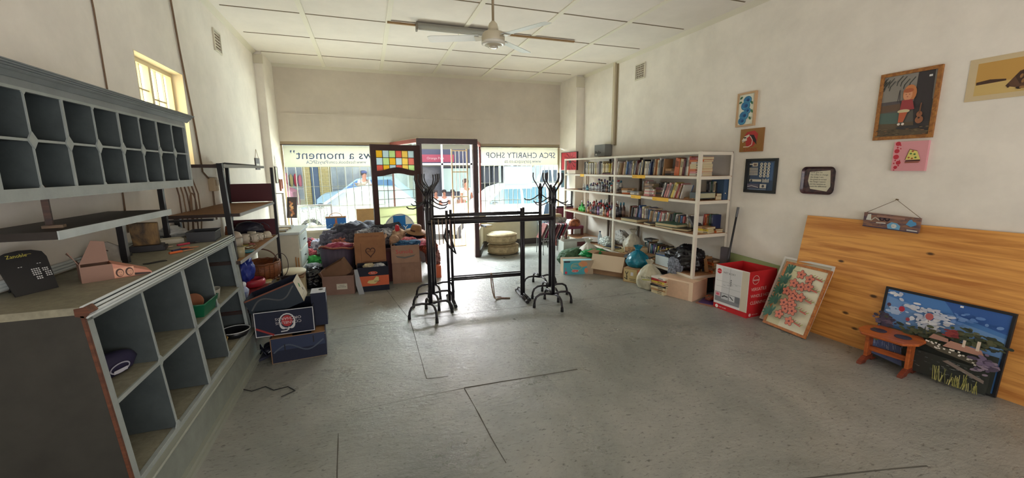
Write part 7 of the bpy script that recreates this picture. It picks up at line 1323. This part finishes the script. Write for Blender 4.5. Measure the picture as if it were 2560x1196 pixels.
# ---- cars
TY = mat((50, 50, 54), .8); RIM = mat((190, 194, 200), .3, .6)
def car(name, label, cat, x0, y0, z0, L, W, col, prof, glassp, wheels, flip=1, glasscol=(60, 84, 108), rz=0, r=.31, rim=RIM):
    """prof: side outline (x,z) from 0..L; glassp list of polygons on the side"""
    t = thing(name, label, cat, (x0, y0, z0), rz); bm_ = mat(col, .28, spec=.6); m = MB(); n = len(prof)
    # body: outline lofted across the width with tumblehome
    ys = [0, .05, W/2, W-.05, W]; sc = [.97, 1, 1.0, 1, .97]; vs = []
    for y, s_ in zip(ys, sc):
        for (px, pz) in prof: yy = y+(.16*(max(0, pz-.85)/.6))*(1 if y < W/2 else -1 if y > W/2 else 0); vs.append((px if s_ == 1 else L/2+(px-L/2)*.985, yy, pz if s_ == 1 else pz*s_+.01))
    fs = [tuple(reversed(range(n)))]+[tuple(range(4*n, 5*n))]
    for k in range(4):
        for i in range(n): fs.append((k*n+i, k*n+(i+1) % n, (k+1)*n+(i+1) % n, (k+1)*n+i))
    m.add(vs, fs); m.build('body', bm_, t, bevel=.0)
    gm_ = mat(glasscol, .12, spec=.8)
    for gp in glassp:
        m = MB(); vs = [(x, .16*(max(0, z-.85)/.6)-.006, z) for x, z in gp]; m.add(vs, [tuple(range(len(gp)))]); vs2 = [(x, W-.16*(max(0, z-.85)/.6)+.006, z) for x, z in gp]; m.add(vs2, [tuple(reversed(range(len(gp))))]); m.build('side_window', gm_, t)
    for wx in wheels:
        for yy in (.0, W-.2):
            R = Matrix.Rotation(PI/2, 3, 'X'); m = MB(); m.lathe((wx, yy+.2 if yy == 0 else yy+.2, r), [(r*.6, 0), (r*.96, .0), (r, .03), (r, .18), (r*.96, .21), (r*.6, .21)], 28, rot=R); wv = m.build('wheel', TY, t)
            m = MB(); m.lathe((wx, yy+(-.012 if yy == 0 else .2), r), [(.0005, -.01), (r*.12, -.01), (r*.15, 0), (r*.62, .0), (r*.64, .02)], 28, rot=R)
            m.build('hub', mat((206, 208, 212), .35), wv)
            m = MB()
            for k in range(6): a = k*PI/3; m.prism([(r*.25, -.02), (r*.52, -.045), (r*.52, .045), (r*.25, .02)], (wx, yy-.014 if yy == 0 else yy+.2, r), (math.cos(a), 0, math.sin(a)), (-math.sin(a), 0, math.cos(a)), (0, -1, 0), .004)
            m.build('rim_openings', mat((70, 72, 78), .6), wv)
    return t
def side_details(t, L, W, mirror, handles, sills=.3, seams=(), col=(60, 62, 66)):
    m = MB()
    for x in seams: m.bb(x-.006, x+.006, -.008, .0, sills, .9)
    m.build('door_seams', mat((150, 154, 158), .5), t); m = MB()
    for x, z in handles: m.bb(x-.07, x+.07, -.03, -.003, z-.012, z+.012)
    m.build('door_handle', mat((196, 198, 200), .4), t); m = MB(); m.blob((mirror[0], -.07, mirror[1]), (.09, .09, .06), 1, .05, 1, 2, ridge=False); m.build('wing_mirror', mat(col, .4), t)
hatch = [(0, .28), (.02, .62), (.25, .80), (.95, .92), (1.6, 1.36), (2.3, 1.47), (3.2, 1.44), (3.75, 1.0), (3.95, .9), (4.0, .45), (3.95, .25), (3.3, .2), (.6, .2)]
c = car('hatchback_car', 'white hatchback parked outside the left shop window', 'car', -2.35, 12.9, -.36, 4.0, 1.65, (226, 230, 234), hatch, [[(1.12, .95), (1.65, 1.32), (2.35, 1.36), (2.35, .95)], [(2.42, .95), (2.42, 1.36), (3.15, 1.34), (3.5, .98)]], (.75, 3.2), r=.3)
side_details(c, 4, 1.65, (1.05, .98), ((2.2, .82), (3.1, .82)), .25, (1.2, 2.38, 3.25))
pick = [(0, .42), (.02, .78), (.12, .92), (.5, 1.02), (1.35, 1.08), (1.95, 1.56), (2.3, 1.66), (3.9, 1.66), (4.2, 1.12), (5.2, 1.10), (5.25, .5), (4.9, .38), (.6, .36)]
c = car('pickup_truck', 'big white double-cab pickup right outside the door and right window', 'car', 1.55, 10.75, -.50, 5.25, 1.8, (236, 238, 240), pick, [[(1.55, 1.14), (2.02, 1.55), (2.55, 1.58), (2.55, 1.12)], [(2.62, 1.12), (2.62, 1.58), (3.35, 1.58), (3.35, 1.12)], [(3.42, 1.12), (3.42, 1.58), (3.85, 1.56), (4.02, 1.14)]], (.98, 4.3), r=.36, glasscol=(62, 84, 96))
side_details(c, 5.2, 1.8, (1.72, 1.16), ((2.5, .98), (3.3, .98)), .45, (1.5, 2.58, 3.38), (90, 92, 96)); m = MB(); m.bb(1.4, 3.9, -.06, 0, .36, .40); m.build('side_step', mat((60, 60, 64), .5), c)
van = [(0, .4), (.05, .9), (.5, 1.15), (1.0, 1.9), (1.3, 2.0), (4.9, 2.0), (4.98, 1.2), (5.0, .4), (4.6, .3), (.5, .3)]
c = car('minibus', 'white minibus with a row of dark windows across the road', 'van', 6.0, 15.6, -.18, 5.0, 1.7, (232, 234, 236), van, [[(.75+.62*i, 1.2), (.95+.62*i, 1.72), (1.32+.62*i, 1.72), (1.32+.62*i, 1.2)] if i == 0 else [(.78+.62*i, 1.2), (.78+.62*i, 1.72), (1.32+.62*i, 1.72), (1.32+.62*i, 1.2)] for i in range(6)], (.9, 4.0), glasscol=(96, 104, 116))
c = car('parked_car', 'reddish parked car far across the street behind the white hatchback', 'car', -6.3, 17.6, -.12, 3.6, 1.6, (206, 140, 156), [(p[0]*.9, p[1]) for p in hatch], [[(1.0, .95), (1.5, 1.32), (2.8, 1.34), (3.1, .98)]], (.7, 2.9), glasscol=(130, 160, 196))
c = car('parked_car', 'silver-blue parked car across the street behind the hatchback roof', 'car', -1.9, 17.2, -.12, 3.7, 1.6, (170, 196, 214), [(p[0]*.92, p[1]) for p in hatch], [[(1.0, .95), (1.5, 1.32), (2.8, 1.34), (3.1, .98)]], (.7, 2.9), glasscol=(84, 130, 190))
m = MB(); m.prism([(0, 0), (.16, 0), (.16, .42), (0, .42)], (.2, 12.4, .25), (1, 0, 0), (0, 0, 1), (0, 1, 0), .03); tag(m.build('street_notice', mat((222, 222, 216), .6)), 'white paper notice standing before the hatchback door', 'notice'); bpy.data.objects['street_notice'].location = (-.05, 9.6, .12)
m = MB(); m.bb(-.1+.0, .02, 9.56, 9.62, -.14, .12); tag(m.build('notice_post', mat((196, 196, 190), .6)), 'short post under the white paper notice on the pavement', 'post')
# ---- people (continuous skinned bodies)
def skin_mesh(name, verts, edges, radii, mats, parent, sub=2):
    me = bpy.data.meshes.new(name); me.from_pydata(verts, edges, []); o = bpy.data.objects.new(name, me); COL.objects.link(o); o.parent = parent
    md = o.modifiers.new('skin', 'SKIN'); md.use_smooth_shade = True
    me.skin_vertices or None
    for i, r in enumerate(radii): me.skin_vertices[0].data[i].radius = (r, r) if not isinstance(r, tuple) else r
    me.skin_vertices[0].data[0].use_root = True
    s_ = o.modifiers.new('sub', 'SUBSURF'); s_.levels = sub; s_.render_levels = sub; me.materials.append(mats); return o
def person(label, loc, rz, pose, skin, top, bottom, hair, H=1.65, cap=None, held=None):
    t = thing('person', label, 'person', loc, rz); k = H/1.65; sk = mat(skin, .6)
    sit = pose == 'sit'; hip = .47 if sit else .88
    J = {'pel': (0, 0, hip), 'wst': (0, 0, hip+.16), 'chs': (0, .01, hip+.38), 'nck': (0, .0, hip+.53), 'hed': (0, -.02, hip+.66), 'crn': (0, -.01, hip+.76)}
    for s_, n in ((-1, 'L'), (1, 'R')):
        J['hp'+n] = (s_*.09, 0, hip-.02); J['kn'+n] = (s_*.10, -.40, hip) if sit else (s_*.09, -.01, hip-.42); J['an'+n] = (s_*.10, -.40, .08) if sit else (s_*.09, .02, .08); J['to'+n] = (s_*.10, -.56, .03) if sit else (s_*.10, -.13, .03)
        J['sh'+n] = (s_*.17, .01, hip+.46)
        if pose == 'carry': J['el'+n] = (s_*.24, -.04, hip+.2); J['wr'+n] = (s_*.16, -.25, hip+.24); J['ha'+n] = (s_*.13, -.32, hip+.26)
        else: J['el'+n] = (s_*.22, -.02, hip+.2); J['wr'+n] = (s_*.18, -.22, hip+.04) if sit else (s_*.22, -.06, hip-.04); J['ha'+n] = (s_*.16, -.28, hip+.03) if sit else (s_*.21, -.08, hip-.11)
    keys = list(J); ix = {q: i for i, q in enumerate(keys)}; V_ = [tuple(c_*k for c_ in J[q]) for q in keys]
    E_ = [('pel', 'wst'), ('wst', 'chs'), ('chs', 'nck'), ('nck', 'hed'), ('hed', 'crn')]
    for n in 'LR': E_ += [('pel', 'hp'+n), ('hp'+n, 'kn'+n), ('kn'+n, 'an'+n), ('an'+n, 'to'+n), ('chs', 'sh'+n), ('sh'+n, 'el'+n), ('el'+n, 'wr'+n), ('wr'+n, 'ha'+n)]
    rad = {'pel': .12, 'wst': .105, 'chs': .125, 'nck': .05, 'hed': .085, 'crn': .07, 'hp': .085, 'kn': .055, 'an': .035, 'to': .03, 'sh': .055, 'el': .038, 'wr': .026, 'ha': .032}
    skin_mesh('body', V_, [(ix[a], ix[b]) for a, b in E_], [rad.get(q, rad.get(q[:2], .04))*k for q in keys], sk, t)
    tk = ['pel', 'wst', 'chs', 'shL', 'elL', 'shR', 'elR']; ix2 = {q: i for i, q in enumerate(tk)}
    V2 = [tuple(c_*k for c_ in J[q]) for q in tk]
    for a_, b_ in ((4, 'L'), (6, 'R')): s0 = Vector(J['sh'+b_]); e0 = Vector(J['el'+b_]); V2[a_] = tuple((s0+(e0-s0)*.55)*k)
    skin_mesh('shirt', V2, [(0, 1), (1, 2), (2, 3), (3, 4), (2, 5), (5, 6)], [.14*k, .125*k, .14*k, .07*k, .055*k, .07*k, .055*k], mat(top, .8), t)
    if pose == 'dress': m = MB(); m.lathe((0, 0, .12*k), [(.22*k, 0), (.19*k, .35*k), (.14*k, .7*k), (.13*k, .85*k)], 20, sy=.8); m.build('skirt', mat(bottom, .8), t)
    else:
        bk = ['pel', 'hpL', 'knL', 'anL', 'hpR', 'knR', 'anR']; V3 = [tuple(c_*k for c_ in J[q]) for q in bk]; skin_mesh('trousers', V3, [(0, 1), (1, 2), (2, 3), (0, 4), (4, 5), (5, 6)], [.135*k, .1*k, .07*k, .05*k, .1*k, .07*k, .05*k], mat(bottom, .8), t)
    hz = (hip+.70)*k; m = MB(); m.blob((0, .022*k, hz+.02), (.098*k, .105*k, .095*k), 3, .1, 2, 3, ridge=False); 
    if pose == 'dress': m.blob((0, .06*k, hz-.10), (.08*k, .05*k, .17*k), 5, .1, 2, 3, ridge=False)
    m.build('hair', mat(hair, .8), t)
    fz = (hip+.665)*k; m = MB()
    for s_ in (-1, 1): m.lathe((s_*.03*k, -.098*k, fz+.01), [(.0005, -.006), (.009, 0), (.0005, .006)], 8)
    m.build('eyes', mat((40, 32, 30), .4), t); m = MB(); m.hexa([(-.012*k, -.115*k, fz-.03), (.012*k, -.115*k, fz-.03), (.01*k, -.09*k, fz-.03), (-.01*k, -.09*k, fz-.03), (-.005*k, -.1*k, fz+.01), (.005*k, -.1*k, fz+.01), (.005*k, -.09*k, fz+.01), (-.005*k, -.09*k, fz+.01)]); m.build('nose', sk, t); m = MB(); m.bb(-.02*k, .02*k, -.1*k, -.09*k, fz-.052, fz-.044); m.build('mouth', mat((140, 70, 66), .5), t)
    for s_ in (-1, 1):
        h0 = Vector(J['ha'+('L' if s_ < 0 else 'R')])*k; d0 = (h0-Vector(J['wr'+('L' if s_ < 0 else 'R')])*k).normalized(); sd = d0.cross(Vector((0, 0, 1))); sd = sd.normalized() if sd.length > .01 else Vector((1, 0, 0)); m = MB()
        for f_ in range(4): p0 = h0+sd*(.012*(f_-1.5)); L_ = (.055, .065, .06, .048)[f_]; m.tube([p0, p0+d0*L_*.6, p0+d0*L_*.9+Vector((0, 0, -.02))], [.009, .008, .006], 6)
        p0 = h0-d0*.01+sd*.025*s_; m.tube([p0, p0+sd*.025*s_+d0*.02, p0+sd*.02*s_+d0*.045], [.010, .009, .007], 6); m.build('fingers', sk, t)
    if cap: m = MB(); m.blob((0, .0, hz+.035), (.098*k, .105*k, .07*k), 4, .03, 1, 3, ridge=False, flat=hz+.02); m.prism([(-.07, -.08), (-.05, -.17), (.05, -.17), (.07, -.08)], (0, 0, hz+.025), (1, 0, 0), (0, 1, 0), (0, 0, 1), .01); m.build('cap', mat(cap, .7), t)
    return t
DS = (150, 104, 84)
bench = tag(MB().bb(2.0, 4.1, 15.17, 15.55, -.2, .085).build('low_wall', mat((216, 208, 190), .8)), 'low wall across the road on which four people sit', 'wall')
for i, (x, c1, c2, lb) in enumerate(((2.36, (226, 222, 216), (220, 196, 60), 'seated person in white top, leftmost of the four on the low wall'), (2.68, (226, 196, 206), (226, 200, 60), 'seated person in pale pink top, second from the left on the low wall'), (3.0, (236, 226, 226), (40, 170, 90), 'seated person in pink top and green trousers, third on the low wall'), (3.42, (120, 110, 116), (60, 76, 150), 'seated person in grey top and blue trousers, rightmost on the low wall'))):
    person(lb, (x, 15.22, -.21), random.uniform(-.3, .3), 'sit', DS, c1, c2, (44, 36, 36), 1.38)
person('standing woman in a long green dress behind the pickup bonnet', (3.05, 13.2, -.36), .4, 'dress', (150, 100, 80), (206, 214, 196), (30, 160, 92), (50, 36, 32), 1.62)
t = person('man in a navy cap and white vest carrying a dog outside the left window', (-.10, 15.3, -.2), .5, 'carry', (206, 140, 116), (232, 228, 226), (90, 100, 120), (60, 40, 36), 1.75, (60, 76, 130))
t = thing('small_dog', 'small brown and white dog held in the man\'s arms', 'dog', (-.25, 15.0, 1.12), .3); dv = [(0, 0, 0), (.12, 0, .0), (.2, 0, .05), (.25, 0, .09), (.31, 0, .07), (-.1, 0, 0), (-.17, 0, .06), (.1, .05, -.08), (.1, -.05, -.08), (-.06, .05, -.09), (-.06, -.05, -.09), (.12, .05, -.15), (.12, -.05, -.15), (-.05, .05, -.16), (-.05, -.05, -.16)]
skin_mesh('body', dv, [(0, 1), (1, 2), (2, 3), (3, 4), (0, 5), (5, 6), (1, 7), (1, 8), (0, 9), (0, 10), (7, 11), (8, 12), (9, 13), (10, 14)], [.07, .065, .045, .05, .025, .055, .015]+[.025]*4+[.018]*4, mat((214, 196, 176), .8, var=.5, vs=8, vcol=(90, 66, 56)), t)
m = MB()
for s_ in (-1, 1): m.prism([(-.02, 0), (.02, 0), (0, .05)], (.24, s_*.035, .12), (0, 1, 0), (0, 0, 1), (1, 0, 0), .01)
m.build('ears', mat((70, 52, 46), .8), t)
# ---------------- clean-up of helper properties ----------------
for o in scene.objects:
    for q in ('_w', '_d', '_h'):
        if q in o: del o[q]
    for q in ('label', 'category'):
        if q in o and o[q] is None: del o[q]
